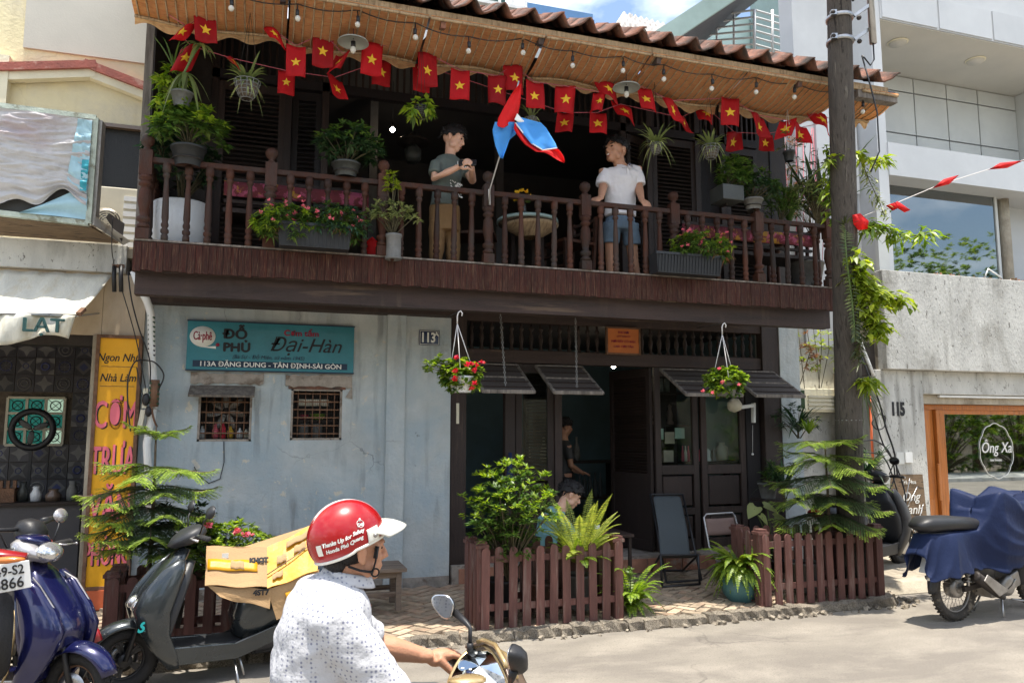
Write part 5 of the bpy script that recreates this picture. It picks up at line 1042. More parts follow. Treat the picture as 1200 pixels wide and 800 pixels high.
qbox(f4, 'wall', 'green_grey', P(885, 10, 15).x, P(940, 10, 15).x+.4, 15, 15.2, 4, 16); qbox(f4, 'wall', 'aqua_panel', P(830, 10, 15.4).x, P(886, 10, 15.4).x, 15.3, 15.5, 4, P(860, 22, 15.4).z)
for k in range(6):
 pa_, pb_ = P(818, 55-7*k, 12.6), P(882, 14+.0*k-1*0, 12.6); s0 = P(820, 56-7*k, 14.0); s1 = P(884, 52-8*k, 12.6) ; s2 = P(934, 66-8*k, 12.6)
 m_ = MB(); m_.tube([s0, s1, s2], .022, 6); m_.build('rail', 'white_paint', f4)
for px in (884, 905, 926): m_ = MB(); m_.tube([P(px, 12, 12.6), P(px, 68, 12.6)], .03, 6); m_.build('post', 'white_paint', f4)
for px in (840, 860): m_ = MB(); yy = 14.0-(px-820)/64.*1.4; m_.tube([P(px, 24-(px-840)*.35, yy), P(px, 60, yy)], .025, 6); m_.build('post', 'white_paint', f4)
# ================================================================== UTILITY POLE
PB, PT = P(997, 600, 6.51), P(982, -60, 5.86); PB = PB+(PB-PT)*((PB.z-.0)/(PT.z-PB.z)); PT = PB+(PT-PB)*1.12
pole = thing('utility_pole', 'tall weathered round timber utility pole at the kerb corner', 'utility pole', (PB.x, PB.y, 0))
m_ = MB(); rings = []
for k in range(25): u = k/24.; rings.append(PB.lerp(PT, u)+V(U(-.004, .004), U(-.004, .004), 0))
m_.tube(rings, [.138-.026*k/24+U(-.002, .002) for k in range(25)], 18); m_.build('shaft', 'pole_wood', pole)
def onpole(py):
 u = (P(990, py, 6.0).z-PB.z)/(PT.z-PB.z); return PB.lerp(PT, u)
for py in (28, 53):
 c = onpole(py); m_ = MB(); m_.lathe([(.126, -.02), (.132, -.018), (.132, .018), (.126, .02)], c, 18); m_.bar(c+V(.1, -.08, 0), c+V(.26, -.12, .12), .04, .03); m_.bar(c+V(-.16, -.06, 0), c+V(-.11, -.08, 0), .05, .05); m_.build('bracket', 'steel', pole)
 m_ = MB(); m_.ball(c+V(-.15, -.08, 0), .025, 8); m_.ball(c+V(.13, -.12, -.03), .025, 8); m_.build('bolt', 'iron_dark', pole)
c = onpole(28)+V(.28, -.13, 0); m_ = MB(); m_.tube([c+V(0, 0, -.28), c+V(0, 0, 1.6)], .035, 10); m_.build('riser_tube', 'steel', pole)
m_ = MB(); m_.tube([c+V(0, 0, -.28), c+V(.0, 0, -.45), c+V(-.05, 0, -.52), c+V(-.12, 0, -.45), c+V(-.13, .02, -.42)], .008, 6); m_.tube([c+V(-.13, .02, -.42), c+V(-.06, 0, -.75), c+V(.0, 0, -1.0), c+V(-.0, 0, -1.4), c+V(-.12, 0, -1.62)], .008, 6); m_.build('service_cable', 'black_plastic', pole)
m_ = MB(); m_.tube([onpole(-20)+V(.02, -.12, 0), onpole(10)+V(.09, -.13, 0), onpole(15)+V(.05, -.13, 0)], .012, 6); m_.build('service_cable', 'black_plastic', pole)
m_ = MB(); c = onpole(492); m_.lathe([(.130, 0), (.132, .004), (.130, .008)], c, 18); m_.build('wire_tie', 'steel', pole)
c = onpole(420)
# grey eave board end beside the pole
m_ = MB(); a = P(996, 108, 6.7); b = P(1040, 106, 6.9)
m_.grid(lambda u, v: a.lerp(b, u)+V(0, .1*v, -.16*v*(1-.25*u*u)+.02*math.sin(u*3)), 8, 3); mod_solid(m_.build('eave_end_board', 'grey_wood', house), .025)
# ================================================================== PLANT BUILDERS
def leaf(m, b, d, n, L, w, droop=.12, fold=.10):
 d = Vector(d).normalized(); s = d.cross(n)
 if s.length < 1e-4: s = d.cross(Vector((1, .2, 0)))
 s.normalize(); n = s.cross(d); b = Vector(b)
 mid = b+d*L*.5-n*L*fold*.5-V(0, 0, droop*L*.25); tip = b+d*L-V(0, 0, droop*L)
 l_ = b+d*L*.42+s*w/2+n*L*fold*.4-V(0, 0, droop*L*.2); r_ = b+d*L*.42-s*w/2+n*L*fold*.4-V(0, 0, droop*L*.2)
 m.add([b, r_, mid, l_, tip], [(0, 1, 2), (0, 2, 3), (1, 4, 2), (2, 4, 3)], True)
def rdir(z0=-.3, z1=1.): a = U(0, 2*PI); z = U(z0, z1); r_ = math.sqrt(max(0, 1-z*z)); return Vector((r_*math.cos(a), r_*math.sin(a), z))
def bush(par, mt, c, rad, ncl, nl, L, w, base=None, stem='stem', droop=.25, name='foliage', zlo=-.5, sprd=.5, rs=.004, fill=.55, stems=True):
 c = Vector(c); m_ = MB(); s_ = MB(); base = Vector(base) if base is not None else c-V(0, 0, rad[2])
 for k in range(ncl):
  d = rdir(zlo, 1.); f = U(fill, 1.05); q = c+Vector((d.x*rad[0]*f, d.y*rad[1]*f, d.z*rad[2]*f))
  if stems and k % 3 == 0: s_.tube([base+V(U(-.02, .02), U(-.02, .02), 0), base.lerp(q, .5)+V(U(-.02, .02), U(-.02, .02), abs(q.z-base.z)*.12), q], [rs*1.5, rs, rs*.6], 4, cap=False)
  for i in range(nl):
   a = U(0, 2*PI); e = U(-.35, .8); dd = (Vector((math.cos(a), math.sin(a), e))+d*sprd).normalized(); p_ = q+rdir(-1, 1)*U(0, L*.35); l = L*U(.6, 1.15)
   leaf(m_, p_, dd, (V(0, 0, 1)+rdir(-1, 1)*.35).normalized(), l, w*U(.7, 1.15)*l/L, droop*U(.3, 1.6))
 o = m_.build(name, mt, par)
 if stems: s_.build('stems', stem, par)
 return o
def fern(par, mt, base, n, L, rise=.9, droop=.9, pair=16, ll=.05, lw=.016, spread=(0, 2*PI), name='fronds', tilt=0.):
 m_ = MB(); base = Vector(base)
 for k in range(n):
  a = spread[0]+(spread[1]-spread[0])*(k+U(-.3, .3))/n; l = L*U(.75, 1.15); r_ = rise*U(.55, 1.2); dp = droop*U(.7, 1.3); h = Vector((math.cos(a), math.sin(a), 0)); pts = []
  N = 9
  for i in range(N+1): t = i/N; pts.append(base+h*l*t*(.55+.45*min(1, .4+r_*.3))+V(0, 0, l*(r_*t-dp*t*t)))
  m_.tube(pts, .0035, 3, cap=False)
  for i in range(pair):
   t = .10+.88*i/pair; x = t*N; i0 = min(int(x), N-1); p_ = pts[i0].lerp(pts[i0+1], x-i0); tg = (pts[i0+1]-pts[i0]).normalized(); s = tg.cross(V(0, 0, 1)).normalized()
   q = ll*math.sin(PI*min(1, .22+t*.80))**.7*U(.85, 1.1)
   for sg in (-1, 1): leaf(m_, p_, (s*sg+tg*.45+V(0, 0, -.05)), s.cross(tg), q, lw, .12, .05)
 return m_.build(name, mt, par)
def straps(par, mt, base, n, L, w, rise=1.1, droop=.9, name='leaves', spread=(0, 2*PI)):
 m_ = MB(); base = Vector(base)
 for k in range(n):
  a = spread[0]+(spread[1]-spread[0])*(k+U(-.4, .4))/n; l = L*U(.55, 1.15); r_ = rise*U(.6, 1.2); dp = droop*U(.5, 1.2); h = Vector((math.cos(a), math.sin(a), 0)); s = V(-h.y, h.x, 0); vs = []; N = 6
  for i in range(N+1):
   t = i/N; p_ = base+h*l*t*.8+V(0, 0, l*(r_*t-dp*t*t)); ww = w*(math.sin(PI*min(1, .18+t*.82))**.8)+.0006; vs += [p_-s*ww/2, p_+V(0, 0, -ww*.15), p_+s*ww/2]
  fs = []
  for i in range(N): b = 3*i; fs += [(b, b+1, b+4, b+3), (b+1, b+2, b+5, b+4)]
  m_.add(vs, fs, True)
 return m_.build(name, mt, par)
def flowers(par, mt, pts, r_=.014, n=6, name='flowers'):
 m_ = MB()
 for p_ in pts:
  for k in range(n): leaf(m_, Vector(p_)+rdir(-1, 1)*r_*.6, rdir(-.3, 1), rdir(-1, 1), r_*1.6, r_*1.4, 0, .1)
 return m_.build(name, mt, par, kind='stuff')
def pot(par, mt, c, r0, r1, h, n=20, rim=.008, name='pot', soil=True):
 m_ = MB(); m_.lathe([(r0, 0), (r1, h-.02), (r1+rim, h-.02), (r1+rim, h), (r1-.008, h), (r1-.012, h-.03), (.001, h-.03)], c, n, cap=False); o = m_.build(name, mt, par)
 if soil: m_ = MB(); m_.lathe([(r1-.01, h-.028), (r1-.01, h-.022)], c, n); m_.build('soil', 'soil', par)
 return o
def norfolk(lab, x, y, z0, ztop, tiers, grp=None, seed=1):
 """Norfolk pine: whorls of flat feathery branches, new growth lighter at the tips"""
 t = thing('norfolk_pine', lab, 'pine tree', (x, y, z0), grp); m_ = MB(); m_.tube([(x, y, z0), (x+.01, y, (z0+ztop)/2), (x, y, ztop)], [.022, .014, .006], 8); m_.build('trunk', 'bark', t)
 old, new, tw = MB(), MB(), MB()
 for (z, rad, nb, up) in tiers:
  off = U(0, 6)
  for k in range(nb):
   a = off+2*PI*k/nb+U(-.12, .12); h = Vector((math.cos(a), math.sin(a), 0)); s0 = V(-h.y, h.x, 0); L = rad*U(.85, 1.1); N = 20; upb = up*U(.7, 1.3); zj = U(-.025, .025); pts = []
   for i in range(N+1): q = i/N; pts.append(Vector((x, y, z+zj))+h*L*q+V(0, 0, L*(upb*q-.85*q*q+.42*q**4)))
   tw.tube(pts[::3]+[pts[-1]], .004, 4, cap=False)
   for i in range(2, N+1):
    q = i/N; tg = (pts[i]-pts[i-1]).normalized(); wl = rad*.40*(math.sin(PI*min(1, q*.78+.16)))**.8
    for sg in (-1, 1):
     d = (s0*sg*1.0+tg*.75+V(0, 0, U(-.30, .08))).normalized(); l = wl*U(.75, 1.15); nn_ = max(6, int(l/.010)); tgt = new if q > .72 or up > .45 else old
     sd = d.cross(V(0, 0, 1)).normalized()
     for j in range(nn_):
      f = j/nn_; b = pts[i]+d*l*f-V(0, 0, .10*l*f*f*2); g = new if (f > .75 and q > .5) or tgt is new else old
      for s2 in (-1, 1): leaf(g, b, d*.9+sd*s2*.6+V(0, 0, U(.0, .35)), V(0, 0, 1), .034*U(.8, 1.15), .0105, .2, .02)
 tw.build('branches', 'bark', t); old.build('needles', 'leaf_pine', t); new.build('new_needles', 'leaf_pine_new', t, label='bright new growth at the branch tips')
 return t
# ================================================================== PICKET PLANTERS ALONG THE KERB
q = MB(); n_ = 8
prof_ = [(-.036, 0), (.036, 0), (.036, .57)]+[(.036*math.cos(PI*i/n_), .57+.036*math.sin(PI*i/n_)) for i in range(1, n_)]+[(-.036, .57)]
q.prism([(x, 0, z) for x, z in prof_], (0, -.009, 0), (0, .009, 0)); PICK = q.mesh('picket', 'picket_wood')
q = MB(); q.box(-.045, .045, -.045, .045, 0, .60); q.box(-.058, .058, -.058, .058, .60, .625); q.box(-.045, .045, -.045, .045, .625, .645); POST = q.mesh('corner_post', 'picket_wood')
def planter(x0, x1, y0, y1, lab, n, z0=.052, sc=1.09, mt=None, back=True):
 t = thing('picket_planter', lab, 'picket fence', ((x0+x1)/2, y0, .1), 'brown picket planters along the pavement')
 for (px_, py_) in ((x0+.03, y0+.055), (x1-.02, y0+.055), (x0+.03, y1-.05), (x1-.02, y1-.05)): piece('post', POST, t, (px_, py_, z0), (0, 0, 0), (1, 1, sc*1.02))
 for k in range(n): piece('picket', PICK, t, (x0+.05+(x1-x0-.08)*k/(n-1), y0-.005, z0+.012), (U(-.01, .01), U(-.012, .012), U(-.02, .02)), (1, 1, sc*U(.985, 1.01)))
 for xs in (x0-.012, x1+.022):
  for k in range(int((y1-y0)/.13)): piece('picket', PICK, t, (xs, y0+.07+.125*k, z0+.03), (0, 0, PI/2), (1, 1, sc))
 for z in (z0+.14*sc, z0+.50*sc):
  m_ = MB(); m_.box(x0, x1, y0+.006, y0+.026, z, z+.055); m_.build('rail', 'picket_wood', t)
  for xs in (x0, x1-.01): m_ = MB(); m_.box(xs, xs+.02, y0+.03, y1-.03, z, z+.055); m_.build('rail', 'picket_wood', t)
  m_ = MB(); m_.box(x0+.06, x1-.05, y1-.03, y1-.01, z, z+.055); m_.build('rail', 'picket_wood', t)
 for k in range(n): piece('picket', PICK, t, (x0+.05+(x1-x0-.08)*k/(n-1), y1+.002, z0+.03), (0, 0, 0), (1, 1, sc))
 return t
planter(1.78, 3.09, 6.37, 6.80, 'brown picket planter holding the round shrub and the yellow cycad', 11); planter(4.56, 5.97, 6.37, 6.85, 'brown picket planter round the foot of the utility pole', 12)
a = P(128, 655, 6.45).x; planter(a, .35, 6.40, 6.80, 'brown picket planter half hidden behind the black scooter', 11, sc=.95)
def crate_pot(x, y, r_, h, mt, lab, n='flower_pot'): t = thing(n, lab, 'flower pot', (x, y, .12)); pot(t, mt, (x, y, .12), r_*.75, r_, h); return t
crate_pot(2.05, 6.60, .15, .30, 'pot_black', 'black pot inside the left picket planter under the round shrub'); crate_pot(2.78, 6.60, .14, .30, 'pot_grey', 'grey pot inside the left picket planter under the cycad')
crate_pot(5.25, 6.62, .16, .28, 'pot_grey', 'grey pot inside the right picket planter under the pine'); crate_pot(-.66, 6.58, .15, .28, 'pot_grey', 'grey pot in the planter behind the black scooter'); crate_pot(2.42, 6.60, .12, .25, 'terracotta', 'clay pot between the two bigger pots in the left picket planter')
# round shrub
t = thing('round_shrub', 'round glossy green shrub in the left picket planter before the doorway', 'shrub', (2.08, 6.6, .4))
bush(t, 'leaf_mid', (2.10, 6.50, .98), (.42, .36, .42), 230, 15, .062, .029, base=(2.08, 6.5, .42), rs=.006, droop=.1, fill=.25, zlo=-1); bush(t, 'leaf_bright', (2.09, 6.46, 1.03), (.42, .36, .42), 110, 11, .058, .028, base=(2.08, 6.6, .42), stems=False, name='young_foliage', droop=.05, fill=.8, zlo=-.2)
t = thing('cycad', 'yellow green cycad with stiff feathery fronds in the left picket planter', 'cycad', (2.78, 6.6, .4))
fern(t, 'leaf_cycad', (2.74, 6.5, .50), 30, .42, 2.0, .75, 30, .070, .014); fern(t, 'leaf_fern', (2.74, 6.5, .52), 18, .32, 1.4, .7, 24, .062, .014, name='lower_fronds')
t = thing('fern_clump', 'bright green fern clump at the right end of the left picket planter', 'fern', (3.28, 6.62, .12)); c = V(3.26, 6.55, .10)
fern(t, 'leaf_fern', c, 40, .36, 2.0, 1.1, 18, .050, .022); fern(t, 'leaf_bright', c, 24, .28, 1.3, 1.0, 14, .045, .020, name='lower_fronds'); bush(t, 'leaf_mid', c+V(0, 0, .2), (.14, .14, .16), 14, 10, .05, .02, droop=.3)
# fern in teal pot
c = G(868, 704, .055); t = thing('potted_fern', 'big lime green fern spilling over a teal glazed pot on the pavement', 'potted fern', c); m_ = MB(); m_.lathe([(.11, 0), (.165, .07), (.19, .15), (.18, .24), (.165, .265), (.185, .275), (.185, .29), (.15, .285), (.15, .25), (.001, .25)], c, 26, cap=False); m_.build('pot', 'pot_teal', t)
fern(t, 'leaf_fern', c+V(0, 0, .27), 64, .40, 1.35, 1.0, 20, .056, .025); fern(t, 'leaf_bright', c+V(0, .03, .29), 40, .34, .8, 1.15, 18, .054, .023, name='lower_fronds'); fern(t, 'leaf_lime', c+V(0, 0, .25), 22, .30, 1.8, .9, 16, .045, .022, name='young_fronds')
# taro
c = P(905, 622, 7.0); t = thing('taro_plant', 'young taro plant with large pale heart leaves behind the right picket post', 'plant', V(c.x, 7.0, .12))
pot(t, 'pot_black', (c.x, 7.0, .12), .09, .12, .25)
for (px, py, s_, tw_) in ((884, 596, .15, -2.4), (899, 594, .14, -.4), (911, 606, .12, .2), (893, 606, .10, -1.2)):
 b = P(px, py, 7.0-U(0, .1)); m_ = MB(); m_.tube([V(c.x, 7.0, .36), V(c.x, 7.0, .36).lerp(b, .6)+V(0, 0, .06), b], .007, 5); m_.build('stalk', 'stem_green', t)
 d = Vector((math.cos(tw_), -.35, math.sin(tw_)*.35-.3)).normalized(); n__ = Vector((0, -.5, .85)); sd = d.cross(n__).normalized(); m_ = MB(); nn2 = sd.cross(d)
 ol = [(-.28, .10), (-.42, .30), (-.25, .48), (.1, .50), (.5, .34), (.8, .15), (1., 0), (.8, -.15), (.5, -.34), (.1, -.5), (-.25, -.48), (-.42, -.3), (-.28, -.1)]
 vs = [b]+[b+d*x*s_+sd*y*s_+nn2*(abs(y)*.25-.12*x*x)*s_ for x, y in ol]; m_.add(vs, [(0, i+1, i+2) for i in range(12)]+[(0, 13, 1)], True); m_.build('leaf', 'leaf_varieg', t)
# pines
tl = [(.86, .40, 8, .40), (.99, .46, 8, .38), (1.12, .50, 8, .38), (1.26, .49, 8, .42), (1.42, .44, 7, .46), (1.66, .24, 6, .7)]
c = P(181, 540, 6.55); norfolk('Norfolk pine with drooping feathery tiers before the yellow sign', c.x, 6.55, .4, 1.74, [(z-.02, r_, n, u) for z, r_, n, u in tl], 'potted Norfolk pines')
c = P(958, 540, 6.62); norfolk('Norfolk pine beside the utility pole in the right picket planter', c.x, 6.50, .4, 1.60, [(.86, .50, 7, .30), (1.04, .55, 7, .36), (1.22, .56, 7, .42), (1.40, .52, 7, .46), (1.56, .42, 6, .60)], 'potted Norfolk pines')
# geranium hedge behind the black scooter
t = thing('geranium_hedge', 'leafy hedge with a few pink flowers spilling over the planter behind the scooter', 'shrub', (-.1, 7.0, .5))
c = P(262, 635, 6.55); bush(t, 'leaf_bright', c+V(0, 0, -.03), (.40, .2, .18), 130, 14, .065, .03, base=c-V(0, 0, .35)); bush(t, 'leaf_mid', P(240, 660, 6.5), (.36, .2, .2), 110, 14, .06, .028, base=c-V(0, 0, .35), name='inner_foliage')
bush(t, 'leaf_dark', P(212, 620, 6.65), (.42, .16, .22), 80, 12, .06, .025, base=c-V(0, 0, .4), name='dark_foliage')  # darker leaf tone behind the bright leaves
flowers(t, 'flower_pink', [P(px, py, 6.36)+V(U(-.01, .01), 0, U(-.01, .01)) for px, py in ((245, 617), (246, 614), (275, 623), (278, 621), (288, 627), (292, 626), (230, 622))], .02, 10)
# dark leafy plants in the gap left of the pole
for (px, py, Y, rad, lab) in ((935, 492, 7.9, (.28, .2, .22), 'dark strappy leaved plant on the wall under the passage air conditioner'), (918, 560, 7.6, (.22, .2, .28), 'dark plant growing behind the right Norfolk pine'), (1015, 545, 7.6, (.16, .14, .35), 'dark plant between the pole and the black cable loops')):
 c = P(px, py, Y); t = thing('leafy_plant', lab, 'plant', V(c.x, c.y, c.z-.3)); straps(t, 'leaf_dark', c-V(0, 0, .15), 46, .42, .028, 1.3, .9); bush(t, 'leaf_dark', c, rad, 24, 10, .09, .02, name='side_foliage', droop=.5)
 if px == 935: straps(t, 'leaf_bright', P(948, 508, 7.6), 16, .2, .03, 1.6, .5, 'bright_leaves')
t = thing('wall_creeper', 'dry red and green creeper hanging on the passage wall above the air conditioner', 'creeper', P(945, 420, 8.9))
bush(t, 'leaf_dry', P(950, 415, 8.7), (.16, .1, .38), 26, 9, .07, .025, zlo=-1, stems=False, fill=.2, name='dry_foliage'); bush(t, 'leaf_lime', P(960, 408, 8.7), (.40, .1, .36), 26, 8, .09, .035, zlo=-1, stems=False, fill=.4)
m_ = MB(); [m_.tube([P(925+9*k, 375, 8.75), P(928+9*k+U(-5, 5), 410, 8.75), P(925+9*k+U(-9, 9), 455, 8.75)], .006, 4) for k in range(6)]; m_.build('stems', 'stem', t)
# ================================================================== POLE CLIMBERS AND RIGHT PLANTS
def vine(lab, pxs, mt, L, w, n, Y=6.5, nm='climbing_vine', st='stem', rs=.006, sp=.08, droop=.5, grp=None, par=None, face=None):
 pts = [P(*p_) if len(p_) == 3 else P(p_[0], p_[1], Y) for p_ in pxs]; t = par or thing(nm, lab, 'vine', pts[-1], grp)
 m_ = MB(); m_.tube(pts, rs, 5); m_.build('stem', st, t); m_ = MB()
 for k in range(n):
  f = U(0, len(pts)-1.001); i = int(f); p_ = pts[i].lerp(pts[i+1], f-i)+rdir(-1, 1)*U(0, sp); d = rdir(-.6, .5)
  leaf(m_, p_, d, (V(0, -.3, 1)+rdir(-1, 1)*.5).normalized(), L*U(.6, 1.15), w*U(.7, 1.1), droop)
 m_.build('foliage', mt, t); return t
# dragon-scale strand on the pole: paired stiff leaves
t = thing('hanging_orchid', 'long hanging orchid strand with two rows of stiff narrow leaves on the pole', 'orchid', P(995, 370, 6.08))
pts = [P(990, 265, 6.10), P(990, 280, 6.08), P(992, 305, 6.08), P(996, 335, 6.08), P(999, 360, 6.08), P(1001, 385, 6.08), P(1001, 400, 6.08)]
m_ = MB(); m_.tube(pts, .010, 5); m_.build('stem', 'stem_green', t); m_ = MB()
for k in range(40):
 f = k/40*(len(pts)-1); i = int(f); p_ = pts[i].lerp(pts[i+1], f-i)
 for sg in (-1, 1): leaf(m_, p_+V(0, -.01, 0), V(sg*.85, U(-.35, .0), .50-.9*(k/40)), V(0, -1, .2), U(.085, .12)*(.7 if k > 32 else 1), .024, .25, .05)
for k in range(16): leaf(m_, pts[0], V(U(-1, 1), U(-.6, .3), U(.2, 1)), V(0, -1, .2), .15, .02, .2)
m_.build('leaves', 'leaf_olive', t)
vine('leafy creeper wrapped round the upper part of the pole', [(972, 188), (985, 182), (1000, 178), (1015, 186), (1030, 190), (1040, 186)], 'leaf_lime', .12, .05, 133, 6.08, sp=.07)
vine('thin pale stemmed creeper arching right of the pole', [(1012, 195), (1020, 215), (1030, 235), (1037, 255)], 'leaf_varieg', .07, .025, 114, 6.08, sp=.10, rs=.004)
vine('variegated leafy branch reaching right above the parapet', [(1012, 268), (1028, 262), (1045, 270), (1060, 278), (1080, 275), (1092, 270)], 'leaf_bright', .15, .045, 152, 6.08, sp=.09)
vine('lime creeper hanging right of the pole at parapet height', [(1003, 320), (1015, 330), (1030, 345), (1045, 350), (1060, 352)], 'leaf_lime', .14, .065, 209, 6.08, sp=.12)
vine('lime creeper trailing down beside the pole above the parapet corner', [(1003, 300), (1008, 330), (1012, 360), (1030, 378), (1040, 385)], 'leaf_lime', .12, .055, 152, 6.08, sp=.10)
vine('dry trailing creeper hanging below the lime leaves by the pole', [(1006, 375), (1008, 400), (1006, 425)], 'leaf_olive', .12, .025, 95, 6.12, sp=.06)
vine('lime strappy plant tied to the pole below the parapet', [(1010, 445), (1018, 448), (1026, 444)], 'leaf_lime', .17, .035, 87, 6.2, sp=.07)
vine('dense bright creeper mass hugging the right side of the pole beside the parapet', [(1004, 300), (1010, 325), (1018, 350), (1022, 372), (1030, 392)], 'leaf_lime', .12, .06, 260, 6.05, sp=.13)
vine('green creeper on the left side of the pole at balcony height', [(968, 170), (975, 200), (972, 235), (978, 262)], 'leaf_bright', .12, .05, 130, 6.3, sp=.12)
t = thing('palm_fronds', 'fan of pale green fronds right of the pole above the orange pipe', 'palm', P(1012, 468, 6.9)); straps(t, 'leaf_olive', P(1010, 462, 6.95), 30, .34, .02, .8, 1.9)
# balcony right end greenery
t = thing('balcony_bamboo', 'mixed tall green plants crowding the right end of the balcony', 'plant', P(940, 265, 7.4))
c = P(950, 232, 7.3); bush(t, 'leaf_varieg', c, (.34, .2, .22), 60, 12, .10, .032, base=c-V(0, 0, .5), droop=.4); bush(t, 'leaf_mid', P(915, 240, 7.3), (.20, .18, .26), 50, 12, .08, .02, base=P(915, 262, 7.3), name='fine_foliage')
straps(t, 'leaf_dark', P(962, 265, 7.4), 22, .75, .055, 1.5, .5, 'blade_leaves'); straps(t, 'leaf_mid', P(925, 262, 7.4), 16, .55, .03, 1.6, .4, 'blade_leaves')
t = thing('bare_shrub', 'thin branched shrub with dark leaves reaching up beside the pole on the balcony', 'shrub', P(955, 250, 7.2))
m_ = MB(); l_ = MB()
for k in range(22):
 b = P(958, 262, 7.3); e = P(U(918, 990), U(150, 215), 7.2+U(-.2, .3)); mid = b.lerp(e, .5)+V(U(-.1, .1), 0, 0); m_.tube([b, mid, e], [.010, .006, .003], 4)
 for j in range(9): f = U(.4, 1); q_ = b.lerp(mid, f*2) if f < .5 else mid.lerp(e, f*2-1); leaf(l_, q_, rdir(-.4, .6), rdir(.2, 1), U(.08, .13), .028, .4)
m_.build('branches', 'stem', t); l_.build('foliage', 'leaf_olive', t)
t = thing('dry_climber', 'reddish dry climber on the white wall between balcony and pole', 'climber', P(930, 260, 8.8)); bush(t, 'leaf_dry', P(928, 215, 8.9), (.30, .1, .75), 46, 8, .08, .02, zlo=-1, fill=.2, stems=False); m_ = MB(); [m_.tube([P(915+8*k, 320, 8.9), P(918+8*k, 250, 8.95), P(915+8*k+U(-12, 12), 150, 9.0)], .006, 4) for k in range(7)]; m_.build('stems', 'rope_pink', t)
c = P(943, 283, 7.3); t = thing('balcony_pot', 'round grey planter standing behind the right end of the railing', 'flower pot', V(c.x, 7.3, 3.28)); pot(t, 'pot_grey', (c.x, 7.3, 3.28), .14, .2, .36)
c = P(925, 185, 6.7); t = thing('hanging_pot', 'small black hanging pot with bare twigs near the pole under the eaves', 'hanging pot', c); pot(t, 'pot_black', c-V(0, 0, .04), .045, .06, .11); m_ = MB(); [m_.tube([c+V(s*.05, 0, .06), c+V(0, 0, .55)], .003, 4) for s in (-1, 1)]; m_.build('wire', 'rope_white', t); bush(t, 'leaf_olive', c+V(0, 0, .18), (.12, .1, .14), 12, 6, .06, .02, base=c+V(0, 0, .05))
# ================================================================== BALCONY PLANTS
def railing_pot(px, py, r_, h, mt, lab, fol, rad, L, w, ncl=60, nl=16, up=.0, Y=6.93, sq=False, bracket=True, dx=0., extra=None, zlo=-.5):
 c = P(px, py, Y); t = thing('potted_plant', lab, 'potted plant', c)
 if sq:
  m_ = MB(); m_.obox(c+V(0, 0, h/2), (r_*2, r_*2, h)); mod_bevel(m_.build('pot', mt, t), .01)
 else: pot(t, mt, c, r_*.72, r_, h)
 if bracket: m_ = MB(); m_.torus(c+V(0, 0, h*.35), r_*.9, .006, (0, 0, 1), 20, 5); m_.bar(c+V(0, .0, -.01), c+V(0, .12, -.01), .02); m_.build('bracket', 'iron_dark', t)
 bush(t, fol, c+V(dx, 0, h+rad[2]*.75+up), rad, ncl, nl, L, w, base=c+V(0, 0, h-.02), droop=.35, zlo=zlo)
 if extra: bush(t, extra, c+V(dx, -.02, h+rad[2]*.9+up), rad, int(ncl*.5), int(nl*.7), L*.95, w, name='young_foliage', stems=False, fill=.8, zlo=0)
 return t
railing_pot(220, 196, .14, .17, 'pot_black', 'black plastic pot with bushy light green plant on the left end of the railing', 'leaf_mid', (.30, .22, .20), .095, .042, 60, 12, extra='leaf_bright')
railing_pot(405, 208, .125, .13, 'pot_smoke', 'dark pot with umbrella leaved plant clipped on the railing left of the boy', 'leaf_dark', (.28, .20, .19), .085, .032, 60, 14, dx=.03, extra='leaf_mid')
railing_pot(852, 238, .13, .17, 'pot_smoke', 'square smoky pot with glossy plant on the railing right of the man', 'leaf_mid', (.20, .16, .19), .075, .03, 50, 14, sq=True, dx=.10, extra='leaf_mid')
railing_pot(883, 246, .10, .12, 'pot_grey', 'low pot with dark glossy foliage on the railing left of the bamboo plants', 'leaf_dark', (.22, .18, .17), .08, .03, 50, 13, dx=.06, extra='leaf_mid')
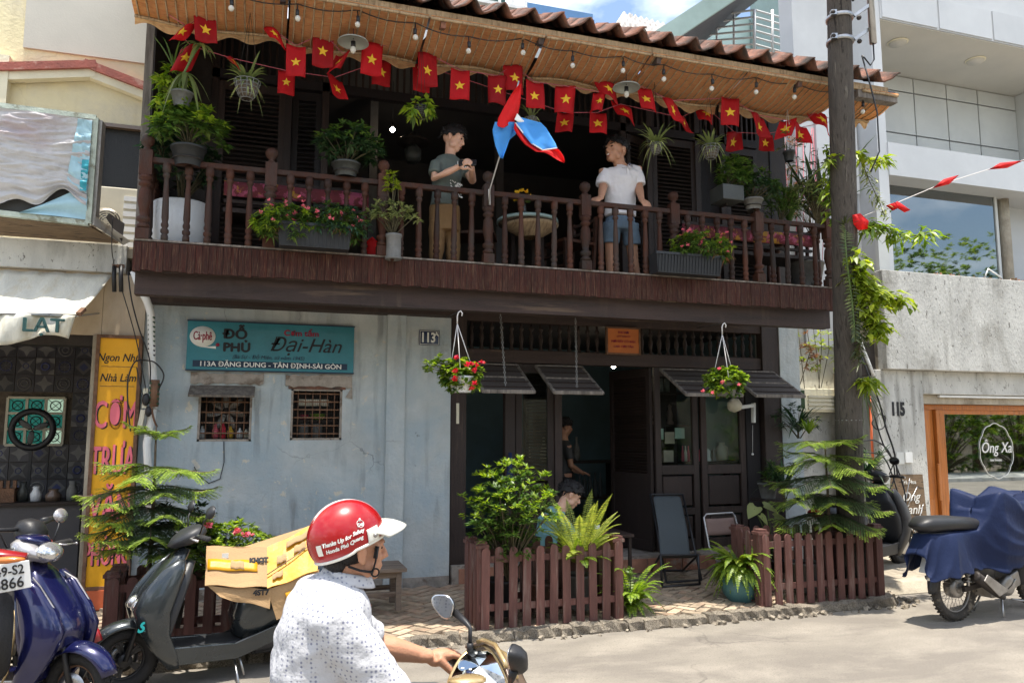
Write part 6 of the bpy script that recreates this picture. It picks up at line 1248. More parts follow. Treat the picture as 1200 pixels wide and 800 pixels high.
# long flower boxes
def flower_box(px0, px1, py, lab, fx0, fx1, fy0, fy1, mt, fl, seed_n):
 a, b = P(px0, py, 6.86), P(px1, py, 6.86); t = thing('flower_box', lab, 'flower box', ((a.x+b.x)/2, 6.8, 3.285)); z0 = 3.285; h = .20; m_ = MB()
 m_.add([(a.x+.02, 6.74, z0), (b.x-.02, 6.74, z0), (b.x-.02, 6.88, z0), (a.x+.02, 6.88, z0), (a.x, 6.71, z0+h), (b.x, 6.71, z0+h), (b.x, 6.895, z0+h), (a.x, 6.895, z0+h)], [(0, 3, 2, 1), (4, 5, 6, 7), (0, 1, 5, 4), (1, 2, 6, 5), (2, 3, 7, 6), (3, 0, 4, 7)])
 m_.box(a.x-.012, b.x+.012, 6.70, 6.72, z0+h-.02, z0+h+.005); m_.build('box', mt, t)
 n = int((b.x-a.x)/.035)
 for k in range(n): x = a.x+.03+(b.x-a.x-.06)*k/(n-1); m_ = MB(); m_.bar((x, 6.735, z0+.01), (x, 6.707, z0+h-.02), .010, .008); m_.build('rib', mt, t)
 p0, p1 = P(fx0, (fy0+fy1)/2, 6.78), P(fx1, (fy0+fy1)/2, 6.78); hz = (P(fx0, fy0, 6.78).z-P(fx0, fy1, 6.78).z)/2; c = (p0+p1)/2; rad = ((p1.x-p0.x)/2, .17, hz)
 nseg = max(1, int((p1.x-p0.x)/.32))
 for k in range(nseg):
  cc = p0.lerp(p1, (k+.5)/nseg); rr = ((p1.x-p0.x)/2/nseg*1.25, .17, hz*U(.9, 1.1)); bush(t, 'leaf_mid', cc, rr, 110, 16, .060, .020, base=cc-V(0, 0, hz), droop=.5, fill=.4, zlo=-.9)
  bush(t, 'leaf_blue' if k % 2 else 'leaf_bright', cc, rr, 70, 10, .055, .018, base=cc-V(0, 0, hz), droop=.5, fill=.85, zlo=-.6, stems=False, name='outer_foliage')
  bush(t, 'leaf_dry', cc-V(0, 0, hz*.45), (rr[0], .16, hz*.4), 10, 7, .055, .014, stems=False, droop=1., name='faded_foliage')
 flowers(t, fl, [c+Vector((U(-1, 1)*rad[0], U(-.19, .0), U(-.35, 1.0)*rad[2])) for k in range(seed_n)], .013, 8); return t
flower_box(324, 410, 290, 'long ribbed charcoal flower box full of red flowering plants on the left of the balcony', 304, 424, 238, 285, 'planter_plastic', 'flower_pink', 34)
flower_box(762, 838, 320, 'ribbed charcoal flower box with a round pink flowering plant at its right half', 794, 850, 270, 310, 'planter_plastic', 'flower_pink', 22)
# variegated shrub in cylinder pot
c = P(461, 304, 6.83); t = thing('potted_shrub', 'yellow variegated shrub in a small grey cylinder pot outside the railing', 'potted plant', c); m_ = MB(); m_.lathe([(.075, 0), (.078, .02), (.068, .03), (.068, .2), (.076, .21), (.076, .23), (.06, .23), (.001, .22)], c, 18, cap=False); m_.build('pot', 'pot_grey', t)
bush(t, 'leaf_varieg', c+V(0, 0, .42), (.24, .14, .13), 44, 12, .055, .026, base=c+V(0, 0, .2)); bush(t, 'leaf_lime', c+V(-.03, 0, .70), (.06, .06, .22), 16, 9, .05, .024, base=c+V(0, 0, .3), name='top_shoot')
# tall white pot and its dark shrub in the corner
c = P(211, 284, 7.45); t = thing('white_planter', 'large white cylindrical planter in the left corner of the balcony', 'planter', V(c.x, 7.45, FZ)); m_ = MB(); m_.lathe([(.20, 0), (.235, .02), (.245, .47), (.235, .48), (.22, .48), (.22, .44), (.001, .44)], (c.x, 7.45, FZ), 30, cap=False); m_.build('pot', 'white_ceramic', t)
bush(t, 'leaf_dark', V(c.x, 7.45, FZ+.85), (.26, .24, .34), 60, 12, .10, .045, base=V(c.x, 7.45, FZ+.45));
# climbing corner plants
t = thing('corner_pothos', 'leafy light and dark climbing plant on the corner panel above the left railing pot', 'plant', P(205, 150, 7.3))
bush(t, 'leaf_bright', P(201, 100, 7.2), (.14, .12, .28), 34, 11, .10, .05, zlo=-1, droop=.6, fill=.3); bush(t, 'leaf_dark', P(208, 128, 7.3), (.16, .12, .2), 24, 10, .08, .045, zlo=-1, name='dark_foliage'); bush(t, 'leaf_blue', P(190, 170, 7.2), (.12, .12, .16), 26, 10, .10, .06, zlo=-1, name='large_foliage')  # bright, dark and blue-green leaves mixed
straps(t, 'leaf_mid', P(203, 80, 7.1), 14, .28, .014, 1.5, .6, 'spiky_leaves')
t = thing('dragon_stem', 'drooping long leaved stem plant in a dark basket under the leftmost flags', 'plant', P(213, 115, 6.9)); c = P(213, 118, 6.9); pot(t, 'net_grey', c-V(0, 0, .06), .06, .085, .13); m_ = MB(); m_.tube([c, P(210, 98, 6.85), P(216, 85, 6.85), P(228, 62, 6.85), P(235, 52, 6.85)], .010, 6); m_.build('stem', 'stem_green', t); straps(t, 'leaf_orchid', P(234, 54, 6.85), 10, .22, .03, .6, 1.3); straps(t, 'leaf_orchid', P(217, 86, 6.85), 8, .25, .04, .1, 1.8)
# hanging baskets under the eaves
def hang(px, py, r_, h, lab, kind, Y=6.6, L=.2, top=None, mt='net_grey', n=24):
 c = P(px, py, Y); t = thing('hanging_basket', lab, 'hanging basket', c, 'hanging baskets under the eaves')
 m_ = MB();
 for k in range(6): f = k/5.; m_.torus(c+V(0, 0, h*f), r_*(.45+.55*f**.6), .004, (0, 0, 1), 18, 4)
 for k in range(12):
  a = k*PI/6; m_.tube([c+V(math.cos(a)*r_*(.45+.55*f**.6), math.sin(a)*r_*(.45+.55*f**.6), h*f) for f in (0, .2, .5, 1)], .0035, 4)
 m_.build('basket', mt, t); m_ = MB(); m_.lathe([(r_*.4, .01), (r_*.75, h*.4), (r_*.85, h*.85), (.001, h*.9)], c, 14, cap=False); m_.build('moss', 'soil' if kind != 'orchid' else 'bark', t)
 m_ = MB(); tp = V(c.x, Y, EZ-.15)
 for k in range(3): a = k*2.1+.4; m_.tube([c+V(math.cos(a)*r_, math.sin(a)*r_, h), tp], .002, 3)
 m_.build('wire', 'iron_dark', t); b = c+V(0, 0, h*.8)
 if kind == 'orchid': straps(t, 'leaf_orchid', b, int(n*1.3), L*.85, .022, 1.5, .9); straps(t, 'leaf_varieg', b, n, L*.75, .016, .9, 1.6, 'side_leaves')
 elif kind == 'pothos': bush(t, 'leaf_bright', b+V(0, 0, .02), (.12, .10, .12), 14, 7, .09, .05, zlo=-.8, droop=.7)
 return t
hang(289, 116, .105, .15, 'grey wire basket with spidery arching leaves left of the lamp shade', 'orchid', 6.55, .26, n=30)
hang(493, 137, .062, .09, 'small glass like hanging basket with yellowing pothos between two flags', 'pothos', 6.6, mt='pot_smoke')
hang(623, 147, .06, .07, 'small hanging orchid basket just behind the blue cloth of the flag', 'orchid', 6.8, .18, n=10)
hang(769, 180, .065, .095, 'hanging clear basket with upright bamboo like orchid canes above the right of the man', 'orchid', 6.65, .30, n=22)
hang(833, 186, .095, .13, 'larger hanging wire basket with grey green orchids beside the rightmost shutters', 'orchid', 6.65, .26, n=30)
# two flower baskets below the balcony
def hook_basket(px, py, Y, hx, hy, lab, rad, fl, nfl, fol, spray=None):
 c = P(px, py, Y); t = thing('flower_basket', lab, 'hanging basket', c, 'hanging flower baskets below the balcony'); tp = P(hx, hy, Y); j = tp-V(0, 0, .10)
 m_ = MB(); m_.tube([j, tp-V(0, 0, .03), tp+V(.01, 0, 0), tp+V(.03, 0, .015), tp+V(.045, 0, -.005), tp+V(.04, 0, -.03)], .006, 6); m_.build('hook', 'rope_white', t); m_ = MB(); m_.tube([V(tp.x+.03, 7.0, tp.z+.03), V(tp.x+.03, Y+.0, tp.z+.018)], .006, 6); m_.build('wall_arm', 'iron_dark', t)
 m_ = MB(); [m_.tube([j, c+V(math.cos(a)*.13, math.sin(a)*.13, -.02)], .004, 5) for a in (0.2, 2.3, 4.4)]; m_.build('hanger', 'rope_white', t)
 m_ = MB(); m_.lathe([(.08, -.14), (.125, -.02), (.135, 0), (.12, 0), (.001, -.01)], c-V(0, 0, .03), 20, cap=False); m_.build('pot', 'white_ceramic' if len(nfl) > 12 else 'pot_grey', t)
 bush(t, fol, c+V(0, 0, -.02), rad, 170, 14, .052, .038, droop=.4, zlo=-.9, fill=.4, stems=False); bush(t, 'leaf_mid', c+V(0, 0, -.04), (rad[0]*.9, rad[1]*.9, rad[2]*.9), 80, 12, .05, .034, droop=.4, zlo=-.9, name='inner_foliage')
 if spray: bush(t, 'leaf_bright', P(spray[0], spray[1], Y), (.15, .08, .12), 22, 10, .05, .04, base=c, name='trailing_spray')
 flowers(t, fl, nfl, .017 if fl == 'flower_red' else .013, 8); return c
W_f = lambda l, Y: [P(x, y, Y)+V(U(-.01, .01), 0, U(-.012, .012)) for x, y in l for _ in range(2)]
c = hook_basket(541, 437, 6.50, 536, 366, 'hanging basket of red geraniums below the balcony left of the doorway', (.19, .14, .14), 'flower_red', W_f([(548, 427), (553, 426), (558, 428), (565, 425), (533, 434), (532, 444), (556, 434), (553, 455), (556, 449), (535, 418)], 6.34), 'leaf_bright', (512, 432))
c = hook_basket(850, 444, 6.50, 846, 380, 'hanging basket of dense light green foliage with pale pink blooms below the right balcony', (.21, .17, .15), 'flower_pink', W_f([(843, 433), (846, 447), (824, 457), (866, 450), (835, 460)], 6.31), 'leaf_bright')
# ================================================================== FLAGS, LAMPS, STRING LIGHTS
FL = [  # cx, top, bottom, width, tilt, line (0 front 1 back), swing, short side
 (240, 17, 50, 27, .12, 0), (219, 31, 52, 24, -.5, 0), (224, 54, 88, 26, -.35, 1), (270, 68, 86, 20, .7, 1), (316, 32, 55, 28, .6, 0), (336, 83, 111, 20, .0, 1), (347, 54, 90, 23, .02, 0), (379, 39, 79, 25, .0, 0), (402, 63, 88, 19, -.5, 0), (392, 91, 116, 20, .35, 1),
 (437, 51, 89, 25, -.06, 0), (448, 71, 101, 22, -.05, 1), (494, 76, 108, 20, .0, 1), (501, 63, 101, 23, .02, 0), (539, 82, 117, 22, .0, 0), (583, 89, 122, 21, .0, 0), (601, 76, 108, 22, .1, 0), (626, 96, 127, 21, .06, 0), (663, 101, 133, 23, -.08, 0), (662, 132, 155, 19, -.08, 1), (700, 132, 156, 19, .06, 1),
 (708, 95, 117, 26, .4, 0), (703, 108, 131, 14, -.2, 0), (727, 122, 142, 25, .5, 1), (753, 102, 130, 18, .35, 0), (786, 118, 140, 20, .3, 0), (798, 138, 152, 22, .45, 1), (825, 124, 143, 19, .2, 1), (855, 115, 147, 20, .0, 0), (861, 155, 178, 21, -.2, 1), (888, 135, 160, 18, .25, 0), (897, 157, 177, 17, .0, 1), (922, 141, 163, 20, -.3, 0), (937, 146, 167, 18, .2, 0), (956, 131, 154, 24, .5, 0)]
lines = [thing('flag_bunting', 'front string of red flags with yellow stars under the bamboo blinds', 'bunting', P(560, 80, 6.72)), thing('flag_bunting', 'back string of red flags with yellow stars hanging lower behind the front one', 'bunting', P(560, 110, 7.0))]
for li in (0, 1):
 Y = 6.70+.32*li; fl = sorted([f for f in FL if f[5] == li]); pts = [P(f[0], f[1], Y) for f in fl]
 s_ = [P(178, 5, Y)]+pts+[P(978, 142, Y)]; m_ = MB(); m_.tube(s_, .004, 4); m_.build('string', 'rope_pink', lines[li])
 for (cx, t0, b0, w, tilt, _) in fl:
  Yf = Y-.012+U(-.03, .03); top = P(cx, t0, Yf); H = (top-P(cx, b0, Yf)).z; Wd = abs(P(cx+w/2, t0, Yf).x-P(cx-w/2, t0, Yf).x); ph = U(0, 6); am = .016+abs(tilt)*.04+U(0, .012)
  ct, st_ = math.cos(tilt), math.sin(tilt)
  def ff(u, v, top=top, H=H, Wd=Wd, ph=ph, am=am, ct=ct, st_=st_):
   x, z = (u-.5)*Wd*(1-.10*abs(st_)*v), -v*H; return (top.x+x*ct+z*st_*-1*.8, top.y+am*math.sin(ph+u*5+v*2.2)-.03*v*abs(st_), top.z+z*ct-x*st_*.9)
  m_ = MB(); m_.grid(ff, 6, 7); o = m_.build('flag', 'flag_red', lines[li]); mod_solid(o, .0015)
  m_ = MB(); ce = Vector(ff(.5, .52)); ex = (Vector(ff(.6, .52))-ce).normalized(); ez = (Vector(ff(.5, .42))-ce).normalized(); rr = min(Wd, H)*.27; vs = [ce]
  for i in range(10): a = PI/2+i*PI/5; q = rr if i % 2 == 0 else rr*.42; vs.append(Vector(ff(.5+math.cos(a)*q/Wd, .52-math.sin(a)*q/H)))
  m_.add([v-V(0, .006, 0) for v in vs], [(0, i+1, (i+1) % 10+1) for i in range(10)]); m_.build('star', 'star_yellow', o)
# twine and loose red cloths on the line right of the pole
t = thing('flag_bunting', 'sagging line with bright red cloths running right from the pole over the parapet', 'bunting', P(1080, 240, 6.5))
ln_ = [P(905, 150, 6.75), P(1000, 258, 6.15), P(1050, 238, 6.5), P(1100, 217, 6.5), P(1160, 198, 6.5), P(1260, 172, 6.5)]; m_ = MB(); m_.tube([ln_[1]]+ln_[2:], .004, 4); m_.build('string', 'rope_white', t)
for (pp_, nm) in (([(1092, 221), (1106, 210), (1124, 205), (1112, 216)], 0), ([(1158, 199), (1172, 191), (1200, 188), (1180, 197)], 0), ([(999, 252), (1008, 250), (1018, 259), (1017, 268), (1006, 270), (1000, 262)], 1), ([(1038, 241), (1052, 236), (1067, 246), (1060, 249), (1050, 243), (1046, 247)], 1)):
 m_ = MB(); vs = [P(x, y, (6.02 if nm else 6.40)+.03*(i % 2)) for i, (x, y) in enumerate(pp_)]; c = sum(vs, Vector())/len(vs)-V(0, .03, 0); m_.add([c]+vs, [(0, i+1, (i+1) % len(vs)+1) for i in range(len(vs))], True); mod_solid(m_.build('flag', 'flag_red_bright', t), .002)
# big flag on the railing post
t = thing('pole_flag', 'large red and light blue flag with white seam flying from the railing post', 'flag', P(573, 222, 6.85))
m_ = MB(); m_.tube([P(573, 240, 6.86), P(574, 222, 6.84), P(587, 178, 6.60), P(608, 95, 6.32)], .008, 8); m_.build('staff', 'steel', t)
m_ = MB(); m_.bar(P(573.5, 222, 6.85), P(573.5, 240, 6.87), .02); m_.build('holder', 'white_paint', t)
def sheet(nm, mt, L_, R_2, n=10, Y=6.35, amp=.05, ph=0.):
 def pl(pts, f): f = f*(len(pts)-1); i = min(int(f), len(pts)-2); return Vector(pts[i]).lerp(Vector(pts[i+1]), f-i)
 m_ = MB(); m_.grid(lambda u, v: (lambda q_: P(q_.x, q_.y, Y+q_.z+amp*math.sin(u*5+v*4+ph)))(pl(L_, v).lerp(pl(R_2, v), u)), 10, n); mod_solid(m_.build(nm, mt, t), .002)
z = 0
sheet('red_field', 'flag_red_bright', [(609, 98, -.05), (598, 112, 0), (584, 138, .02), (582, 148, 0), (590, 150, -.03)], [(611, 99, 0), (610, 120, 0), (607, 135, 0), (603, 143, .02), (600, 144, .02)], 10, 6.32, .02)
sheet('blue_field', 'flag_blue', [(580, 143, .0), (577, 153, .0), (580, 170, 0), (586, 185, 0)], [(602, 143, -.02), (600, 155, 0), (595, 170, 0), (589, 186, 0)], 10, 6.36, .02, 1)
sheet('blue_field', 'flag_blue', [(602, 142, 0), (599, 152, 0), (597, 162, 0)], [(608, 150, 0), (604, 158, 0), (597, 164, 0)], 6, 6.40, .01)
sheet('white_seam', 'print_white', [(606, 133, 0), (603, 140, 0)], [(616, 144, -.02), (612, 147, -.02)], 4, 6.30, .01)
sheet('blue_field', 'flag_blue', [(608, 137, 0), (604, 146, 0), (622, 168, -.03), (635, 176, -.04)], [(634, 144, -.03), (640, 150, -.04), (651, 168, -.06), (653, 174, -.06)], 12, 6.30, .025, 2)
sheet('red_field', 'flag_red_bright', [(603, 144, 0), (602, 152, 0), (613, 168, -.02), (628, 178, -.04), (640, 179, -.05), (652, 187, -.07), (661, 191, -.09)], [(604, 145, 0), (609, 151, 0), (622, 167, -.03), (636, 175.5, -.04), (653, 173, -.06), (660, 182, -.08), (662, 189, -.09)], 14, 6.302, .018, 2)
m_ = MB(); m_.tube([P(x, y, Y_) for x, y, Y_ in ((604, 144, 6.29), (613, 156, 6.27), (623, 168, 6.25), (636, 176, 6.24), (653, 173.5, 6.22))], .006, 5); m_.build('white_seam', 'print_white', t)
# disc shades
for (px, py, lab) in ((414, 52, 'flat white enamel lamp shade hanging left, below the blinds'), (734, 105, 'flat white enamel lamp shade hanging right, above the man')):
 c = P(px, py-3, 6.55); t = thing('disc_lamp', lab, 'pendant lamp', c, 'enamel disc lamps'); m_ = MB(); m_.lathe([(.135, -.012), (.13, .0), (.05, .02), (.03, .03), (.0, .031)], c, 28, cap=False); mod_solid(m_.build('shade', 'lamp_shade', t), .003)
 m_ = MB(); m_.lathe([(.02, .0), (.022, -.04), (.018, -.05)], c, 10); m_.build('socket', 'black_plastic', t); m_ = MB(); m_.ball(c-V(0, 0, .075), (.026, .026, .036), 12); m_.build('globe', 'bulb_off', t); m_ = MB(); m_.tube([c+V(0, 0, .02), c+V(0, 0, .24)], .004, 5); m_.build('cord', 'black_plastic', t)
# shade and pendant inside the dark room
c = P(484, 166, 8.6); t = thing('pendant_lamp', 'dark bell pendant lamp inside the open upstairs room', 'pendant lamp', c); m_ = MB(); m_.lathe([(.20, -.02), (.15, .03), (.05, .07), (.03, .1)], c, 20, cap=False); mod_solid(m_.build('shade', 'iron_dark', t), .004); m_ = MB(); m_.tube([c+V(0, 0, .1), c+V(0, 0, .9)], .005, 5); m_.build('cord', 'black_plastic', t); m_ = MB(); m_.lathe([(.07, -.25), (.1, -.2), (.1, -.1), (.04, -.04)], c, 14); m_.build('glass', 'pot_smoke', t)
# string lights
BL = [(214, -20), (271, 10), (349, 22), (419, 29), (487, 44), (549, 60), (613, 62), (671, 77), (730, 83), (778, 93), (834, 104), (886, 108), (931, 114), (979, 125), (1011, 131)]
t = thing('string_lights', 'black festoon cable with unlit round bulbs strung along the eaves', 'string lights', P(613, 50, 6.3)); m_ = MB(); tops = []
for (px, py) in BL: tops.append(P(px, py-17, 6.33))
sg_ = []
for i in range(len(tops)-1):
 for k in range(6): f = k/6.; sg_.append(tops[i].lerp(tops[i+1], f)-V(0, 0, .035*math.sin(PI*f)))
sg_.append(tops[-1]); m_.tube(sg_, .005, 5); m_.build('cable', 'black_plastic', t)
q = MB(); q.lathe([(.006, 0), (.006, -.05), (.016, -.055), (.016, -.10), (.012, -.105)], (0, 0, 0), 8); SK = q.mesh('bulb_socket', 'black_plastic'); q = MB(); q.ball((0, 0, 0), (.024, .024, .026), 12); GB = q.mesh('bulb', 'bulb_off')
for (px, py), tp in zip(BL, tops): s_ = piece('socket', SK, t, tp, (U(-.1, .1), U(-.1, .1), 0)); piece('bulb', GB, t, P(px, py, 6.33))
# ================================================================== BALCONY FURNITURE
def table(nm, lab, c, r_, h, top_mt, cloth=None, leg='dark_wood'):
 t = thing(nm, lab, 'table', c); m_ = MB(); m_.lathe([(r_, h-.03), (r_, h)], c, 28); m_.build('top', top_mt, t)
 for k in range(4): a = PI/4+k*PI/2; m_ = MB(); m_.bar(V(c[0]+r_*.55*math.cos(a), c[1]+r_*.55*math.sin(a), c[2]), V(c[0]+r_*.5*math.cos(a), c[1]+r_*.5*math.sin(a), c[2]+h-.03), .04); m_.build('leg', leg, t)
 return t
c = P(620, 300, 7.45); c = V(c.x, 7.5, FZ); table('balcony_table', 'round wooden table with low basket body behind the balcony railing', c, .31, .62, 'bench_wood')
t = thing('woven_bowl', 'shallow tan woven bowl on the round balcony table', 'bowl', c+V(0, -.12, .62)); m_ = MB(); m_.lathe([(.10, 0), (.27, .10), (.29, .13), (.26, .13), (.001, .06)], c+V(0, -.12, .42), 24, cap=False); m_.build('bowl', 'tape_yellow' if False else 'bamboo_edge', t)
m_ = MB(); m_.lathe([(.325, .0), (.33, -.03)], c+V(0, 0, .63), 28); m_.lathe([(.001, .006), (.325, .005)], c+V(0, 0, .63), 28, cap=False); tag(m_.build('table_cloth', 'aqua_panel'), 'pale blue cloth covering the round balcony table', 'tablecloth')
vc = P(613, 226, 7.35); vc = V(vc.x, 7.35, FZ+.64); t = thing('marigold_vase', 'small vase of yellow marigolds standing on the balcony table', 'vase', vc); m_ = MB(); m_.lathe([(.03, 0), (.035, .05), (.028, .12)], vc, 12); m_.build('vase', 'pot_smoke', t)
bush(t, 'leaf_mid', vc+V(0, 0, .16), (.06, .05, .06), 12, 6, .05, .02, base=vc+V(0, 0, .1)); flowers(t, 'flower_yellow', [vc+V(U(-.07, .07), U(-.05, .05), U(.15, .27)) for k in range(12)], .020, 12)
def wchair(lab, x, y, rot, mt='dark_wood', cloth=False):
 t = thing('wooden_chair', lab, 'chair', (x, y, FZ), 'wooden chairs on the balcony')
 def b(a, q, w, nm): m_ = MB(); m_.bar(V(x, y, FZ)+Vector(a), V(x, y, FZ)+Vector(q), w); m_.build(nm, mt, t)
 for sx in (-.19, .19): b((sx, -.18, 0), (sx, -.18, .42), .035, 'leg'); b((sx, .18, 0), (sx, .24, .72), .035, 'back_post')
 m_ = MB(); m_.box(x-.21, x+.21, y-.21, y+.21, FZ+.40, FZ+.43); m_.build('seat', mt, t)
 for z in (.48, .58, .68): b((-.19, .19+z*.06, z), (.19, .19+z*.06, z), .03, 'back_slat')
 for z in (.15, .28): b((-.19, -.18, z), (.19, -.18, z), .025, 'stretcher')
 t.rotation_euler = (0, 0, rot); return t
wchair('wooden slatted chair behind the railing right of the boy', P(560, 300, 7.4).x, 7.5, 1.2, 'rail_wood'); wchair('wooden slatted chair behind the railing left of the man', P(672, 300, 7.4).x, 7.55, -1.3, 'rail_wood')
# benches with patterned cushions
def bench_c(px0, px1, py, lab, Y=7.15):
 a, b = P(px0, py, Y), P(px1, py, Y); z = FZ+.50; t = thing('cushioned_bench', lab, 'bench', ((a.x+b.x)/2, Y, FZ), 'benches with patterned backs on the balcony')
 m_ = MB(); m_.grid(lambda u, v: (a.x+(b.x-a.x)*u, Y+.015*math.sin(u*14), z+.02+.13*v), 24, 3); mod_solid(m_.build('patterned_back', 'cloth_pattern', t), .03); m_ = MB(); m_.box(a.x, b.x, Y-.03, Y+.4, FZ+.36, FZ+.40); m_.build('seat', 'dark_wood', t)
 for z_ in (.46, .53, .66): m_ = MB(); m_.box(a.x, b.x, Y+.02, Y+.05, FZ+z_, FZ+z_+.03); m_.build('back_rail', 'dark_wood', t)
 for x in (a.x+.02, b.x-.05): m_ = MB(); m_.box(x, x+.04, Y, Y+.4, FZ, FZ+.36); m_.build('leg', 'dark_wood', t)
bench_c(262, 432, 232, 'bench with red and yellow patterned back behind the left flower box'); bench_c(800, 952, 262, 'bench with bright pink patterned back behind the right flower box')
c = P(436, 290, 7.3); t = thing('red_toy', 'round red toy shape low behind the railing left of the boy', 'toy', V(c.x, 7.3, FZ)); m_ = MB(); m_.lathe([(.07, 0), (.09, .06), (.09, .2), (.0, .28)], (c.x, 7.3, FZ), 14, cap=False); m_.build('body', 'flag_red_bright', t)
# ================================================================== PAVEMENT FURNITURE
# low bench left of the door
t = thing('low_bench', 'low weathered wooden bench against the blue wall behind the rider', 'bench', (1.06, 7.2, .12)); a = P(418, 672, 7.2); b = P(472, 668, 7.2)
m_ = MB(); m_.box(a.x-.15, b.x, 6.98, 7.42, .455, .49); mod_bevel(m_.build('seat', 'bench_wood', t), .005, 1)
for x in (a.x-.1, b.x-.09):
 for y in (7.02, 7.34): m_ = MB(); m_.box(x, x+.05, y, y+.05, .12, .455); m_.build('leg', 'bench_wood', t)
for y in (7.03, 7.35): m_ = MB(); m_.box(a.x-.06, b.x-.09, y, y+.03, .24, .28); m_.build('stretcher', 'bench_wood', t); m_ = MB(); m_.box(a.x-.06, b.x-.09, y, y+.03, .40, .45); m_.build('apron', 'bench_wood', t)
# grey sling deck chair
t = thing('sling_chair', 'folding sling deck chair with grey fabric and black tube frame facing the street', 'deck chair', (4.3, 7.5, .12))
S0, S1 = P(765, 581, 8.05), P(797, 581, 8.05); T0, T1 = P(773, 650, 7.55), P(808, 650, 7.55); B0_, B1_ = P(769, 664, 8.0), P(770, 682, 7.3)
def sling(u, v):
 l_ = [S0, S0.lerp(T0, .5)+V(0, -.05, -.04), S0.lerp(T0, .85)+V(0, -.03, -.05), T0+V(0, -.02, -.03), P(774, 651, 7.2)+V(0, 0, 0)]; r_2 = [S1, S1.lerp(T1, .5)+V(0, -.05, -.04), S1.lerp(T1, .85)+V(0, -.03, -.05), T1+V(0, -.02, -.03), P(816, 651, 7.2)]
 f = v*4; i = min(int(f), 3); return l_[i].lerp(l_[i+1], f-i).lerp(r_2[i].lerp(r_2[i+1], f-i), u)
m_ = MB(); m_.grid(sling, 6, 24); mod_solid(mod_sub(m_.build('sling', 'deck_fabric', t), 1), .004)
m_ = MB(); q0, q1 = G(763, 668, .13), G(800, 668, .13); f0, f1 = G(781, 682, .13), G(822, 679, .13); t0_, t1_ = P(762, 579, 8.07), P(800, 579, 8.07)
m_.tube([t0_, t1_], .012, 8); m_.tube([t0_, f0], .012, 8); m_.tube([t1_, f1], .012, 8); m_.tube([f0, f1], .012, 8); m_.tube([q0, q1], .012, 8); s0, s1 = P(774, 650, 7.2), P(818, 650, 7.2); m_.tube([q0, s0], .012, 8); m_.tube([q1, s1], .012, 8); m_.tube([s0, s1], .012, 8)
m_.tube([s0, V(s0.x, s0.y-.02, .13)], .012, 8); m_.tube([s1, V(s1.x, s1.y-.02, .13)], .012, 8); m_.tube([V(s0.x, s0.y-.02, .13), V(s1.x, s1.y-.02, .13)], .012, 8); m_.build('frame', 'black_plastic', t)
# small brown folding chair
t = thing('folding_chair', 'small folding chair with brown fabric back and pale tube frame behind the potted fern', 'chair', (4.8, 7.3, .12))
a0, a1 = P(825, 606, 7.5), P(861, 604, 7.5); b0, b1 = P(831, 640, 7.42), P(869, 637, 7.42)
m_ = MB(); tub = [V(b0.x+.04, 7.36, .34), b0, a0, a0+V(.03, 0, .035), a1+V(-.03, 0, .035), a1, b1, V(b1.x+.04, 7.36, .34)]; m_.tube(tub, .011, 8); m_.tube([V(b0.x+.04, 7.36, .34), V(b0.x+.08, 7.1, .12)], .011, 8); m_.tube([V(b1.x+.04, 7.36, .34), V(b1.x+.08, 7.1, .12)], .011, 8)
m_.tube([V(b0.x+.04, 7.1, .46), V(b0.x+.04, 7.6, .12)], .011, 8); m_.tube([V(b1.x+.02, 7.1, .46), V(b1.x+.02, 7.6, .12)], .011, 8); m_.build('frame', 'silver_paint', t)
m_ = MB(); m_.grid(lambda u, v: a0.lerp(a1, u).lerp(b0.lerp(b1, u), .05+.58*v)+V(0, -.02+.03*(2*u-1)**2, .0), 8, 4); mod_solid(m_.build('back_fabric', 'brown_fabric', t), .004); m_ = MB(); m_.grid(lambda u, v: V(b0.x+.03+(b1.x-b0.x)*u, 7.1+.3*v, .46-.02*math.sin(PI*v)), 6, 4); mod_solid(m_.build('seat_fabric', 'brown_fabric', t), .004)
# tall stool and pot in the doorway corner
t = thing('plant_stand', 'dark wooden stand with a hanging pot right of the shop doors', 'plant stand', (5.9, 7.9, .12)); c = P(904, 585, 7.8); m_ = MB(); m_.box(c.x-.14, c.x+.14, 7.72, 8.0, .88, .91); m_.build('top', 'dark_wood', t)
for sx in (-.12, .09): m_ = MB(); m_.box(c.x+sx, c.x+sx+.03, 7.74, 7.77, .12, .88); m_.build('leg', 'dark_wood', t)
pt_ = thing('potted_plant', 'dim pot with pale leaves on the stand right of the doors', 'potted plant', V(c.x, 7.86, .91)); pot(pt_, 'pot_grey', (c.x, 7.86, .91), .08, .11, .18); bush(pt_, 'leaf_mid', V(c.x+.1, 7.8, 1.2), (.2, .15, .12), 26, 9, .07, .03, base=V(c.x, 7.86, 1.06))
# wall camera lamp between the right flaps
c = P(862, 478, 7.95); t = thing('swivel_spotlight', 'pale round wall fan lamp on a white bracket under the right flap', 'lamp', c); m_ = MB(); m_.lathe([(.03, -.1), (.075, -.06), (.085, .02), (.05, .06)], P(862, 474, 7.95), 16, axis=(.4, -.5, .4)); m_.build('head', 'ivory_plastic', t); m_ = MB(); m_.bar(P(868, 477, 7.98), P(882, 475, 8.05), .04); m_.bar(P(883, 472, 8.1), P(883, 495, 8.1), .05, .03); m_.build('bracket', 'white_paint', t); m_ = MB(); m_.tube([P(882, 498, 8.08), P(882, 530, 8.08)], .003, 4); m_.ball(P(882, 532, 8.08), .015, 8); m_.build('pull_cord', 'rope_white', t)
m_ = MB(); m_.tube([P(598, 530, 8.0), P(597, 555, 8.0), P(602, 572, 8.0), P(603, 590, 8.0)], [.02, .035, .045, .05], 8); tag(m_.build('hanging_cloth', 'cloth_navy'), 'blue cloth hanging on the glass door behind the round shrub', 'cloth')
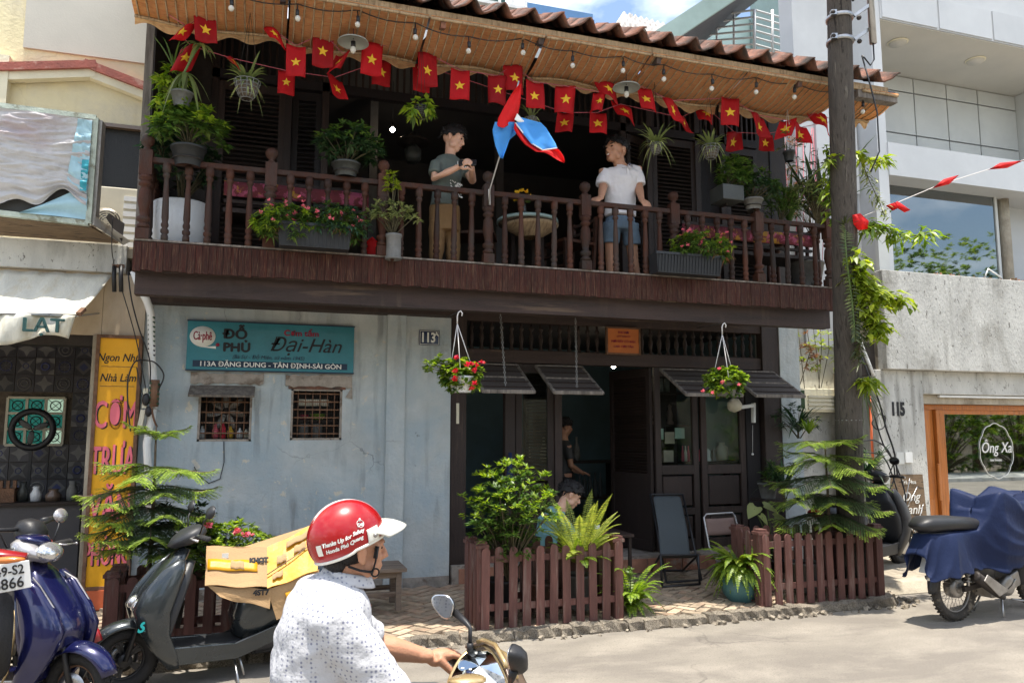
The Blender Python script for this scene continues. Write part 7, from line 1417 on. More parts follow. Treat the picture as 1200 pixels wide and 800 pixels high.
# ================================================================== ACROSS THE STREET (seen only mirrored in the glass)
for k, (x, y, h, r_) in enumerate(((-9, -8, 6, 2.2), (-3, -9, 7, 2.4), (4, -9, 6.5, 2.2), (11, -8, 7.5, 2.5), (18, -8, 8, 2.8), (24, -7, 9, 3.0), (30, -9, 10, 3.4), (36, -11, 11, 3.6))):
 t = thing('street_tree', 'broad green street tree across the road, %s from the west end of its row' % ('first', 'second', 'third', 'fourth', 'fifth', 'sixth', 'seventh', 'last')[k], 'tree', V(x, y, 0), 'trees across the road'); m_ = MB(); m_.tube([(x, y, 0), (x+.1, y, h*.4), (x, y, h*.7)], [.22, .17, .08], 10)
 for j in range(6): a = j*1.05; m_.tube([(x+.05, y, h*(.38+.04*j)), (x+math.cos(a)*r_*.6, y+math.sin(a)*r_*.6, h*.72)], [.08, .03], 6)
 m_.build('trunk', 'bark', t); bush(t, 'leaf_mid', V(x, y, h*.70), (r_, r_, h*.32), 260, 16, .26, .13, stems=False, name='crown', fill=.3, zlo=-.9); bush(t, 'leaf_bright', V(x, y, h*.74), (r_, r_, h*.32), 110, 12, .25, .12, stems=False, name='outer_crown', fill=.85, zlo=-.2)
ow = thing('reflection_wall', 'unseen plastered wall added across the road to darken reflections', 'wall', (8, -11, 0)); m_ = MB(); m_.box(-30, 60, -12.4, -12.2, 0, 4.2); m_.build('wall', 'old_concrete', ow)  # out-of-view wall, added to darken what the glass mirrors
for k, x in enumerate((17, 21, 25, 29, 33)):
 t = thing('roadside_bush', 'tall roadside bush across the street, %s from the left in its row' % ('first', 'second', 'third', 'fourth', 'fifth')[k], 'bush', V(x, -6.2, .12), 'bushes across the road'); bush(t, 'leaf_bright', V(x, -6.2, 2.0), (2.3, 1.2, 1.9), 220, 15, .24, .12, stems=False, fill=.3, zlo=-1, name='foliage'); bush(t, 'leaf_mid', V(x, -6.0, 2.0), (2.4, 1.2, 2.0), 120, 13, .24, .12, base=V(x, -6.2, .12), rs=.03, zlo=-1, name='inner_foliage')
# ================================================================== MOTORCYCLES   (built along +X, nose at +X, centre plane y = 0, ground z = 0; then turned)
class Bike:
 """collects parts in local coordinates: x forward, y left, z up; placed by the root empty"""
 def __init__(s, lab, loc, yaw, lean=0., nm='motor_scooter', grp=None):
  s.t = thing(nm, lab, 'motor scooter' if nm == 'motor_scooter' else 'motorcycle', loc, grp); s.t.rotation_euler = (lean, 0, yaw); s.o = Vector(loc)
 k = 1.; sh = 0.
 def put(s, mb, nm, mt, bev=0, sub=0, par=None, **pr):
  mb.v = [tuple(Vector((v[0]-max(0, v[2]-.45)*s.sh*(1 if v[0] > .2 else 0), v[1], v[2]))*s.k+s.o) for v in mb.v]; o = mb.build(nm, mt, par or s.t, **pr)
  if par: pass
  if bev: mod_bevel(o, bev, 3)
  if sub: mod_sub(o, sub)
  return o
def wheel(b, x, r_, w, mt='rubber', spokes=0, nm='wheel', rim='steel', disc=False, z=None, cast=0, rr=.70):
 z = z or r_; m_ = MB(); m_.torus((x, 0, z), r_-w*.5, w*.5, (0, 1, 0), 44, 12, (1.0, .95));
 for k in range(44):
  a = 2*PI*k/44
  for sg in (-1, 1): m_.obox((x+(r_-.002)*math.cos(a+.04*sg), sg*w*.2, z+(r_-.002)*math.sin(a+.04*sg)), (.010, w*.30, .016), Matrix.Rotation(-a, 3, 'Y') @ Matrix.Rotation(.5*sg, 3, 'X'))
 t = b.put(m_, nm, mt); m_ = MB(); q = r_-w
 m_.torus((x, 0, z), q, .010, (0, 1, 0), 40, 8, (1, 1.8)); m_.lathe([(.045, -.05), (.05, -.04), (.03, -.03), (.03, .03), (.05, .04), (.045, .05)], (x, 0, z), 18, axis=(0, 1, 0)); b.put(m_, 'rim', rim, par=t)
 m_ = MB()
 for k in range(spokes):
  a = 2*PI*k/spokes; a2 = a+(.5 if k % 2 else -.5); sy = .03 if k % 4 < 2 else -.03; m_.tube([(x+.04*math.cos(a2), sy, z+.04*math.sin(a2)), (x+q*math.cos(a), 0, z+q*math.sin(a))], .0022, 4)
 for k in range(cast):
  a = 2*PI*k/cast
  for d_ in (-.12, .12): m_.bar((x+.03*math.cos(a), 0, z+.03*math.sin(a)), (x+q*math.cos(a+d_), 0, z+q*math.sin(a+d_)), .022, .018, up=(0, 1, 0))
 if spokes or cast: b.put(m_, 'spokes', rim if spokes else 'black_plastic', par=t)
 if disc: m_ = MB(); m_.lathe([(.06, 0), (.10, 0), (.10, .004), (.06, .004)], (x, -.06, z), 28, axis=(0, 1, 0)); b.put(m_, 'brake_disc', 'steel', par=t)
 return t
def fender(x, z, R_, w, a0, a1, n=14, depth=.05):
 m_ = MB()
 def fn(u, v): a = a0+(a1-a0)*u; q = R_-depth*abs(2*v-1)**2.2; e = math.sin(PI*min(1, max(0, .12+u*.82)))**.35; return (x+q*math.cos(a), (v-.5)*w*e, z+q*math.sin(a))
 m_.grid(fn, n, 8); return m_
def side_shell(outline, wf, nv=9):
 """closed body from a list of (x_front, x_rear, z) slices? outline: list of stations (pt_a, pt_b, half width): a-b spans the profile, bulged across y"""
 m_ = MB(); rings = []
 for (a, b_, hw, *p_) in outline:
  a = Vector((a[0], 0, a[1])); b_ = Vector((b_[0], 0, b_[1])); rings.append(((a+b_)/2, (a-b_)/2, V(0, hw, 0), p_[0] if p_ else 2.6))
 m_.loft(rings, 20); return m_
def mirror_part(b, base, stem, c, r_, face, nm='mirror', back='black_plastic', sx=1.35, round_=False):
 m_ = MB(); m_.tube([base, stem, c], .006, 6); o = b.put(m_, nm, 'black_plastic'); f = Vector(face).normalized(); q = Vector((0, 0, 1)).rotation_difference(f); m_ = MB()
 m_.lathe([(.2*r_, -.03), (.75*r_, -.022), (r_, -.006), (r_*1.0, .004), (r_*.94, .006)], c, 24, axis=f, sx=1.0, sy=sx); b.put(m_, 'shell', back, par=o)
 m_ = MB(); m_.lathe([(r_*.93, .006), (r_*.93, .008)], c, 24, axis=f, sx=1.0, sy=sx); m_.sm = [False]*len(m_.sm); b.put(m_, 'glass', 'mirror', par=o); return o
def scooter(lab, loc, yaw, paint, trim, nm='motor_scooter', low=None, steer=0., plate=None, lean=.0, headl='high', inner='scooter_matte', seat=True, frontonly=False, badge=None, k=1., sh=.24):
 b = Bike(lab, loc, yaw, lean, nm); b.k = k; b.sh = sh
 wheel(b, .62, .225, .095, 'rubber', cast=5, disc=True, rim='black_plastic' if paint != 'blue_pearl' else 'rust'); wheel(b, -.62, .225, .10, 'rubber', cast=5, rim='black_plastic')
 m_ = MB()
 for sy in (-.065, .065): m_.tube([(.62, sy, .225), (.555, sy, .46), (.50, sy*.8, .60)], .018, 8)
 b.put(m_, 'fork', 'black_plastic')
 fm = fender(.62, .225, .275, .17, R(20), R(165)); mod_solid(b.put(fm, 'front_fender', paint), .006)
 # leg shield: outer nose panel lofted from wheel top to headset
 st = [((.60, .50), (.40, .36), .10), ((.615, .60), (.36, .45), .150), ((.585, .70), (.36, .58), .165), ((.52, .82), (.36, .72), .160), ((.455, .92), (.345, .85), .115), ((.40, .985), (.33, .95), .07)]
 b.put(side_shell(st, 0), 'nose_fairing', paint)
 st = [((.44, .30), (.33, .20), .165, 3.5), ((.42, .45), (.34, .38), .20, 3.5), ((.41, .60), (.31, .55), .205, 3.5), ((.40, .75), (.29, .72), .175, 3.5), ((.365, .88), (.28, .87), .12, 3)]
 b.put(side_shell(st, 0), 'leg_shield', inner)
 for sy in (-1, 1):
  st = [((.36, .15), (.28, .15), .02), ((.48, .30), (.30, .24), .035), ((.57, .45), (.36, .40), .05), ((.64, .58), (.385, .55), .055), ((.61, .70), (.37, .70), .05), ((.52, .84), (.36, .83), .035), ((.43, .91), (.38, .90), .015)]
  m_ = side_shell(st, 0); m_.v = [(v[0], v[1]+sy*(.165+.03*math.sin(PI*min(1, max(0, (v[2]-.15)/.7)))-.05*max(0, (v[0]-.45)/.2)), v[2]) for v in m_.v]; b.put(m_, 'side_wing', paint)
 # head lamp low in the nose or high in the handlebar cowl
 m_ = MB()
 if headl == 'low':
  for sy in (-1, 1): m_.ball((.60, sy*.085, .60), (.040, .055, .045), 16, Matrix.Rotation(sy*.5, 3, 'Z'))
 else: m_.ball((.475, 0, 1.035), (.055, .10, .062), 18)
 b.put(m_, 'headlight', 'lens_glass')
 if headl != 'low':
  m_ = MB(); m_.ball((.535, 0, .66), (.02, .10, .035), 14); b.put(m_, 'turn_lamp', 'amber')
  for sy in (-1, 1): m_ = MB(); m_.prism([(.60, sy*.15, .72), (.52, sy*.155, .85), (.45, sy*.13, .90), (.48, sy*.145, .80)], (0, -.006, 0), (0, .006, 0)); b.put(m_, 'marker_panel', 'silver_paint', bev=.004)
 # handlebar cowl
 st = [((.50, .985), (.44, .965), .05), ((.475, 1.04), (.34, .99), .125), ((.43, 1.09), (.27, 1.03), .145), ((.36, 1.125), (.255, 1.08), .11), ((.31, 1.13), (.27, 1.11), .05)]
 b.put(side_shell(st, 0), 'handlebar_cowl', trim if headl == 'low' else 'silver_paint')
 if headl != 'low': m_ = side_shell([((.47, 1.09), (.42, 1.08), .05), ((.42, 1.135), (.33, 1.10), .10), ((.33, 1.145), (.27, 1.12), .07)], 0); b.put(m_, 'cowl_top', paint)
 m_ = MB(); m_.tube([(.32, -.36, 1.06), (.34, -.14, 1.06), (.34, .14, 1.06), (.32, .36, 1.06)], .012, 8); b.put(m_, 'handlebar', 'steel')
 for sy in (-1, 1):
  m_ = MB(); m_.tube([(.335, sy*.20, 1.06), (.32, sy*.355, 1.06)], .018, 10); m_.ball((.318, sy*.365, 1.06), .02, 8); b.put(m_, 'grip', 'rubber')
  m_ = MB(); m_.tube([(.37, sy*.17, 1.06), (.405, sy*.22, 1.055), (.385, sy*.34, 1.05)], .007, 6); m_.ball((.385, sy*.345, 1.05), .010, 6); b.put(m_, 'brake_lever', 'silver_paint')
  mirror_part(b, (.34, sy*.19, 1.08), (.35, sy*.24, 1.17), (.33, sy*.29, 1.24), .048, (-1, -sy*.1, .05), back=trim)
 # floor board and tunnel
 m_ = MB(); m_.box(-.16, .36, -.165, .165, .235, .275); b.put(m_, 'floorboard', inner, bev=.012)
 for sy in (-1, 1): m_ = MB(); m_.prism([(.36, sy*.17, .30), (-.10, sy*.17, .27), (-.42, sy*.165, .36), (-.42, sy*.165, .24), (-.12, sy*.165, .15), (.34, sy*.165, .17)], (0, -.014, 0), (0, .014, 0)); b.put(m_, 'lower_panel', low or paint, bev=.008)
 # rear body
 st = [((-.12, .30), (-.26, .24), .13, 3), ((-.10, .45), (-.40, .33), .165, 3), ((-.14, .60), (-.62, .44), .175, 3), ((-.20, .705), (-.80, .60), .165, 3), ((-.30, .735), (-.92, .73), .12, 3), ((-.6, .76), (-.95, .79), .06, 3)]
 b.put(side_shell(st, 0), 'rear_body', paint)
 st = [((-.08, .66), (-.115, .63), .09), ((-.10, .755), (-.20, .66), .125), ((-.30, .785), (-.33, .69), .150), ((-.55, .80), (-.56, .70), .145), ((-.76, .845), (-.78, .75), .12), ((-.86, .85), (-.86, .78), .07)]
 if seat: b.put(side_shell(st, 0), 'seat', 'seat_vinyl')
 m_ = MB(); m_.tube([(-.66, -.13, .82), (-.90, -.12, .86), (-.98, 0, .865), (-.90, .12, .86), (-.66, .13, .82)], .014, 8); b.put(m_, 'grab_rail', 'black_plastic')
 m_ = MB(); m_.ball((-.93, 0, .68), (.05, .10, .05), 14); b.put(m_, 'tail_lamp', 'red_paint')
 m_ = MB(); m_.box(-.62, -.25, -.06, .10, .14, .30); m_.tube([(-.25, .11, .22), (-.62, .11, .25)], .07, 10); b.put(m_, 'engine', 'black_plastic', bev=.01)
 m_ = MB(); m_.tube([(-.30, -.12, .20), (-.45, -.15, .20), (-.60, -.16, .26), (-.90, -.17, .36)], [.02, .04, .055, .05], 12); b.put(m_, 'exhaust', 'iron_dark')
 m_ = MB(); m_.tube([(-.15, .05, .2), (-.18, .16, .02)], .010, 6); m_.tube([(-.12, .08, .16), (-.10, .30, .01)], .009, 6); b.put(m_, 'side_stand', 'steel')
 if badge: o = text('badge', badge, .075, V(0, 0, 0), b.t, 'print_cyan', rot=(PI/2, 0, 0), shear=.4, bold=.002); o.location = (.44, -.185, .42) if False else (.50, -.235, .52)
 return b
def _ax(px, py, z, yaw, k): g = G(px, py, z); return V(g.x-math.cos(yaw)*.62*k, g.y-math.sin(yaw)*.62*k, 0)
# black-grey scooter, nose to the left: parked along the kerb
BS = scooter('dark grey scooter with a taped cardboard carton on its seat, parked beside the planter', _ax(145, 772, .21, PI+.30, .93), PI+.30, 'scooter_grey', 'scooter_matte', low='scooter_grey', headl='low', lean=.0, k=.93)
o = text('badge', 'S7', .085, (0, 0, 0), BS.t, 'print_cyan', rot=(PI/2, 0, PI), shear=.4, bold=.003); o.location = (.50, .20, .44)
# dark blue scooter, nose to the lower left corner, seen front three-quarter
BL_ = scooter('deep blue pearl scooter with silver handlebar cowl cut off by the left edge', _ax(90, 805, .21, -.50, .94), -.50, 'blue_pearl', 'silver_paint', low='silver_paint', headl='high', inner='blue_pearl', lean=-.03, k=.94)
m_ = MB(); m_.tube([(.33, -.165, .74), (.34, -.20, .56), (.28, -.19, .34), (.20, -.17, .22)], .008, 6); BL_.put(m_, 'gold_edge', 'champagne')
m_ = MB(); m_.grid(lambda u, v: (.44+.17*u+.0*v, -.169-.004, .86-.30*u+.05*v*math.sin(PI*u)), 10, 3); mod_solid(BL_.put(m_, 'silver_flash', 'silver_paint'), .004)
# small cub behind it: cream leg shields, red rear mudguard, plate
cb = Bike('old cream and red small motorbike with white plate parked behind the blue scooter', V(P(36, 600, 5.7).x-.36, 5.95, .0), R(-24), nm='motorcycle')
wheel(cb, .60, .28, .07, spokes=24); wheel(cb, -.60, .28, .07, spokes=24)
for sy in (-1, 1):
 m_ = MB(); m_.grid(lambda u, v: (.36+.10*math.sin(PI*u*.9)-.10*v*v, sy*(.05+.24*v*(1-.35*u)), .30+.62*u), 10, 8); mod_solid(cb.put(m_, 'leg_shield', 'cub_cream'), .008)
m_ = side_shell([((.46, .98), (.40, .93), .06), ((.47, 1.06), (.32, .98), .09), ((.43, 1.12), (.28, 1.06), .08), ((.36, 1.14), (.30, 1.12), .04)], 0); cb.put(m_, 'headset', 'black_plastic')
m_ = MB(); m_.tube([(.28, -.34, 1.10), (.34, -.12, 1.08), (.34, .12, 1.08), (.28, .34, 1.10)], .014, 8); m_.tube([(.27, .36, 1.1), (.30, .2, 1.1)], .02, 8); m_.tube([(.27, -.36, 1.1), (.30, -.2, 1.1)], .02, 8); cb.put(m_, 'handlebar', 'black_plastic')
m_ = MB(); m_.tube([(.5, 0, 1.0), (.42, 0, .6), (.1, 0, .5), (-.3, 0, .62), (-.75, 0, .64)], [.04, .05, .08, .09, .06], 10); cb.put(m_, 'frame', 'red_paint')
m_ = side_shell([((.0, .72), (.0, .66), .08), ((-.2, .80), (-.2, .70), .12), ((-.55, .80), (-.55, .72), .12), ((-.72, .80), (-.72, .76), .08)], 0); cb.put(m_, 'seat', 'seat_vinyl')
mod_solid(cb.put(fender(-.60, .28, .33, .13, R(20), R(175)), 'rear_mudguard', 'red_paint'), .006); mod_solid(cb.put(fender(.60, .28, .33, .12, R(20), R(160)), 'front_mudguard', 'red_paint'), .006)
# licence plate facing the street (left edge of the picture), carried by a red bike tail
pb = thing('parked_motorbike', 'red tailed motorbike with a white number plate reaching in from the left edge', 'motorcycle', V(-1.6, 5.6, 0)); c = P(11, 676, 5.0)
m_ = MB(); m_.obox((0, 0, 0), (.20, .006, .15)); m_.v = [tuple(Euler((0, R(-8), R(4))).to_matrix() @ Vector(v)+c) for v in m_.v]; mod_bevel(m_.build('plate', 'plate_white', pb), .003)
text('numerals', '49-S2', .072, c+V(0, -.006, .033), pb, 'print_black', rot=(PI/2, R(-8), R(4)), bold=.001, sx=.85); text('numerals', '8866', .082, c+V(0, -.006, -.037), pb, 'print_black', rot=(PI/2, R(-8), R(4)), bold=.001, sx=.9)
m_ = MB(); m_.loft([(c+V(-.5, .25, .13), V(0, .08, 0), V(0, 0, .04)), (c+V(-.1, .10, .115), V(0, .07, 0), V(0, 0, .03)), (c+V(.06, .07, .10), V(0, .04, 0), V(0, 0, .018))], 14); m_.build('tail_fairing', 'red_paint', pb)
m_ = MB(); m_.ball(c+V(-.02, .02, .09), (.09, .03, .02), 12); m_.build('tail_lamp', 'amber', pb)
m_ = MB(); m_.torus(c+V(-.10, .30, -.34), .22, .05, (1, .3, 0), 30, 8); m_.build('tyre', 'rubber', pb);
# scooter behind the pole (front end only visible, nose away)
rs = scooter('black scooter parked behind the utility pole with its handlebar turned to the street', V(6.75, 7.40, .12), R(14), 'black_plastic', 'black_plastic', headl='low', low='black_plastic')
# carton on the black scooter
cx = thing('cardboard_carton', 'flattened brown carton wrapped with bright yellow tape lying on the dark scooter', 'cardboard box', V(.02, 6.0, .74))
def quadp(a, b, c_, d, nm, mt, t_=.008, n=10, wv=.006, ph=0.):
 m_ = MB(); m_.grid(lambda u, v: Vector(a).lerp(b, u).lerp(Vector(d).lerp(c_, u), v)+V(0, -wv*math.sin(u*7+ph)*math.sin(v*5+ph), wv*math.sin(u*9+ph)), n, 6, smooth=False); return mod_solid(m_.build(nm, mt, cx), t_)
Yf, Yb = 5.86, 6.12
a, b, c, d = P(242, 640, 6.02), P(313, 642, 6.02), P(313, 688, 5.80), P(240, 686, 5.80); quadp(a, b, c, d, 'front_face', 'cardboard')
qa = lambda u, v: a.lerp(b, u).lerp(d.lerp(c, u), v)+V(0, -.014, .006)
def band(u0, u1, v0, v1, mt='tape_yellow', nm='tape', f=qa, off=0.): m_ = MB(); m_.grid(lambda u, v: f(u0+(u1-u0)*u+.01*math.sin(v*9), v0+(v1-v0)*v+.012*math.sin(u*11+v0*9))+V(0, -off, off), 12, 3); return mod_solid(m_.build(nm, mt, cx), .002)
band(.03, .84, .34, .62); band(.40, .62, .38, .58, 'cardboard', 'torn_patch', off=.004); m_ = MB(); m_.obox(qa(.31, .24)+V(0, -.006, 0), (.045, .003, .035)); m_.build('white_label', 'print_white', cx)
a2, b2, c2_, d2 = P(313, 642, 6.02), P(376, 610, 6.12), P(372, 668, 5.85), P(313, 690, 5.80); quadp(a2, b2, c2_, d2, 'taped_flap', 'tape_yellow', ph=1.); qb = lambda u, v: a2.lerp(b2, u).lerp(d2.lerp(c2_, u), v)+V(0, -.014, .006)
for (u0, u1, v0, v1) in ((.35, .8, .10, .24), (.18, .36, .36, .54), (.5, .72, .30, .46), (.1, .3, .72, .85)): band(u0, u1, v0, v1, 'cardboard', 'torn_patch', qb, .004)
m_ = MB(); m_.tube([qb(0, .66)+V(0, -.01, 0), qb(.5, .52)+V(0, -.01, 0), qb(1, .36)+V(0, -.01, 0)], .004, 4); m_.build('flap_crease', 'brown_plastic', cx)
a3, b3, c3, d3 = P(242, 686, 5.82), P(318, 690, 5.82), P(316, 712, 5.80), P(258, 700, 5.80); quadp(a3, b3, c3, d3, 'lower_flap', 'cardboard', ph=2.)
a4, b4, c4, d4 = P(313, 690, 5.82), P(374, 666, 5.88), P(372, 700, 5.86), P(324, 726, 5.82); quadp(a4, b4, c4, d4, 'side_flap', 'cardboard', ph=3.); qd = lambda u, v: a4.lerp(b4, u).lerp(d4.lerp(c4, u), v)+V(0, -.014, .006); band(.3, .9, .35, .75, f=qd)
m_ = MB(); pa, pb_ = P(244, 640, 6.1), P(372, 614, 6.2); m_.add([a+V(0, .02, 0), b+V(0, .02, 0), b2+V(0, .02, -.01), b2+V(-.1, .10, -.16), a+V(.05, .22, -.10), d+V(.04, .25, 0), c+V(0, .25, 0), c4+V(0, .2, 0)], [(0, 1, 2, 3, 4), (4, 5, 0), (4, 3, 7, 6, 5), (3, 2, 7)]); mod_solid(m_.build('inner_sheet', 'cardboard', cx), .006)
text('lettering', 'KHQT', .045, qa(.86, .33)+V(0, -.01, 0), cx, 'print_black', bold=.004, rot=(PI/2-.5, 0, 0)); text('lettering', '4ST7', .05, P(306, 694, 5.78), cx, 'print_black', bold=.003)
# covered underbone motorbike on the right
cv = Bike('small motorbike half covered by a dark blue cloth, parked on the right', V(6.46, 5.66, 0), R(8), nm='motorcycle')
wheel(cv, -.42, .29, .080, 'rubber_dusty', spokes=32, rim='dirty_alu'); wheel(cv, .80, .28, .07, 'rubber_dusty', spokes=32, rim='dirty_alu')
m_ = MB(); m_.lathe([(.05, -.05), (.085, -.045), (.09, .0), (.085, .045), (.05, .05)], (-.42, 0, .29), 24, axis=(0, 1, 0)); cv.put(m_, 'drum_hub', 'dirty_alu')
m_ = MB()
for sy in (-.09, .09): m_.bar((-.42, sy, .29), (.02, sy, .33), .03, .045);
cv.put(m_, 'swing_arm', 'iron_dark')
m_ = MB(); m_.tube([(.10, -.12, .18), (-.02, -.15, .22), (-.16, -.17, .30), (-.36, -.18, .41)], [.022, .032, .046, .046], 14); m_.lathe([(.046, 0), (.05, .01), (.03, .02)], (-.36, -.18, .41), 14, axis=(-1, 0, .5)); cv.put(m_, 'exhaust', 'iron_dark')
m_ = MB(); m_.prism([(.06, -.205, .26), (-.28, -.235, .43), (-.33, -.235, .38), (-.10, -.215, .22)], (0, 0, 0), (0, .012, 0)); cv.put(m_, 'heat_shield', 'dirty_alu', bev=.004)
m_ = MB(); m_.lathe([(.085, -.05), (.095, -.03), (.095, .0), (.07, .02)], (.22, -.10, .27), 20, axis=(0, -1, 0)); m_.obox((.30, 0, .30), (.22, .20, .14), Matrix.Rotation(-.3, 3, 'Y')); m_.obox((.15, 0, .22), (.3, .16, .10)); cv.put(m_, 'engine', 'dirty_alu', bev=.012)
m_ = MB(); m_.tube([(.18, -.14, .16), (.32, -.22, .14), (.36, -.30, .16)], .010, 6); m_.tube([(.36, -.24, .16), (.36, -.34, .16)], .018, 8); m_.tube([(.05, -.14, .20), (.12, -.2, .30), (.10, -.24, .36)], .010, 6); cv.put(m_, 'foot_pegs', 'steel')
m_ = MB(); m_.tube([(.10, .10, .2), (.02, .2, .01)], .011, 6); m_.tube([(.1, -.1, .16), (.02, -.16, .02)], .01, 6); m_.tube([(.1, .1, .16), (.02, .12, .02)], .01, 6); cv.put(m_, 'stand', 'steel')
for sy in (-.11, .11): m_ = MB(); m_.tube([(-.38, sy, .32), (-.33, sy, .60)], .015, 8); [m_.torus((-.38+.05*k/7., sy, .36+.20*k/7.), .028, .006, (.18, 0, 1), 12, 5) for k in range(8)]; cv.put(m_, 'shock_absorber', 'steel')
m_ = side_shell([((.10, .34), (-.12, .34), .09), ((.12, .46), (-.40, .46), .11), ((.05, .62), (-.72, .62), .12), ((-.02, .80), (-.82, .80), .11)], 0); cv.put(m_, 'side_cover', 'scooter_matte')
m_ = side_shell([((-.88, .90), (-.90, .84), .07), ((-.78, .945), (-.80, .80), .12), ((-.45, .935), (-.42, .80), .14), ((-.10, .90), (-.08, .78), .12), ((.10, .84), (.10, .80), .06)], 0); cv.put(m_, 'seat', 'seat_vinyl')
m_ = side_shell([((.62, .30), (.36, .25), .12), ((.66, .55), (.42, .45), .16), ((.62, .80), (.46, .72), .13), ((.60, .95), (.5, .92), .08)], 0); cv.put(m_, 'leg_shield', 'scooter_matte')
m_ = MB()
for sy in (-.07, .07): m_.tube([(.80, sy, .28), (.66, sy, .62)], .02, 8)
cv.put(m_, 'fork', 'steel'); mod_solid(cv.put(fender(-.42, .29, .335, .13, R(70), R(185)), 'rear_mudguard', 'scooter_matte'), .006); mod_solid(cv.put(fender(.80, .28, .33, .12, R(20), R(160)), 'front_mudguard', 'scooter_matte'), .006)
m_ = MB(); m_.obox((-.72, 0, .50), (.012, .19, .14), Matrix.Rotation(.45, 3, 'Y')); cv.put(m_, 'plate', 'plate_white'); m_ = MB(); m_.ball((-.74, 0, .40), (.02, .05, .03), 10); m_.ball((-.70, -.12, .42), (.03, .025, .025), 10); cv.put(m_, 'reflector', 'lens_glass')
m_ = MB(); m_.tube([(.50, -.32, 1.0), (.56, 0, 1.0), (.50, .32, 1.0)], .014, 8); cv.put(m_, 'handlebar', 'steel')
# the cloth: height field over bars and seat, ends hanging, wrinkled
ct_ = thing('bike_cover', 'dark blue cloth sheet draped over the handlebar and tail of the small motorbike', 'cover', V(6.46, 5.66, .5))
yaw8 = R(8); Rz = Matrix.Rotation(yaw8, 3, 'Z')
def hang_cloth(u, v):
 # u: 0 rear .. 1 front ; v: 0 near hem .. .5 ridge .. 1 far hem   (profile read off the side view)
 xs = -.92+2.02*u
 def lerpt(tab, x):
  for (x0, y0), (x1, y1) in zip(tab, tab[1:]):
   if x <= x1: f = (x-x0)/(x1-x0); return y0+(y1-y0)*f
  return tab[-1][1]
 ridge = lerpt([(-.92, .62), (-.80, .80), (-.55, .81), (-.22, .82), (-.14, .92), (-.04, 1.16), (.02, 1.17), (.20, 1.07), (.40, 1.08), (.58, 1.17), (.64, 1.17), (.80, .98), (1.1, .75)], xs)
 hem = lerpt([(-.92, .40), (-.62, .44), (-.30, .47), (0.0, .46), (.30, .56), (.70, .68), (1.1, .72)], xs)+.012*math.sin(xs*31)
 wid = lerpt([(-.92, .13), (-.5, .17), (-.2, .20), (-.02, .34), (.5, .36), (.66, .34), (1.1, .20)], xs)
 s = abs(v-.5)*2; sg = -1 if v < .5 else 1
 top = .22;
 if s < top: y = sg*wid*.75*(s/top); z = ridge-.02*(s/top)**2 - (.09*(1-abs(s/top)) if -.1 < xs < .68 else 0)
 else: f = (s-top)/(1-top); y = sg*(wid*.75+.07*f**.6+ .02*math.sin(xs*9)*f); z = ridge-.02-(ridge-.02-hem)*f
 f = max(0, (s-top)/(1-top)); sag = math.sin(PI*min(1, f*1.05))
 w_ = 0
 for (k, a_, fr, ph) in ((1, .030, 9, 0), (2, .018, 17, 1.), (3, .010, 31, 2.)): w_ += a_*(1-abs(math.sin(((xs-.05)*(.55+.5*f)+math.sqrt((xs-.6)**2+(z-1.2)**2)*1.6)*fr*.42+ph))**.7-.5)
 y += sg*w_*(.7+2.6*f); z -= .035*f*math.sin(PI*min(1, max(0, (xs+.3)/1.)))
 return Rz @ Vector((xs, y, z))+Vector((6.46, 5.66, 0))
m_ = MB(); m_.grid(hang_cloth, 150, 90); mod_solid(m_.build('sheet', 'cloth_navy', ct_), .004)
# ================================================================== PEOPLE
_ctex = bpy.data.textures.new('folds', 'CLOUDS'); _ctex.noise_scale = .10; _ctex.noise_depth = 2
def mod_folds(o, s=.012, sub=0):
 m_ = o.modifiers.new('folds', 'DISPLACE'); m_.texture = _ctex; m_.strength = s; m_.mid_level = .5; m_.texture_coords = 'LOCAL'; return o
def frame(f, u=(0, 0, 1)):
 f = Vector(f).normalized(); l_ = Vector(u).cross(f).normalized(); u = f.cross(l_); return f, l_, u, Matrix((f, l_, u)).transposed()
def head(m_, c, fw, s=1., up=(0, 0, 1), neck=None, nr=.056, ears=(1, 1)):
 """adds a head with brow, nose, cheeks, lips, chin, ears; c = centre of the skull"""
 f, l_, u, Rm = frame(fw, up); c = Vector(c)
 def B(a, b, d, r): m_.ball(c+(f*a+l_*b+u*d)*s, tuple(x*s for x in r), 14, Rm)
 B(-.008, 0, .025, (.092, .074, .088)); B(.028, 0, -.035, (.058, .060, .068)); B(.045, 0, .012, (.040, .062, .040)); B(.060, 0, -.082, (.024, .028, .020))
 for sg in (-1, 1): B(.050, sg*.034, -.020, (.028, .024, .028)); B(.028, sg*.050, -.058, (.03, .016, .028)); B(.074, sg*.026, .030, (.014, .024, .010))
 m_.tube([c+(f*.078+u*.022)*s, c+(f*.096-u*.006)*s, c+(f*.103-u*.018)*s, c+(f*.082-u*.030)*s], [.008*s, .011*s, .014*s, .011*s], 8)
 for sg in (-1, 1): B(.088, sg*.013, -.021, (.010, .009, .008))
 B(.078, 0, -.052, (.016, .026, .012)); B(.076, 0, -.063, (.014, .021, .008))
 for sg, e in ((1, ears[0]), (-1, ears[1])):
  if e: B(-.004, sg*.080, -.004, (.018, .008, .032)); B(.002, sg*.078, -.030, (.010, .007, .012)); B(-.012, sg*.086, .006, (.012, .006, .022))
 if neck is not None: m_.tube([c+(u*-.02-f*.015)*s, (c+Vector(neck))/2+(-u*.03)*s, Vector(neck)], [nr*s*.95, nr*s*.95, nr*s*1.15], 14)
 return f, l_, u, Rm
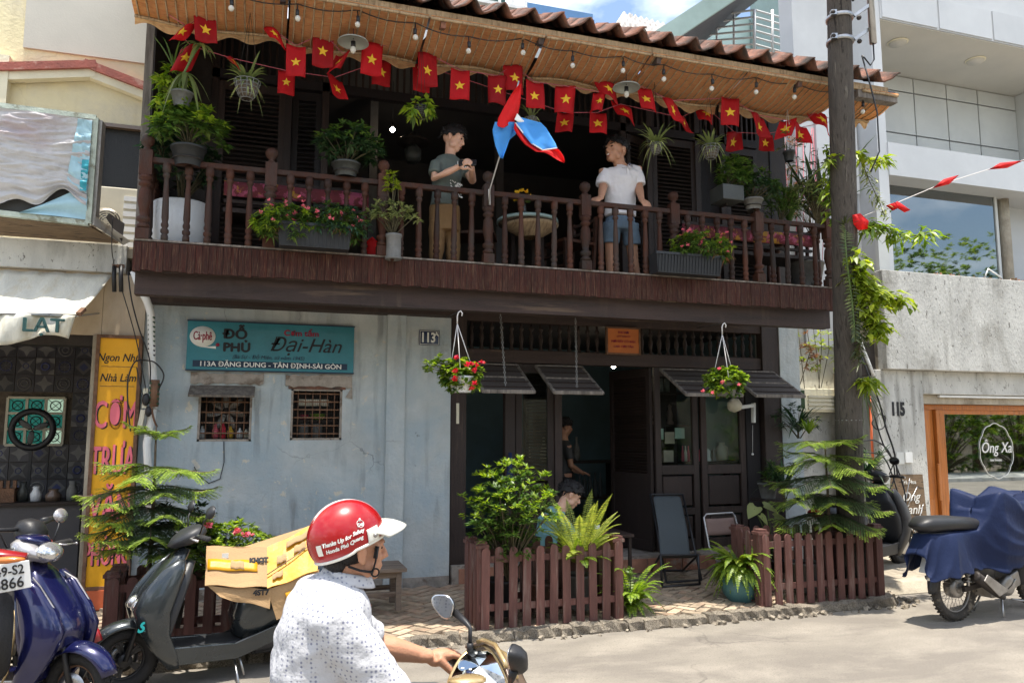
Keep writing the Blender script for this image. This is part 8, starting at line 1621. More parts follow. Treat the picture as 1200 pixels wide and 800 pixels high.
def face_bits(t, c, fw, s=1., up=(0, 0, 1), smile=False):
 f, l_, u, Rm = frame(fw, up); c = Vector(c)
 for sg in (-1, 1):
  m_ = MB(); m_.ball(c+(f*.082+l_*sg*.030+u*.012)*s, (.006*s, .013*s, .0055*s), 8, Rm); m_.build('eye', 'eye_dark', t)
  m_ = MB(); m_.ball(c+(f*.087+l_*sg*.031+u*.034)*s, (.006*s, .018*s, .0035*s), 8, Rm); m_.build('eyebrow', 'brow', t)
 m_ = MB(); m_.ball(c+(f*.090-u*.056)*s, (.008*s, .022*s, (.011 if smile else .006)*s), 10, Rm); m_.build('lips', 'lips', t)
 if smile: m_ = MB(); m_.ball(c+(f*.096-u*.054)*s, (.005*s, .016*s, .006*s), 8, Rm); m_.build('teeth', 'teeth', t)
def hair_cap(t, c, fw, s=1., up=(0, 0, 1), low=-.03, front=.45, r=(.103, .085, .105), spiky=.006, nm='hair'):
 """hair volume: a cap with an uneven hem, open over the face"""
 f, l_, u, Rm = frame(fw, up); c = Vector(c); m_ = MB()
 def fn(a, b):
  ph = a*2*PI; tmax = R(58)+R(54)*((1-math.cos(ph))/2)**.6+.06*math.sin(ph*9)+.04*math.sin(ph*23); th = tmax*b
  q = 1+spiky*6*math.sin(ph*13+th*5)*math.sin(th*7)*.3
  return c+(f*(r[0]*math.cos(ph)*math.sin(th)*q-.008)+l_*(r[1]*math.sin(ph)*math.sin(th)*q)+u*(.022+r[2]*math.cos(th)*q))*s
 m_.grid(fn, 40, 14)
 for k in range(150): a, b = U(0, 1), U(.25, 1.); p_ = fn(a, b); o_ = (p_-c).normalized(); leaf(m_, p_-o_*.004*s, (o_*.5-u*U(.1, .9)+rdir(-1, 1)*.45), o_, U(.022, .038)*s, .012*s, .1)
 o = m_.build(nm, 'hair', t); return mod_solid(o, .012*s)
def hand(m_, w, d, n, s=1., curl=.6, side=1, thumb=.8, spread=.0):
 """w wrist, d direction of the fingers, n back of the hand; side: +1 thumb on the d x n side"""
 d = Vector(d).normalized(); k = d.cross(Vector(n)).normalized()*side; n = (d.cross(k)*-side).normalized() if side > 0 else (d.cross(k)).normalized()*1
 if n.dot(Vector(n)) < 0: n = -n
 w = Vector(w); L = .085*s; Rm = Matrix((d, k, d.cross(k))).transposed()
 m_.ball(w+d*L*.52, (L*.62, .040*s, .016*s), 12, Rm); m_.tube([w-d*.02*s, w+d*L*.4], [.026*s, .030*s], 10, squash=(1, .8))
 for i in range(4):
  o = (-.030+.020*i)*-1; b = w+d*L*(.92 if i in (1, 2) else .84)+k*o*s*1.0; ln_ = (.070, .080, .076, .060)[i]*s; pts = [b-d*.02*s]; ang = 0.; p_ = b
  for j in range(3): ang += curl*(.5 if j == 0 else .9); dd = d*math.cos(ang)-n*math.sin(ang)+k*spread*(-1.5+i)*-.15; pts.append(p_); p_ = p_+dd.normalized()*ln_*(.42, .32, .26)[j]
  pts.append(p_); m_.tube(pts, [.0095*s, .0095*s, .0088*s, .0082*s, .0070*s], 8)
 b = w+d*L*.25+k*.030*s; q = (d*.55+k*thumb-n*.35*curl).normalized(); q2 = (d*.85+k*thumb*.25-n*.6*curl).normalized()
 m_.tube([b, b+q*.036*s, b+q*.036*s+q2*.030*s, b+q*.036*s+q2*.052*s], [.016*s, .0125*s, .011*s, .008*s], 8)
# ---- the rider and his motorbike
RY = 2.75
rbk = thing('motorcycle', 'champagne and brown underbone motorbike ridden by the man in the red helmet', 'motorcycle', V(.35, RY, 0))
GLt = P(534, 776, RY+.30); GR = V(GLt.x, RY-.32, GLt.z); KC = (GLt+GR)/2
HC = P(418, 643, RY)                                          # skull centre
wx = KC.x+.22
def wput(m_, nm, mt, **k): return m_.build(nm, mt, rbk, **k)
for xw_ in (wx+.14, wx-1.12):
 m_ = MB(); m_.torus((xw_, RY, .29), .25, .038, (0, 1, 0), 44, 10); o = wput(m_, 'wheel', 'rubber'); m_ = MB(); m_.torus((xw_, RY, .29), .215, .012, (0, 1, 0), 40, 8, (1, 1.8))
 for k in range(24): a = 2*PI*k/24; m_.tube([(xw_, RY, .29), (xw_+.215*math.cos(a), RY, .29+.215*math.sin(a))], .003, 4)
 m_.build('rim', 'steel', o)
m_ = MB(); [m_.tube([(wx+.14, RY+sy, .29), (KC.x+.02, RY+sy, KC.z-.06)], .018, 8) for sy in (-.08, .08)]; wput(m_, 'fork', 'steel')
mod_solid(wput(fender(wx+.14, .29, .33, .13, R(20), R(165)), 'front_mudguard', 'champagne'), .006); rbk.children[-1]
o = [c_ for c_ in bpy.data.objects if c_.name.startswith('front_mudguard')][-1]
m_ = MB(); m_.tube([(KC.x-.02, RY, KC.z-.1), (KC.x-.25, RY, .42), (KC.x-.6, RY, .45), (KC.x-1.15, RY, .55)], [.05, .06, .07, .05], 10); wput(m_, 'frame', 'iron_dark')
m_ = MB(); m_.obox((KC.x-.42, RY, .28), (.34, .22, .2)); mod_bevel(wput(m_, 'engine', 'dirty_alu'), .02)
m_ = MB(); m_.loft([(V(KC.x-.38, RY, .62), V(0, .10, 0), V(0, 0, .05)), (V(KC.x-.70, RY, .66), V(0, .14, 0), V(0, 0, .06)), (V(KC.x-1.15, RY, .70), V(0, .12, 0), V(0, 0, .05))], 14); wput(m_, 'seat', 'seat_vinyl')
m_ = MB(); m_.loft([(V(KC.x-.40, RY, .48), V(0, .09, 0), V(0, 0, .10)), (V(KC.x-.80, RY, .52), V(0, .14, 0), V(0, 0, .12)), (V(KC.x-1.30, RY, .62), V(0, .07, 0), V(0, 0, .06))], 14); wput(m_, 'tail_body', 'champagne')
for sy in (-1, 1): m_ = MB(); m_.grid(lambda u, v: (KC.x+.10-.20*u-.05*v, RY+sy*(.09+.16*math.sin(PI*(.15+.7*v))), KC.z-.10-.50*v), 8, 10); mod_solid(wput(m_, 'leg_shield', 'champagne'), .008)
# handlebar cowl, read off the photo as pixel outline on the sloping top plane
def K(px, py, dy=0.): return P(px, py, RY+dy)
rim_ = [K(520, 812, -.02), K(527, 788, .10), K(538, 768, .17), K(550, 756, .20), K(566, 752, .16), K(577, 760, .08), K(586, 775, .0), K(594, 792, -.08), K(600, 815, -.14)]
cen = sum(rim_, Vector())/len(rim_)
def cowl(scale, drop, fwd): return [cen+(p_-cen)*scale+V(fwd, 0, -drop) for p_ in rim_]
base_ = [cen+(p_-cen)*1.16+V(.03, 0, -.05) for p_ in rim_]
m_ = MB(); rr_ = [base_, cowl(1.10, .012, .0), cowl(1.0, .0, 0), cowl(.86, .018, 0)]
vs = [p_ for r_ in rr_ for p_ in r_]; n_ = len(rim_); m_.add(vs, [(i*n_+k, i*n_+(k+1) % n_, (i+1)*n_+(k+1) % n_, (i+1)*n_+k) for i in range(3) for k in range(n_)], True); mod_sub(wput(m_, 'cowl_rim', 'champagne'), 2)
m_ = MB(); q_ = cowl(.90, .020, 0); m_.add([cen-V(0, 0, .022)]+q_, [(0, i+1, (i+1) % n_+1) for i in range(n_)]); wput(m_, 'dial_face', 'grey_panel')
m_ = MB(); q_ = cowl(.90, .006, 0); m_.add([cen-V(0, 0, .002)]+q_, [(0, i+1, (i+1) % n_+1) for i in range(n_)]); wput(m_, 'dial_glass', 'pane_clear')
up_ = (K(545, 765, .15)-K(527, 795, .05)).normalized()
m_ = MB(); c_ = cen-V(0, 0, .018); m_.ball(c_+V(.0, 0, -.002), (.052, .034, .006), 14); wput(m_, 'lcd_panel', 'navy_plate')
for k, (dx, dy) in enumerate(((-.03, .01), (.0, .018), (.03, .012), (-.02, -.014), (.018, -.014), (.055, .03), (-.055, .03), (.05, -.03))): m_ = MB(); m_.ball(c_+V(dx, dy, .005), (.008, .006, .002), 8); wput(m_, 'dial_mark', 'print_white')
m_ = MB(); c2_ = K(548, 800, -.05)+V(0, 0, .01); m_.ball(c2_, (.07, .05, .018), 14); wput(m_, 'cowl_lip', 'champagne')
# brown front visor in front of the dials
def visor(u, v):
 a_, b_ = [K(545, 757, .20), K(566, 751, .14), K(580, 757, .04), K(590, 775, -.05), K(598, 800, -.12)], [K(560, 762, .26), K(585, 762, .20), K(603, 775, .08), K(612, 795, .0), K(616, 820, -.05)]
 f = u*4; i = min(int(f), 3); return a_[i].lerp(a_[i+1], f-i).lerp(b_[i].lerp(b_[i+1], f-i)+V(.02, 0, -.03), v)
m_ = MB(); m_.grid(visor, 24, 6); mod_solid(wput(m_, 'front_visor', 'brown_plastic'), .008)
m_ = MB(); m_.tube([visor(u/12., .02)+V(0, 0, .006) for u in range(2, 11)], .009, 8); m_.tube([visor(u/12., .45)+V(0, -.004, .006) for u in range(3, 11)], .010, 8); wput(m_, 'visor_trim', 'champagne')
m_ = MB(); m_.grid(lambda u, v: visor(.55+.4*u, .5+.45*v)+V(0, -.004, .004), 8, 4); wput(m_, 'visor_panel', 'champagne')
m_ = MB(); m_.tube([GLt+V(-.01, .02, 0), GLt+V(.02, -.12, .0), KC+V(.05, 0, -.02), GR+V(.02, .12, 0), GR+V(-.01, -.02, 0)], .013, 8); wput(m_, 'handlebar', 'iron_dark')
for g, sg in ((GLt, 1), (GR, -1)): m_ = MB(); m_.tube([g+V(0, sg*.05, 0), g+V(.006, -sg*.07, 0)], .019, 12); m_.ball(g+V(0, sg*.055, 0), .021, 10); o = wput(m_, 'grip', 'rubber'); m_ = MB(); m_.tube([g+V(.05, -sg*.08, 0), g+V(.07, -sg*.02, 0), g+V(.055, sg*.06, 0)], .007, 6); wput(m_, 'lever', 'silver_paint')
m_ = MB(); m_.ball(K(540, 785, .2), (.03, .035, .03), 12); wput(m_, 'switch_box', 'black_plastic')
def rmirror(stem, c, rx, ry, nrm, roll):
 m_ = MB(); m_.tube(stem, [.008]*(len(stem)-2)+[.013, .016], 8); m_.tube([stem[0]-V(0, 0, .02), stem[0]+V(0, 0, .012)], .014, 10); o = wput(m_, 'mirror', 'black_plastic'); f = Vector(nrm).normalized(); q = Vector((0, 0, 1)).rotation_difference(f); q = q @ Quaternion((0, 0, 1), roll)
 def L(r_, h, nm, mt):
  mm = MB(); vs = [];
  prof = r_; n = 28
  for (sc, hh) in prof:
   for k in range(n): a = 2*PI*k/n; sq = 1+.10*math.cos(3*a+.6); vs.append(c+q @ Vector((rx*sc*math.cos(a)*sq, ry*sc*math.sin(a)*sq, hh)))
  fs = [(i*n+k, i*n+(k+1) % n, (i+1)*n+(k+1) % n, (i+1)*n+k) for i in range(len(prof)-1) for k in range(n)]+[tuple(range(n-1, -1, -1)), tuple((len(prof)-1)*n+k for k in range(n))]
  mm.add(vs, fs, nm != 'glass'); return mm.build(nm, mt, o)
 L([(.15, -.042), (.6, -.036), (.88, -.020), (1.0, -.002), (1.0, .004)], 0, 'shell', 'black_plastic'); L([(1.0, .0035), (.99, .007), (.90, .0075)], 0, 'rim', 'chrome'); L([(.90, .0078), (.89, .0086)], 0, 'glass', 'mirror')
rmirror([K(551, 757, .18), K(551, 735, .20), K(545, 728, .24), K(533, 717, .30)], K(520, 709, .31), .040, .054, (-.62, -.75, .12), .25)
rmirror([K(598, 815, -.30), K(598, 800, -.33), K(600, 793, -.34), K(602, 785, -.36)], K(603, 772, -.36), .036, .072, (-.80, .55, .05), .1)
# the man
rd = thing('person', 'man in red open helmet and white dotted short sleeved shirt riding past', 'person', V(KC.x-.5, RY, .1))
S_L, S_R = P(398, 706, RY+.0)+V(0, .17, 0), P(388, 710, RY)+V(.0, -.19, 0)
NB = P(402, 684, RY)
WL = P(499, 768, RY+.27); EL = P(440, 756, RY+.29)
body = MB(); fw = Vector((1, .16, -.06)); f, l_, u, Rm = head(body, HC, fw, 1.02, (.12, 0, 1), neck=NB+V(-.01, 0, -.0), nr=.066)
body.tube([NB+V(0, 0, -.08), NB, P(408, 676, RY)], [.10, .066, .060], 16)
body.tube([S_L, S_L.lerp(EL, .6)+V(0, .03, -.02), EL, EL.lerp(WL, .35), EL.lerp(WL, .75), WL], [.058, .052, .047, .046, .034, .028], 14)
d_ = (GLt+V(.0, -.01, .03)-WL).normalized()
# left hand: palm over the grip, four fingers wrapped round it, thumb below
body.tube([WL-d_*.03, WL+d_*.02], [.029, .031], 12, squash=(1, .85))
pc = WL.lerp(GLt+V(0, 0, .035), .55); body.ball(pc+V(0, 0, .0), (.052, .040, .024), 14, frame(d_)[3]); body.ball(WL.lerp(GLt, .3)+V(0, -.012, -.008), (.036, .022, .022), 12, frame(d_)[3])
for i in range(4):
 y_ = -.036+.024*i; b0 = GLt+V(-.030, y_, .034); ex = (.0, .004, .002, -.004)[i]
 body.tube([b0-V(.035, 0, .004), b0+V(.006, 0, .006), b0+V(.036+ex, 0, -.004), b0+V(.056+ex, 0, -.030), b0+V(.044+ex, 0, -.056), b0+V(.022, 0, -.060)], [.0125, .0125, .0115, .0105, .0100, .0080], 10)
body.tube([WL.lerp(GLt, .35)+V(0, -.030, .006), GLt+V(-.040, -.055, -.006), GLt+V(-.012, -.062, -.030), GLt+V(.008, -.058, -.046)], [.0175, .0145, .0125, .0095], 10)
# right arm and hand on the nearer grip (below the picture edge)
ER = P(478, 850, RY-.26); WR = GR+V(-.10, .0, .03)
body.tube([S_R, S_R.lerp(ER, .5), ER, ER.lerp(WR, .5), WR], [.058, .052, .047, .042, .028], 14); body.ball(WR.lerp(GR, .5)+V(0, 0, .01), (.05, .04, .024), 12)
for i in range(4): y_ = -.036+.024*i; b0 = GR+V(-.03, y_, .034); body.tube([b0-V(.03, 0, .004), b0+V(.006, 0, .006), b0+V(.036, 0, -.004), b0+V(.054, 0, -.03), b0+V(.030, 0, -.056)], [.012, .012, .011, .010, .008], 8)
body.tube([WR+V(.02, .03, 0), GR+V(-.035, .055, -.008), GR+V(.0, .06, -.035)], [.017, .014, .010], 8)
# lower body under the clothes
HIP = P(372, 905, RY); HIP.z = .74
body.tube([NB+V(0, 0, -.06), P(380, 790, RY), HIP], [.09, .12, .13], 16)
for sy in (-1, 1): k1 = HIP+V(.40, sy*.16, -.02); body.tube([HIP+V(0, sy*.08, 0), k1, k1+V(.02, 0, -.38), k1+V(.0, 0, -.44)], [.08, .058, .038, .034], 12)
bo = body.build('body', 'skin_tan', rd); mod_remesh(bo, .0048, 3)
# shirt
sh_ = MB()
def RG(pxa, pya, hx, hy, tilt=0., dx=0.): c_ = P(pxa, pya, RY)+V(dx, 0, 0); return (c_, V(hx*math.cos(tilt), 0, hx*math.sin(tilt)), V(0, hy, 0), 2.5)
sh_.loft([RG(402, 674, .068, .072, -.45), RG(398, 684, .090, .110, -.42), RG(391, 696, .125, .175, -.36), RG(386, 714, .145, .210, -.30), RG(379, 748, .158, .210, -.25), RG(374, 790, .160, .200, -.18), RG(374, 840, .148, .185, -.1), (HIP+V(0, 0, .12), V(.15, 0, 0), V(0, .18, 0)), (HIP, V(.16, 0, 0), V(0, .18, 0))], 28)
sh_.tube([S_L+V(-.03, -.03, 0), S_L+V(.02, .02, -.01), S_L.lerp(EL, .45)+V(0, .03, -.02), S_L.lerp(EL, .88)+V(0, .012, -.005)], [.075, .076, .070, .068], 18)
sh_.tube([S_R+V(-.03, .04, 0), S_R+V(.0, 0, -.005), S_R.lerp(ER, .45), S_R.lerp(ER, .9)], [.080, .082, .080, .082], 18)
so = sh_.build('shirt', 'shirt_dots', rd); mod_remesh(so, .010, 5); mod_folds(so, .030)
# collar
m_ = MB()
def col_(u_, v_):
 a = 2*PI*u_; r_ = .066+.014*v_; fr = .5+.5*math.cos(a); c_ = P(403, 671, RY)+V(.002, 0, .004)
 return c_+V(math.cos(a)*r_*1.05+.02*fr, math.sin(a)*r_*1.02, .020-.032*v_-.034*fr-.01*v_*fr)
m_.grid(col_, 30, 4); mod_solid(m_.build('collar', 'shirt_dots', rd), .004)
m_ = MB(); m_.loft([(HIP+V(0, 0, .14), V(.13, 0, 0), V(0, .165, 0)), (HIP+V(0, 0, -.06), V(.15, 0, 0), V(0, .18, 0))], 20)
for sy in (-1, 1): k1 = HIP+V(.40, sy*.16, -.02); m_.tube([HIP+V(0, sy*.08, 0), k1, k1+V(.02, 0, -.40)], [.10, .075, .055], 14)
mod_remesh(m_.build('trousers', 'deck_fabric', rd), .012, 3)
for sy in (-1, 1): k1 = HIP+V(.42, sy*.16, -.50); m_ = MB(); m_.ball(k1+V(.06, 0, 0), (.13, .045, .035), 14); m_.build('shoe', 'black_plastic', rd)
# hair under the helmet, ear already part of the body
m_ = MB(); m_.ball(HC+(f*-.032+u*.012), (.085, .082, .085), 18, Rm); m_.ball(HC-f*.068-u*.040, (.042, .064, .050), 14, Rm); m_.ball(HC-f*.030+u*.0, (.05, .0875, .035), 14, Rm); m_.build('hair', 'hair', rd)
m_ = MB(); m_.tube([HC+(f*.050-l_*.070+u*.02), HC+(f*.046-l_*.072-u*.02)], .008, 6); m_.build('sideburn', 'hair', rd)
for sg in (-1, 1): m_ = MB(); m_.ball(HC+(f*.076+l_*sg*.030+u*.010), (.006, .013, .006), 8, Rm); m_.build('eye', 'eye_dark', rd); m_ = MB(); m_.ball(HC+(f*.082+l_*sg*.031+u*.030), (.006, .018, .0035), 8, Rm); m_.build('eyebrow', 'brow', rd)
m_ = MB(); m_.ball(HC+(f*.082-u*.054), (.008, .020, .005), 8, Rm); m_.build('lips', 'lips', rd)
# chin straps
m_ = MB(); sd_ = -l_
ch = HC+f*.038-u*.092+sd_*.012
m_.tube([HC+f*.050+sd_*.076+u*.02, HC+f*.046+sd_*.078-u*.03, HC+f*.042+sd_*.066-u*.068, ch], .0085, 6, squash=(1, .35)); m_.tube([HC-f*.045+sd_*.074-u*.045, HC-f*.005+sd_*.080-u*.058, HC+f*.038+sd_*.070-u*.066], .0085, 6, squash=(1, .5)); m_.torus(HC+f*.052+sd_*.066-u*.068, .013, .003, tuple(sd_), 14, 5)
m_.tube([ch, HC+f*.038-u*.102-sd_*.03, HC+f*.040-sd_*.066-u*.06, HC+f*.050-sd_*.076+u*.02], .0085, 6, squash=(1, .35)); m_.build('chin_strap', 'strap_black', rd)
# helmet: a thing of its own, worn by the rider
hf, hl, hu, hR = frame(Vector((1, .16, .22)), (-.22, 0, 1)); hc = P(406, 628, RY)
he = thing('motorcycle_helmet', 'glossy red half helmet with cream rim and visor worn by the rider', 'helmet', hc)
def shell(k, lift=0., a0=0., a1=1.):
 def fn(a, b):
  ph = 2*PI*(a0+(a1-a0)*a); c_ = math.cos(ph); tm = R(100)+R(20)*max(0, -c_)**.7+R(8)*(1-abs(c_)); th = tm*b; sq = 1+.035*math.sin(th)**2*(c_ < 0)
  return hc+hf*((.128+k)*c_*math.sin(th)*sq)+hl*((.105+k)*math.sin(ph)*math.sin(th))+hu*((.121+k)*math.cos(th)+lift)
 return fn
m_ = MB(); m_.grid(shell(0.), 64, 24); mod_solid(m_.build('shell', 'helmet_red', he), .006)
sf_ = shell(.003); m_ = MB(); m_.tube([sf_(k/64., .995) for k in range(64)], .0055, 8, closed=True); m_.build('rim_trim', 'helmet_trim', he)
m_ = MB(); cs_ = []                                            # pale stripe over the crown
for k in range(41):
 th = R(96)*(1-k/20.); v_ = hf*((.1312)*math.sin(th))+hu*(.1248*math.cos(th)); cs_.append(hc+v_)
vs = []; [vs.extend([p_-hl*.012, p_+hl*.012]) for p_ in cs_]; m_.add(vs, [(2*i, 2*i+1, 2*i+3, 2*i+2) for i in range(40)], True); mod_solid(m_.build('crown_stripe', 'sign_pink' if False else 'helmet_trim', he), .001)
m_ = MB(); vs = []; ps_ = [hc+hf*(.1300*math.sin(R(96)*(1-k/20.)))+hu*(.1236*math.cos(R(96)*(1-k/20.))) for k in range(41)]; [vs.extend([p_-hl*.019, p_+hl*.019]) for p_ in ps_]; m_.add(vs, [(2*i, 2*i+1, 2*i+3, 2*i+2) for i in range(40)], True); mod_solid(m_.build('stripe_edge', 'sign_pink', he), .001)
def vis_(u_, v_):
 ph = R(-62)+R(124)*u_; e = math.cos(ph*.95)**.6; base = shell(.004)((ph/(2*PI)) % 1., .90-.10*math.cos(ph)**2); return base+hf*(.085*v_*e)+hu*(-.030*v_*v_*e+.002)-V(0, 0, .010*v_*e)
m_ = MB(); m_.grid(vis_, 30, 8); mod_solid(m_.build('visor', 'helmet_trim', he), .005)
def tab_(u_, v_): ph = R(-70)+R(22)*u_; return shell(.0065)((ph/(2*PI)) % 1., .78+.20*v_)
m_ = MB(); m_.grid(tab_, 6, 6); mod_solid(m_.build('visor_tab', 'helmet_trim', he), .003); c_ = shell(.010)((R(-58)/(2*PI)) % 1., .90); m_ = MB(); m_.ball(c_, .008, 10); m_.build('rivet', 'dirty_alu', he)
# printed lines wrapped on the shell
def wrap_text(s, size, ph0, b0, ph_per, b_per, nm='lettering', mt='print_white', sh=.15, sx=1.):
 o = text('tmp', s, size, (0, 0, 0), None, mt, extrude=0, shear=sh, sx=sx, bold=.0008); me = o.data; bpy.data.objects.remove(o); fn = shell(.0046)
 bm = bmesh.new(); bm.from_mesh(me); bmesh.ops.triangulate(bm, faces=bm.faces[:]); bm.to_mesh(me); bm.free(); og = world_org(he)
 for v in me.vertices: ph = ph0+v.co.x*ph_per; v.co = fn((ph/(2*PI)) % 1., b0-(v.co.y)*b_per)-og
 o = bpy.data.objects.new(nm, me); COL.objects.link(o); o.parent = he; return o
wrap_text('Thanks Up for Safety', .0155, R(-106), .76, 8.6, 4.6); wrap_text('Honda Phú Quang', .0155, R(-106), .85, 8.6, 4.6)
c_ = shell(.0048)((R(-76)/(2*PI)) % 1., .66); nn_ = (c_-hc).normalized(); m_ = MB(); m_.torus(c_, .0125, .0010, tuple(nn_), 24, 4); m_.build('round_emblem', 'print_white', he); wrap_text('Duy', .014, R(-76), .67, 8.6, 4.6); m_ = MB(); m_.ball(c_+hu*.013, (.004, .004, .006), 8); m_.build('emblem_flame', 'print_white', he)
m_ = MB(); m_.grid(lambda u_, v_: shell(.0046)(((R(-150)+R(10)*u_)/(2*PI)) % 1., .74+.14*v_), 4, 4); m_.build('back_label', 'helmet_trim', he)
# ---- balcony people
def person_torso(m_, hip, chest, neck, hw, sw, dp, fx, n=20):
 """hip, chest, neck centres; half widths; fx = facing vector"""
 f_, s_, _, _ = frame(fx); hip, chest, neck = Vector(hip), Vector(chest), Vector(neck)
 m_.loft([(hip-V(0, 0, .06), s_*hw, f_*dp*.95), (hip+V(0, 0, .04), s_*hw*.96, f_*dp*.92), (hip.lerp(chest, .5), s_*hw*.95, f_*dp), (chest, s_*sw*.92, f_*dp*1.08), (chest.lerp(neck, .55), s_*sw, f_*dp*.95), (chest.lerp(neck, .82), s_*sw*.72, f_*dp*.75), (neck, s_*.055, f_*.055)], n)
# boy
bY = 7.22; hb = P(531, 163, bY); by = thing('person', 'boy in grey printed tee and khaki trousers looking at a phone on the balcony', 'person', V(hb.x-.04, bY, FZ))
fwb = Vector((.80, -.42, -.32)); m_ = MB(); nk = P(527, 184, bY); f, l_, u, Rm = head(m_, hb, fwb, 1.18, (.2, -.1, 1), neck=nk+V(0, 0, -.02), nr=.046)
SL, SR = P(541, 190, bY+.10), P(511, 190, bY-.08); ELb, ERb = P(554, 212, bY-.05), P(509, 209, bY-.16); WLb, WRb = P(553, 199, bY-.26), P(539, 195, bY-.26)
m_.tube([SL, ELb, ELb.lerp(WLb, .5), WLb], [.042, .040, .036, .026], 12); m_.tube([SR, ERb, ERb.lerp(WRb, .5), WRb], [.042, .040, .036, .026], 12)
PH = P(548, 191, bY-.32)
hand(m_, WLb, PH+V(.03, 0, .0)-WLb, (.6, -.5, .3), 1.1, .9, -1, .6); hand(m_, WRb, PH+V(-.03, 0, 0)-WRb, (-.4, -.7, .5), 1.1, .9, 1, .6)
hipb = P(521, 262, bY); m_.tube([nk+V(0, 0, -.02), hipb], [.07, .09], 12)
for sx, dy in ((-.075, -.02), (.085, .03)): m_.tube([hipb+V(sx, dy, 0), hipb+V(sx*1.1, dy, -.3), V(hipb.x+sx*1.15, bY+dy, FZ+.06)], [.06, .045, .03], 10); m_.ball(V(hipb.x+sx*1.2+.03, bY+dy-.04, FZ+.035), (.05, .09, .03), 10)
mod_remesh(m_.build('body', 'skin_light', by), .0075, 2); face_bits(by, hb, fwb, 1.18, (.2, -.1, 1)); hair_cap(by, hb, fwb, 1.18, (.2, -.1, 1))
m_ = MB(); person_torso(m_, P(521, 236, bY), P(524, 204, bY), P(527, 182, bY), .155, .180, .115, (.45, -.9, 0)); m_.tube([SL+V(-.05, 0, -.03), SL.lerp(ELb, .1)+V(0, 0, -.01), SL.lerp(ELb, .65)], [.05, .060, .064], 14); m_.tube([SR+V(.05, 0, -.03), SR.lerp(ERb, .1)+V(0, 0, -.01), SR.lerp(ERb, .75)], [.05, .062, .066], 14)
o = m_.build('tee_shirt', 'tee_grey', by); mod_remesh(o, .010, 4); mod_folds(o, .016)
fdir = Vector((.55, -.83, 0)); sdir = Vector((.83, .55, 0)); pc_ = P(525, 222, bY)+fdir*.128
for k in range(60):
 q_ = U(-.085, .075); zz_ = U(-.10, .05); m_ = MB(); c_ = pc_+sdir*q_+V(0, 0, zz_)-fdir*(.9*q_*q_*3)
 if k < 1: pr_ = MB()
 pr_.obox(c_+fdir*.006, (U(.008, .03), .002, U(.006, .014)), Matrix.Rotation(math.atan2(sdir.y, sdir.x), 3, 'Z') @ Matrix.Rotation(U(-.8, .8), 3, 'Y'))
for k in range(9): c_ = P(519+k*2.2, 196+U(-4, 4), bY)+fdir*.124; pr_.obox(c_, (.010, .002, U(.03, .09)), Matrix.Rotation(math.atan2(sdir.y, sdir.x), 3, 'Z') @ Matrix.Rotation(U(-.3, .3), 3, 'Y'))
pr_.build('shirt_print', 'print_white', by, kind='stuff')
m_ = MB(); m_.loft([(hipb+V(0, 0, .18), V(.15, 0, 0), V(0, .11, 0)), (hipb+V(0, 0, .06), V(.155, 0, 0), V(0, .115, 0)), (hipb+V(0, 0, -.08), V(.16, 0, 0), V(0, .12, 0))], 18)
for sx, dy in ((-.075, -.02), (.085, .03)): m_.tube([hipb+V(sx, dy, 0), hipb+V(sx*1.1, dy, -.28), V(hipb.x+sx*1.2, bY+dy, FZ+.05)], [.085, .075, .062], 14)
o = m_.build('trousers', 'khaki', by); mod_remesh(o, .010, 3); mod_folds(o, .018)
m_ = MB(); m_.obox(PH, (.17, .02, .085), Euler((R(-35), 0, R(-20))).to_matrix()); o = mod_bevel(m_.build('phone', 'black_plastic'), .006); tag(o, 'dark phone held sideways in both hands by the boy on the balcony', 'phone')
m_ = MB(); m_.torus(P(534, 197, bY-.22), .026, .006, (1, -.3, .2), 14, 6); m_.build('wristband', 'leaf_varieg', by)
# man in white polo leaning on the rail
mY = 7.24; hm = P(722, 177, mY); mn = thing('person', 'laughing man in white polo and denim shorts leaning both hands on the railing', 'person', V(hm.x+.04, mY, FZ))
fwm = Vector((-.93, -.36, .02)); nk = P(729, 196, mY); m_ = MB(); f, l_, u, Rm = head(m_, hm, fwm, 1.32, (0, 0, 1), neck=nk+V(0, 0, -.02), nr=.05)
SLm, SRm = P(748, 196, mY), P(706, 199, mY); ELm, ERm = P(748, 218, mY-.04), P(707, 218, mY-.04); WLm, WRm = P(752, 234, mY-.24), P(704, 232, mY-.24)
m_.tube([SLm, ELm, ELm.lerp(WLm, .45), WLm], [.040, .048, .044, .030], 12); m_.tube([SRm, ERm, ERm.lerp(WRm, .45), WRm], [.040, .048, .044, .030], 12)
hand(m_, WLm+V(0, 0, .0), P(760, 243, mY-.34)-WLm, (.0, -.3, 1), 1.2, .7, -1, .9); hand(m_, WRm, P(694, 236, mY-.34)-WRm, (0, -.3, 1), 1.2, .7, 1, .9)
hipm = P(727, 262, mY+.05); m_.tube([nk+V(0, 0, -.03), hipm], [.08, .10], 12)
for sx, a_ in ((-.10, 0), (.11, .12)): m_.tube([hipm+V(sx, 0, 0), hipm+V(sx+a_*.5, .05, -.36), V(hipm.x+sx+a_, mY+.12, FZ+.05)], [.08, .055, .038], 12); m_.ball(V(hipm.x+sx+a_, mY+.05, FZ+.035), (.05, .11, .035), 10)
mod_remesh(m_.build('body', 'skin_brown', mn), .0075, 2); face_bits(mn, hm, fwm, 1.32, (0, 0, 1), smile=True); hair_cap(mn, hm, fwm, 1.32)
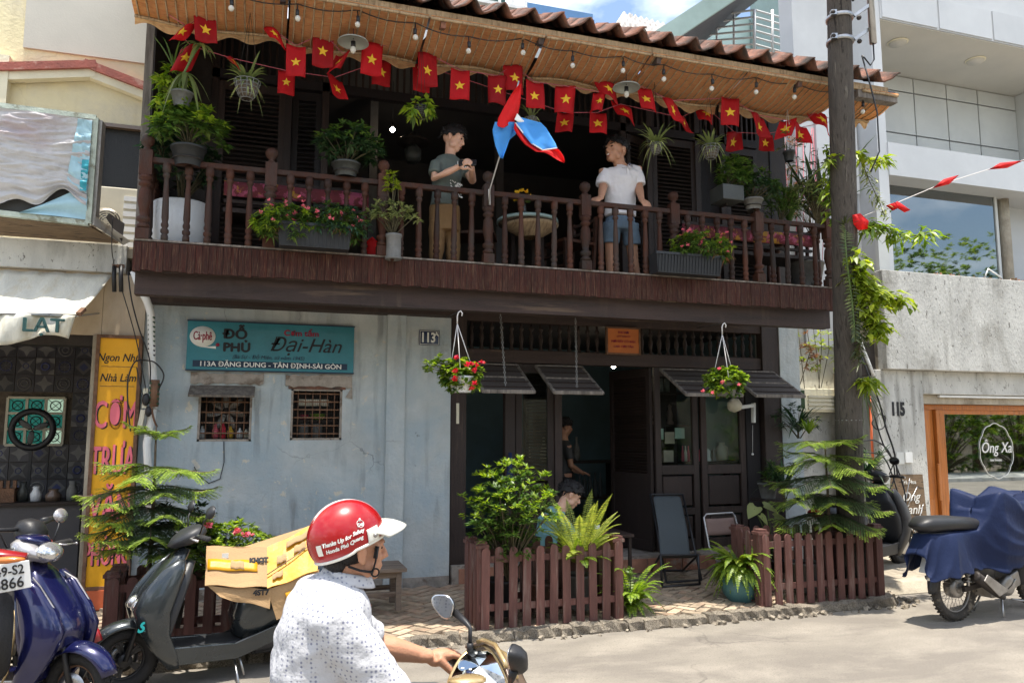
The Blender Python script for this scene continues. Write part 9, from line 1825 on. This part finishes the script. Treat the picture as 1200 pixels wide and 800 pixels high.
m_ = MB(); person_torso(m_, P(727, 247, mY+.03), P(727, 212, mY), nk, .175, .215, .13, (-.05, -1, 0)); m_.tube([SLm+V(-.10, 0, -.03), SLm+V(-.03, 0, -.035), SLm.lerp(ELm, .55)+V(.0, 0, 0), SLm.lerp(ELm, .95)+V(.008, 0, 0)], [.055, .062, .068, .074], 14); m_.tube([SRm+V(.10, 0, -.03), SRm+V(.03, 0, -.035), SRm.lerp(ERm, .55), SRm.lerp(ERm, .95)-V(.008, 0, 0)], [.055, .062, .068, .074], 14)
o = m_.build('polo_shirt', 'polo_white', mn); mod_remesh(o, .010, 4); mod_folds(o, .022)
m_ = MB()
for sg in (-1, 1): a_ = nk+V(sg*.055, -.03, .025); m_.add([a_, a_+V(sg*.035, -.02, -.035), nk+V(sg*.045, -.12, -.055), nk+V(sg*.006, -.12, -.03)], [(0, 1, 2, 3)] if sg > 0 else [(3, 2, 1, 0)])
mod_solid(m_.build('collar', 'polo_white', mn), .006); m_ = MB(); m_.box(nk.x-.010, nk.x+.010, mY-.135, mY-.12, nk.z-.20, nk.z-.05); m_.build('placket', 'polo_white', mn); m_ = MB(); c_ = P(738, 192, mY-.13); m_.obox(c_, (.03, .004, .012)); m_.build('chest_logo', 'navy_plate', mn)
m_ = MB(); m_.loft([(hipm+V(0, 0, .06), V(.16, 0, 0), V(0, .12, 0)), (hipm+V(0, 0, -.08), V(.165, 0, 0), V(0, .12, 0))], 18)
for sx, a_ in ((-.10, 0), (.11, .12)): m_.tube([hipm+V(sx, 0, 0), hipm+V(sx+a_*.3, .02, -.22)], [.098, .090], 16)
o = m_.build('shorts', 'denim', mn); mod_remesh(o, .010, 3); mod_folds(o, .016)
# woman sitting low behind the cycad
wY = 7.55; hw_ = P(668, 580, wY); wm = thing('person', 'woman in teal hooded top sitting with bowed head behind the yellow cycad', 'person', V(hw_.x-.15, wY, .12))
fww = Vector((.85, -.25, -.50)); m_ = MB(); nk = P(655, 597, wY); f, l_, u, Rm = head(m_, hw_, fww, 1.18, (.5, 0, .85), neck=nk, nr=.055); hipw = V(nk.x-.12, wY, .50)
m_.tube([nk, V(nk.x-.08, wY, .80), hipw], [.07, .10, .12], 12); HWp = P(694, 628, wY-.15)
for sy in (-.16, .16): m_.tube([nk+V(-.03, sy, -.06), nk+V(.10, sy*1.2, -.26), HWp+V(-.05, sy*.4+.12, 0)], [.045, .038, .026], 10); m_.tube([hipw+V(0, sy*.6, 0), hipw+V(.42, sy*.7, .02), hipw+V(.44, sy*.7, -.34)], [.08, .06, .04], 10); m_.ball(hipw+V(.50, sy*.7, -.36), (.11, .045, .03), 10); hand(m_, HWp+V(-.05, sy*.4+.12, 0), (1, -.2, -.1), (0, 0, 1), .85, .8, 1 if sy < 0 else -1)
mod_remesh(m_.build('body', 'skin_light', wm), .008, 2); face_bits(wm, hw_, fww, 1.18, (.5, 0, .85)); hair_cap(wm, hw_, fww, 1.22, (.5, 0, .85), front=.5)
m_ = MB(); m_.ball(hw_-f*.09-u*.02, (.05, .05, .05), 12); m_.build('hair_bun', 'hair', wm)
m_ = MB(); m_.loft([(hipw-V(0, 0, .04), V(.13, 0, 0), V(0, .17, 0)), (hipw+V(.0, 0, .16), V(.125, 0, 0), V(0, .17, 0)), (V(nk.x-.09, wY, .80), V(.125, 0, -.02), V(0, .18, 0)), (nk+V(-.04, 0, -.07), V(.10, 0, -.03), V(0, .16, 0)), (nk+V(0, 0, -.01), V(.06, 0, 0), V(0, .07, 0))], 20)
for sy in (-.16, .16): m_.tube([nk+V(-.04, sy*.8, -.07), nk+V(.0, sy*1.1, -.14), nk+V(.10, sy*1.25, -.27), (nk+V(.10, sy*1.25, -.27)).lerp(HWp+V(-.05, sy*.4+.12, 0), .85)], [.06, .065, .058, .045], 14)
m_.ball(nk+V(-.07, 0, -.02), (.075, .10, .06), 14); o = m_.build('hooded_top', 'hoodie', wm); mod_remesh(o, .011, 4); mod_folds(o, .025)
m_ = MB()
for sy in (-.10, .10): m_.tube([hipw+V(-.05, sy, 0), hipw+V(.42, sy*1.1, .02), hipw+V(.44, sy*1.1, -.32)], [.11, .075, .055], 14)
mod_remesh(m_.build('trousers', 'strap_black', wm), .012, 3)
t = thing('low_stool', 'dark low stool under the sitting woman', 'stool', V(hipw.x, wY, .12)); m_ = MB(); m_.box(hipw.x-.17, hipw.x+.17, wY-.17, wY+.17, .38, .41); m_.build('seat', 'dark_wood', t)
for sx in (-.14, .11):
 for sy in (-.14, .11): m_ = MB(); m_.box(hipw.x+sx, hipw.x+sx+.03, wY+sy, wY+sy+.03, .12, .38); m_.build('leg', 'dark_wood', t)
t = thing('cafe_table', 'small dark cafe table before the sitting woman', 'table', V(hipw.x+.62, wY, .12)); m_ = MB(); m_.box(hipw.x+.42, hipw.x+.85, wY-.25, wY+.25, .62, .65); m_.build('top', 'dark_wood', t)
for sx in (.44, .80):
 for sy in (-.23, .20): m_ = MB(); m_.box(hipw.x+sx, hipw.x+sx+.03, wY+sy, wY+sy+.03, .12, .62); m_.build('leg', 'dark_wood', t)
c_ = V(hipw.x+.5, wY-.1, .65); t = thing('drinking_glass', 'small clear glass on the table before the sitting woman', 'glass', c_); m_ = MB(); m_.lathe([(.025, 0), (.032, .09)], c_, 14); m_.build('tumbler', 'white_ceramic', t)
# shadowy figure inside the doorway
c_ = P(662, 500, 9.6); ip = thing('person', 'dim figure in dark clothes standing inside the cafe doorway', 'person', V(c_.x, 9.6, .26)); m_ = MB(); fwi = Vector((.9, -.2, -.2)); head(m_, c_, fwi, 1., neck=c_-V(.02, 0, .17)); m_.tube([c_-V(.02, 0, .17), c_-V(.02, 0, .6)], [.07, .1], 10)
for sy in (-.18, .18): m_.tube([c_+V(-.03, sy, -.24), c_+V(.0, sy*1.1, -.5), c_+V(.2, sy*.6, -.6)], [.05, .04, .025], 10); hand(m_, c_+V(.2, sy*.6, -.6), (1, 0, -.2), (0, 0, 1), .9, .6, 1 if sy < 0 else -1)
for sy in (-.09, .09): m_.tube([c_+V(-.02, sy, -.6), c_+V(0, sy, -.95), V(c_.x, 9.6+sy, .3)], [.08, .055, .04], 10); m_.ball(V(c_.x+.05, 9.6+sy, .29), (.11, .045, .03), 10)
mod_remesh(m_.build('body', 'skin_brown', ip), .012, 2); hair_cap(ip, c_, fwi); face_bits(ip, c_, fwi); m_ = MB(); person_torso(m_, c_-V(.02, 0, .62), c_-V(.02, 0, .35), c_-V(.02, 0, .17), .16, .20, .11, (.9, -.2, 0))
for sy in (-.18, .18): m_.tube([c_+V(-.03, sy*.9, -.24), c_+V(-.01, sy*1.1, -.42)], [.062, .06], 10)
mod_remesh(m_.build('shirt', 'louvre_dark', ip), .012, 3); m_ = MB(); m_.loft([(c_-V(.02, 0, .58), V(.12, 0, 0), V(0, .16, 0)), (c_-V(.02, 0, .72), V(.12, 0, 0), V(0, .16, 0))], 14); [m_.tube([c_+V(-.02, sy, -.66), V(c_.x, 9.6+sy, .32)], [.095, .065], 10) for sy in (-.09, .09)]; mod_remesh(m_.build('trousers', 'strap_black', ip), .012, 2)
